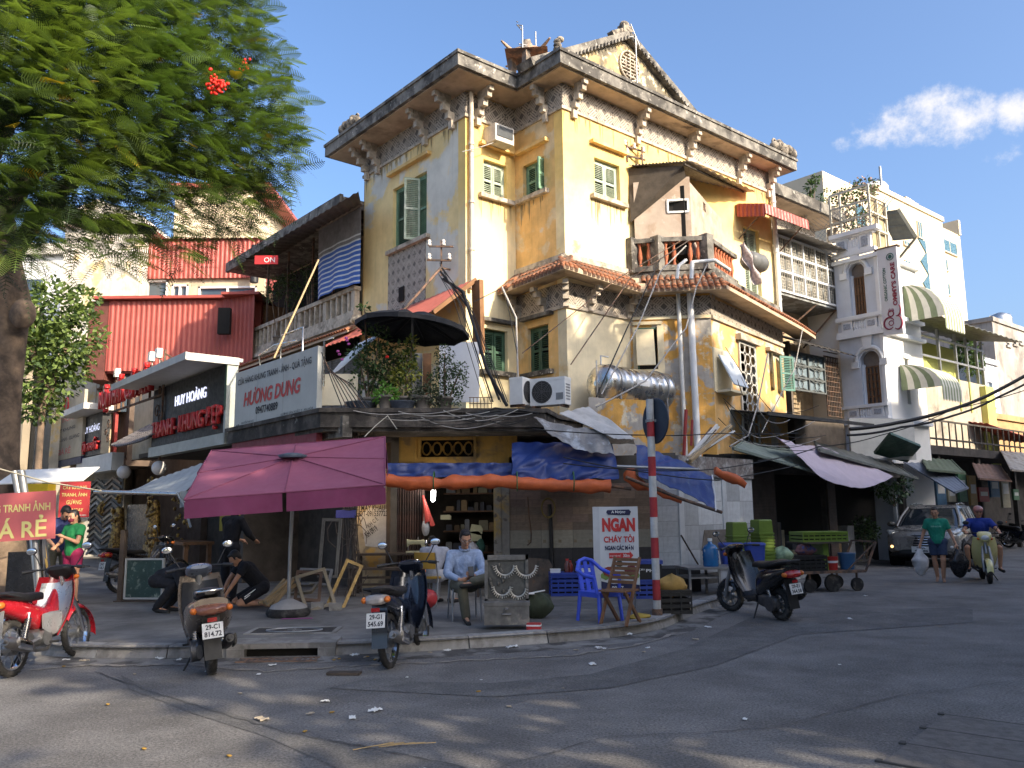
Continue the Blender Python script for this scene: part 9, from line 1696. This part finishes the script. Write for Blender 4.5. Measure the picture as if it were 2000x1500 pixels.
# metal table with a water bottle, stool stacks and blue bins
MT=mat('dull_steel_table',(.26,.26,.26),.45,.2,3,metal=.5,streak=.3);mt0=P(1395,1105,15.2);t=thing('steel_table','long grey steel table beside the white tiled wall','table',(mt0.x,15.2,.13),8);th_=mt0.z-.13
q=MB();q.bx(-.62,.66,-.36,.36,th_-.04,th_);obj('top',q,MT,t);q=MB();q.bx(-.02,.64,-.33,-.31,.08,th_-.04);obj('front_panel',q,mat('pale_panel',(.38,.39,.40),.5,.15),t)
for sx in(-.58,.62,-.04):
 for sy in(-.32,.32):q=MB();q.bx(sx-.02,sx+.02,sy-.02,sy+.02,0,th_-.04);obj('leg',q,MT,t)
q=MB();q.bx(-.58,.0,-.3,.3,.3,.33);obj('shelf',q,MT,t)
wb0=P(1392,1102,15.0);t=thing('water_bottle','large clear blue water cooler bottle on the steel table','water bottle',(wb0.x-.02,15.05,th_+.13));q=MB();q.lathe([(.13,0),(.14,.03),(.135,.1),(.143,.13),(.135,.16),(.143,.20),(.135,.23),(.143,.30),(.10,.37),(.04,.40),(.035,.45)],(0,0,0),'z',20);obj('bottle',q,mat('blue_bottle_plastic',(.02,.17,.42),.12,.05,trans=.35,coat=.4),t);q=MB();q.cyl((0,0,.44),(0,0,.49),.04,12);obj('cap',q,WHITE,t)
def stools(label,px,py,Y_,n_,rz):
 a=P(px,py,Y_)
 q=MB();
 for k in range(4):aa=k*pi/2+pi/4;q.tube([(.13*cos(aa),.13*sin(aa),.25),(.175*cos(aa),.175*sin(aa),0)],.018,5)
 q.ring([[(r_*cos(k*pi/2+pi/4+j*0),r_*sin(k*pi/2+pi/4),z)for k in range(4)]for r_,z in((.238,.0),(.238,.028),(.214,.032),(.203,.26),(.185,.28))],True,True,False)
 sm_=q.mesh('stool',GRP)
 for k in range(n_):
  o=link('plastic_stool',sm_,None,(a.x+random.uniform(-.006,.006),Y_,a.z+k*.062),(0,0,R(rz)+random.uniform(-.06,.06)));tag(o,'%s, %s'%(label,['lowest','second','third','fourth','fifth','sixth','seventh','eighth','ninth','tenth','eleventh'][k]+' from the bottom' if k<n_-1 else 'topmost of its stack'),'stool','stacked lime green stools')
stools('green stool in the left stack behind the water bottle',1441,1075,15.9,5,10);stools('green stool in the right stack beside the blue bin',1491,1095,16.2,9,20)
def bin_(label,px0,py0,px1,py1,Y_,m_,rz=0,cat='bin'):
 a,b=P(px0,py0,Y_),P(px1,py1,Y_);w,h=b.x-a.x,a.z-b.z;t=thing('plastic_bin',label,cat,((a.x+b.x)/2,Y_,b.z),rz);q=MB();q.hull([(0,0,w*.42,w*.36),(h*.9,0,w*.5,w*.42)],16,6);q.v=[(y,z,x)for x,y,z in q.v];obj('tub',q,m_,t);q=MB();q.hull([(h*.88,0,w*.53,w*.45),(h*.97,0,w*.52,w*.44),(h,0,w*.46,w*.38)],16,6);q.v=[(y,z,x)for x,y,z in q.v];obj('lid',q,m_,t)
bin_('dark blue lidded bin behind the water bottle',1405,1060,1450,1102,15.7,BLC);bin_('dark blue lidded bin behind the black scooter',1455,1060,1494,1105,15.4,BLC)
q=MB();q.cap((0,0,.0),(.0,0,.3),.14,.06);cloth_heap('greens_bag','clear bag of green vegetables on the handcart side','bag',tuple(P(1530,1085,16.2)),.18,.16,mat('leafy_bag',(.25,.34,.2),.5,.4,10),15)
a=P(1325,1080,16.0);q=MB();q.beam((0,0,0),(.32,-.1,-.62),.03);solo('wooden_pole','short dark stick leaning on the white tiles behind the steel table','stick',q,DKW,tuple(P(1330,1045,16.3)))
q=MB();q.prism([(-.55,0),(.55,0),(.55,.42),(-.45,.40)],'y',0,.03);solo('grey_board','grey board leaning behind the stacked green stools','board',q,WOODG,tuple(P(1420,1075,16.6)),rot=(-.1,0,.3))
# handcart
c0=P(1607,1135,17.0);ct=thing('handcart','low rusty handcart with small wheels loaded with crates','cart',(c0.x,17.0,0),14);q=MB();q.bx(-.72,.72,-.4,.4,.36,.41);q.beam((.72,-.38,.38),(1.0,-.38,.95),.035);q.beam((.72,.38,.38),(1.0,.38,.95),.035);q.beam((1.0,-.38,.95),(1.0,.38,.95),.035);q.beam((.3,-.38,.40),(1.0,-.38,.95),.025);obj('bed',q,RUST,ct)
for x in(-.5,.0,.55):
 for y in(-.32,.32):q=MB();r_=.13 if x else .17;q.cyl((x,y-.03,r_),(x,y+.03,r_),r_,16);obj('wheel',q,TYRE,ct);q=MB();q.beam((x,y,r_),(x,y,.36),.03);obj('wheel_fork',q,RUST,ct)
def on_cart(x,y,z):return tuple(Matrix.Translation((c0.x,17.0,0))@Matrix.Rotation(R(14),4,'Z')@Vector((x,y,z)))
crate('black_crate','wide black crate at the left end of the handcart',on_cart(-.42,-.1,.41),.60,.5,.30,BLKC,14)
q=MB();q.lathe([(.11,0),(.13,.24),(.135,.26)],(0,0,0),'z',16);t=thing('paint_pail','red pail with a white band on the handcart','pail',on_cart(.12,-.15,.41));obj('pail',q,mat('red_pail',(.36,.025,.02),.4,.1),t);q=MB();q.lathe([(.127,.14),(.132,.18)],(0,0,0),'z',16);obj('band',q,WHITE,t)
q=MB();q.lathe([(.13,0),(.17,.30),(.18,.32),(.16,.32)],(0,0,0),'z',18);t=thing('bucket','blue bucket at the right end of the handcart','bucket',on_cart(.5,-.12,.41));obj('tub',q,mat('steel_blue_plastic',(.04,.11,.22),.4,.1),t);q=MB();q.tube([(-.17,0,.31),(0,-.1,.2),(.17,0,.31)],.006,4);obj('handle',q,METG,t)
q=MB();q.bx(-.06,.06,-.3,.3,0,.55);solo('green_trestle','upright lime green plastic trestle on the handcart','trestle',q,GRP,on_cart(-.02,.1,.41),14)
q=MB();q.bx(-.5,.5,-.38,.38,-.03,.0);solo('board_plank','dark plank laid across the handcart under the green crate','plank',q,DKW,on_cart(.0,.05,.96),14)
crate('green_crate','lime green slatted crate on top of the handcart',on_cart(-.0,.05,.96),.98,.5,.20,GRP,12)
cloth_heap('bag_of_rags','patterned red and blue bag at the left of the handcart','bag',on_cart(-.42,-.1,.80),.2,.13,mat('patterned_rag',(.18,.08,.08),.8,.5,12,c2=(.05,.06,.16),k2=.52,sc2=9),17)
# ================================================================ in front of the framing shop
a,b=P(243,1091,15.0),P(320,1170,15.0);w,h=b.x-a.x,a.z-b.z;t=thing('framed_picture','framed dark green flower picture standing on the pavement','picture',(a.x+w/2,15.0,b.z),-8);q=MB();q.bx(-w/2+.03,w/2-.03,-.0,.03,.03,h-.03);obj('canvas',q,mat('dark_floral_canvas',(.025,.055,.05),.6,.3,4,c2=(.16,.20,.17),k2=.60,sc2=7,c3=(.30,.30,.27),k3=.66,sc3=11),t);q=MB()
for(x0_,x1_,z0_,z1_)in((-w/2,w/2,h-.03,h),(-w/2,w/2,0,.03),(-w/2,-w/2+.03,.03,h-.03),(w/2-.03,w/2,.03,h-.03)):q.bx(x0_,x1_,-.02,.03,z0_,z1_)
obj('frame',q,mat('pale_grey_frame',(.36,.37,.36),.5,.1),t);q=MB();q.bx(-w/2-.1,-w/2-.02,-.05,.05,-b.z+.14,h+.5);q.bx(-w/2-.12,w/2,-.12,.12,-.10,-.02);obj('easel',q,DKW,t)
random.seed(21)
FRM=[mat('frame_gold',(.20,.13,.04),.4,.3,10,metal=.4),mat('frame_walnut',(.09,.05,.03),.5,.2,8),mat('frame_cream',(.20,.165,.11),.5,.15,8),mat('frame_pewter',(.13,.125,.115),.5,.2,8)]
for i,(px,py,Y_,w,h,rx,ry,rz,mi_,lab)in enumerate(((600,1150,13.6,.42,.52,-.5,.1,.3,1,'dark walnut frame leaning in the heap of frames'),(628,1165,13.5,.5,.62,-.35,-.25,.5,2,'cream frame tilted in front of the heap of frames'),(655,1160,13.7,.3,.78,-.30,.42,.2,0,'narrow gold frame leaning right against the post'),(612,1120,14.0,.55,.4,-.9,.05,.1,3,'silver frame lying on top of the heap of frames'),(585,1135,13.8,.46,.3,-1.1,-.1,-.3,2,'small cream frame lying flat at the left of the heap'),(640,1105,14.4,.34,1.0,-.1,.04,.0,3,'tall silver frame standing upright behind the heap of frames'))):
 p_=P(px,py,Y_);q=MB();t_=.05
 for(x0_,x1_,z0_,z1_)in((-w/2,w/2,h-t_,h),(-w/2,w/2,0,t_),(-w/2,-w/2+t_,t_,h-t_),(w/2-t_,w/2,t_,h-t_)):q.bx(x0_,x1_,-.02,.02,z0_,z1_)
 o=solo('picture_frame',lab,'frame',q,FRM[mi_],(p_.x,Y_,max(.14,p_.z-.2)),group='frames heaped on the pavement',rot=(rx,ry,rz))
def sticks(name,label,p0,p1,n_,sp,m_,seed,w=.03,cat='bundle'):
 rnd=random.Random(seed);p0,p1=Vector(p0),Vector(p1);t=thing(name,label,cat,tuple(p0));md=MB();md.bx(-.5,.5,-.5,.5,0,1);mes=[md.mesh('stick',m__)for m__ in m_]
 for k in range(n_):
  a=Vector((rnd.gauss(0,sp),rnd.gauss(0,sp*.6),rnd.uniform(0,sp)));b=p1-p0+Vector((rnd.gauss(0,sp),rnd.gauss(0,sp*.6),rnd.gauss(0,sp*.6)));d=b-a;o=link('stick',rnd.choice(mes),t,a);o.rotation_mode='QUATERNION';o.rotation_quaternion=d.to_track_quat('Z','Y');o.scale=(w*rnd.uniform(.6,1.3),w*rnd.uniform(.4,1),d.length*rnd.uniform(.85,1.05))
sticks('wood_offcuts','heap of pale wooden offcuts on the pavement left of the umbrella base',P(520,1182,13.2),P(568,1135,13.6),18,.07,[mat('raw_pine',(.30,.21,.11),.8,.2,6),FRM[2]],1,.05)
sticks('moulding_bundle','bundle of yellow and dark mouldings leaning behind the red price sign',P(92,1160,13.6),P(68,1010,13.9),9,.05,[mat('raw_yellow_pine',(.42,.27,.07),.8,.2,6),mat('dark_moulding',(.03,.03,.035),.4,.1)],2,.05);q=MB();a,b=P(78,1165,13.4),P(62,1010,13.6);q.tube([tuple(a),tuple(b)],.07,10);solo('steel_tube','thick shiny steel tube leaning beside the yellow mouldings','tube',q,STEEL)
q=MB();q.bx(-.25,.25,-.2,.2,0,.9);q.bx(-.2,.2,-.22,-.2,.1,.8);solo('black_cabinet','black cabinet behind the red price sign','cabinet',q,GLOSSB,tuple(G(48,1180,.13)),10)
sticks('roof_poles','bundle of poles and bamboo leaning on the villa above the blue tarpaulin',P(1345,905,16.8),P(1412,838,18.2),16,.12,[STEEL,mat('bamboo',(.4,.3,.2)),RUST,PVC],3,.05);q=MB();q.beam(P(1335,905,16.9),P(1340,800,17.0),.05);q.beam(P(1350,870,16.9),P(1352,820,17.0),.04);solo('roof_poles','red and yellow sticks upright beside the bundle of poles','poles',q,mat('red_paint',(.3,.05,.05)))
# post with meters and tangled wires at the shop corner
cpn=P(690,1000,15.6);q=MB();q.tube([(cpn.x,15.6,.13),(cpn.x+.02,15.6,3.3)],.06,8);wp=thing('wire_post','post smothered in tangled wires at the corner of the framing shop','post',(0,0,0));obj('post',q,WOODG,wp);q=MB();rnd=random.Random(8)
for k in range(26):
 z=rnd.uniform(.5,3.0);r_=rnd.uniform(.08,.24);x=cpn.x+rnd.gauss(0,.09);q.tube([(x+r_*cos(a_)*rnd.uniform(.7,1.2),15.5+.08*sin(a_)-rnd.uniform(0,.1),z+r_*1.5*sin(a_))for a_ in[j*pi/5 for j in range(rnd.randint(5,11))]],.008,4)
for k in range(12):x=cpn.x+rnd.gauss(0,.07);q.tube([(x,15.5,3.3),(x+rnd.gauss(0,.05),15.45,2),(x+rnd.gauss(0,.06),15.45,.9),(x+rnd.gauss(0,.12),15.4,.14)],.009,4)
obj('tangled_wires',q,mat('dusty_wire',(.07,.055,.045),.7,.3),wp,kind='stuff');q=MB();q.bx(cpn.x-.28,cpn.x+.08,15.4,15.5,P(655,1005,15.5).z-.06,P(655,1005,15.5).z+.08);obj('blue_box',q,mat('faded_blue_box',(.09,.09,.30),.6,.15),wp)
wl_=thing('wall_lamp','small warm lamp glowing behind the wires at the notice wall','lamp',tuple(P(704,980,16.2)));q=MB();q.ell((0,0,0),(.06,.05,.05),10,8);obj('bulb',q,mat('warm_lamp_glow',(1,.6,.2),.5,0,emit=4),wl_);q=MB();q.cyl((0,.05,0),(0,.25,.05),.02);obj('socket',q,BLK,wl_)
pl2=bpy.data.lights.new('wall_lamp_light','POINT');pl2.energy=4;pl2.color=(1,.62,.28);pl2.shadow_soft_size=.05;po2=bpy.data.objects.new('wall_lamp_light',pl2);COL.objects.link(po2);po2.parent=wl_;po2.location=(.02,-.12,-.02)
for px,py,lab in((620,1190,'left concrete block on the pavement right of the umbrella base'),(655,1192,'right concrete block on the pavement right of the umbrella base')):p_=G(px,py,.13);q=MB();q.bx(-.1,.1,-.06,.06,0,.11);q.bx(-.07,.07,-.063,-.06,.03,.08);solo('concrete_block',lab,'block',q,KERB,(p_.x,p_.y,.13),12)
p_=G(580,1209,.13);q=MB();q.bx(-.22,.22,-.03,.03,0,.006);solo('pink_strip','flat magenta strip on the pavement below the umbrella base','strip',q,mat('magenta_film',(.28,.06,.20),.6,.1),(p_.x,p_.y,.135),6)
# ================================================================ litter, each scrap a thing
PAP=mat('litter_paper',(.62,.62,.60),.8,.1,20);CARD=mat('litter_card',(.36,.30,.22),.9,.15,20);LEA=mat('dry_leaf',(.34,.20,.04),.8,.2,20)
scr=[(312,1288,10),(350,1290,7),(300,1284,7),(510,1407,16),(635,1372,9),(688,1404,11),(733,1390,15),(605,1396,8),(505,1319,6),(1157,1299,10),(1000,1266,13),(1125,1271,6),(1175,1268,9),(1168,1266,7),(1383,1226,8),(1358,1250,7),(1265,1267,6),(873,1272,8),(693,1281,10),(840,1276,5),(795,1325,4),(825,1506,8),(1455,1407,7),(1257,1275,5),(1230,1240,8),(532,1301,8),(410,1313,9),(165,1292,10),(130,1290,7),(940,1330,3),(1640,1300,3),(1100,1346,3),(1660,1210,6),(1690,1165,5)]
names_=['kerb by the grey scooter','drain slot','umbrella base','dark navy motorbike','trinket case','blue armchair','black crate','black scooter','open road','lower left road']
for i,(px,py,sz_)in enumerate(scr):
 kerb=py<1262 and px<1340;p_=G(px,py,.13 if kerb else 0);w=sz_/F_PX*p_.y*1.0;q=MB();rnd=random.Random(i)
 q.grid(7,4,lambda u_,v_:((u_-.5)*w*2*(1-.25*rnd.random()),(v_-.5)*w*1.3*(1-.3*rnd.random()),.006+.5*w*abs(noise.noise(Vector((u_*3+i,v_*3,i))))),False,0,.003)
 near='lower left road' if py>1360 and px<900 else 'open road' if py>1300 else 'grey scooter' if px<450 else 'drain slot' if px<620 else 'navy motorbike' if px<900 else 'trinket case' if px<1100 else 'blue armchair' if px<1240 else 'striped pole' if px<1340 else 'black scooter'
 solo('paper_scrap',['crumpled white paper scrap','flat white paper scrap','torn off-white paper scrap'][i%3]+[' by itself ' if i in(9,21,22)else ' ',' of medium size ',' larger than a hand ',' thumb sized '][(i//3)%4]+'on the ground near the '+near,'litter',q,[PAP,PAP,PAP,CARD][i%4],(p_.x,p_.y,.132 if kerb else .006),rnd.uniform(0,360),'paper litter along the kerb')
for i in range(26):
 a=G(random.uniform(640,735),random.uniform(1276,1292))if i<16 else G(random.uniform(100,1000),random.uniform(1285,1480));q=MB();q.ell((0,0,0),(.03,.018,.006),6,4);solo('dry_leaf','dry brown leaf in the swept litter by the kerb' if i<16 else 'single dry leaf lying on the road','leaf',q,LEA if i%3 else CARD,(a.x,a.y,.012),random.uniform(0,360),'dry leaves in the gutter')
p_=G(672,1318);q=MB();q.bx(-.17,.17,-.06,.06,0,.025);solo('wood_chock','flat dark wood piece on the road below the drain','wood piece',q,DKW,(p_.x,p_.y,.005),-4)
p_=G(745,1463);q=MB();
for k in range(5):q.tube([(-.2+.09*k,.03*(k%2),.01),(.1+.07*k,.06-.03*k,.015)],.004,4)
solo('straw_twigs','few thin straw twigs on the near road','twigs',q,mat('straw',(.35,.25,.12),.8,.1),(p_.x,p_.y,.006),20)
# ================================================================ cables strung over the scene
def cable(label,pts,r_=.012,m_=CABLE,sag=.0,name='cable'):
 pts=[P(*p_)if len(p_)==3 else Vector(p_)for p_ in pts];out=[]
 for i in range(len(pts)-1):
  for k in range(8):t=k/8;out.append(pts[i].lerp(pts[i+1],t)+Vector((0,0,-sag*4*t*(1-t))))
 q=MB();q.tube(out+[pts[-1]],r_,5);solo(name,label,'cable',q,m_,group='cables slung across the fronts')
cable('thick black cable bundle hanging from the left wall bracket to the shop roof',[(866,545,18.3),(905,570,17.6),(930,650,16.8),(950,720,16.2),(990,792,15.7)],.035);cable('second black cable bundle beside the thick one on the left wall',[(860,530,18.3),(915,600,17.5),(940,690,16.5),(975,780,15.8)],.025)
for i in range(9):dx=random.uniform(-14,18);cable('thin wire from the left wall bracket to the shop roof, %s counted from the left'%ORD[i],[(860+dx*.3,520+random.uniform(-10,20),18.3),(900+dx,590,17.4),(930+dx*1.3,680,16.6),(965+dx*1.6,785,15.8)],.008)
cable('diagonal pole cable from the left wall bracket down to the shop sign',[(862,522,18.2),(800,592,17.2),(752,650,16.6)],.03,RUST)
cable('long dark cable slanting from the canopy to the pale lower wall',[(1345,470,19.2),(1230,545,18.6),(1115,712,17.8)],.014,RUST);cable('dark cable slanting from the bay canopy to the water tank',[(1290,505,19.2),(1225,640,18.3),(1165,775,17.4)],.016);cable('long thin cable from the tiled bay down past the tank',[(1330,470,19.3),(1205,545,18.6),(1020,690,17.5)],.012,RUST)
cable('pale cable curving from the balcony past the water tank',[(1340,480,19.1),(1290,530,18.8),(1245,640,18.2),(1175,770,17.2)],.018,CABLEG);cable('pale cable loop from the balcony down the bay corner',[(1385,508,18.9),(1360,560,18.7),(1340,640,18.3),(1260,745,17.4),(1165,795,16.8)],.018,CABLEG)
cable('cable from the corner canopy across to the cable bundle',[(1010,690,17.8),(985,560,18.5),(925,590,17.6)],.010)
for i,(y0_,y1_,lab)in enumerate(((838,846,'upper black street cable running behind the round sign'),(905,916,'black street cable below the bare pole'),(893,938,'sagging black street cable across the slanting tarpaulin'))):cable(lab,[(1040 if i==0 else 1100,y0_,14.2),(1270,(y0_+y1_)/2+8,14.4),(1400,y1_,15.5),(1560,y1_-30 if i else 846,18)],.010,sag=.02)
cable('thick bundle of black cables crossing the right street',[(1660,838,19),(1750,826,19.5),(1850,802,20),(1930,772,20.5),(2060,700,21)],.045,sag=.02);cable('second black cable bundle just under the thick one at the right',[(1655,850,19),(1760,834,19.4),(1860,812,19.8),(1950,775,20.3),(2060,715,21)],.028,sag=.04);cable('thin black cable below the bundles at the right',[(1480,900,18),(1600,872,18.6),(1720,850,19),(1860,800,20),(2060,742,21)],.012,sag=.05)
for i in range(8):y_=random.uniform(800,880);cable('thin wire slung across the dim shops on the right, %s of eight'%ORD[i],[(1420+random.uniform(-20,30),y_-random.uniform(20,140),18.3),(1480+random.uniform(-20,30),y_,18.6),(1560+random.uniform(-20,60),y_-random.uniform(-10,40),19.4)],.008,CABLE if i%3 else CABLEG,sag=.08)
cable('pale cable looping down the grilled doorway of the bay',[(1500,690,20.3),(1480,790,19.6),(1462,850,18.9),(1425,872,18.2)],.018,CABLEG);cable('white cable hanging from the canopy to the pink cloth',[(1568,640,22),(1552,720,21.6),(1515,790,20.8),(1488,845,20)],.014,CABLEG)
for i in range(12):y_=806+random.uniform(-6,14);cable('loose wire draped along the shop roof edge, %s from its left end'%ORD[i],[(690+i*22,y_,14.98),(790+i*18,y_+random.uniform(4,26),14.94),(900+i*14,y_+random.uniform(-4,8),14.96)],.008,CABLE if i%2 else CABLEG,sag=.04)
q=MB();
for k in range(8):q.tube([P(905+8*k+random.uniform(-4,4),812,15.05),P(960+7*k,802+random.uniform(-6,6),15.1),P(1035+2*k,806,15.3)],.02,5)
solo('wire_bundle','dark bundle of wires lying along the right half of the shop roof edge','cable',q,CABLE,group='cables slung across the fronts');cable('yellowish cords tied from the roof edge to the tarpaulin',[(757,812,14.95),(735,830,14.7),(712,853,14.3)],.01,mat('rope',(.3,.3,.2)));cable('short yellow cord hanging from the roof edge',[(757,812,14.95),(775,838,14.8)],.01,mat('rope',(.3,.3,.2)))
for i in range(7):cable('wire fanning from behind the pale signboard, %s from the left'%ORD[i],[(628+i*2,688+i*6,15.2),(650+i*6,750,15.0),(668+i*9,795,15.0)],.010,RUST if i%2 else CABLE)
cable('old bent pipe running beside the lower green windows',[(980,560,18.3),(1008,620,18.1),(1012,745,17.9)],.022,CABLEG);cable('thick white pipe bend over the bay tiles',[(1350,545,18.5),(1352,512,18.6),(1395,508,19),(1425,528,19.6)],.05,PVC);cable('second white pipe bend over the bay tiles',[(1322,545,18.5),(1325,520,18.6),(1340,508,18.8)],.045,PVC)
q=MB();a,b=P(1475,520,23),P(1490,540,23);q.lathe([(.05,-.42),(.22,-.38),(.27,-.25),(.27,.25),(.22,.38),(.05,.42)],(0,0,0),'x',20);solo('grey_tank','grey round tank on the balcony corner under the red awning','tank',q,mat('grey_tank_plastic',(.13,.13,.125),.5,.25),tuple(P(1474,512,22.2)),40)
q=MB();q.grid(6,10,lambda u_,v_:P(1440,475,21.6).lerp(P(1473,555,21.4),v_)+Vector((.25*u_+.05*sin(v_*12+u_*5),.1*sin(u_*7),0)));solo('hung_laundry','striped cloth hung out beside the grey tank on the balcony','cloth',q,mat('faded_striped_cloth',(.42,.36,.34),.85,.4,14))
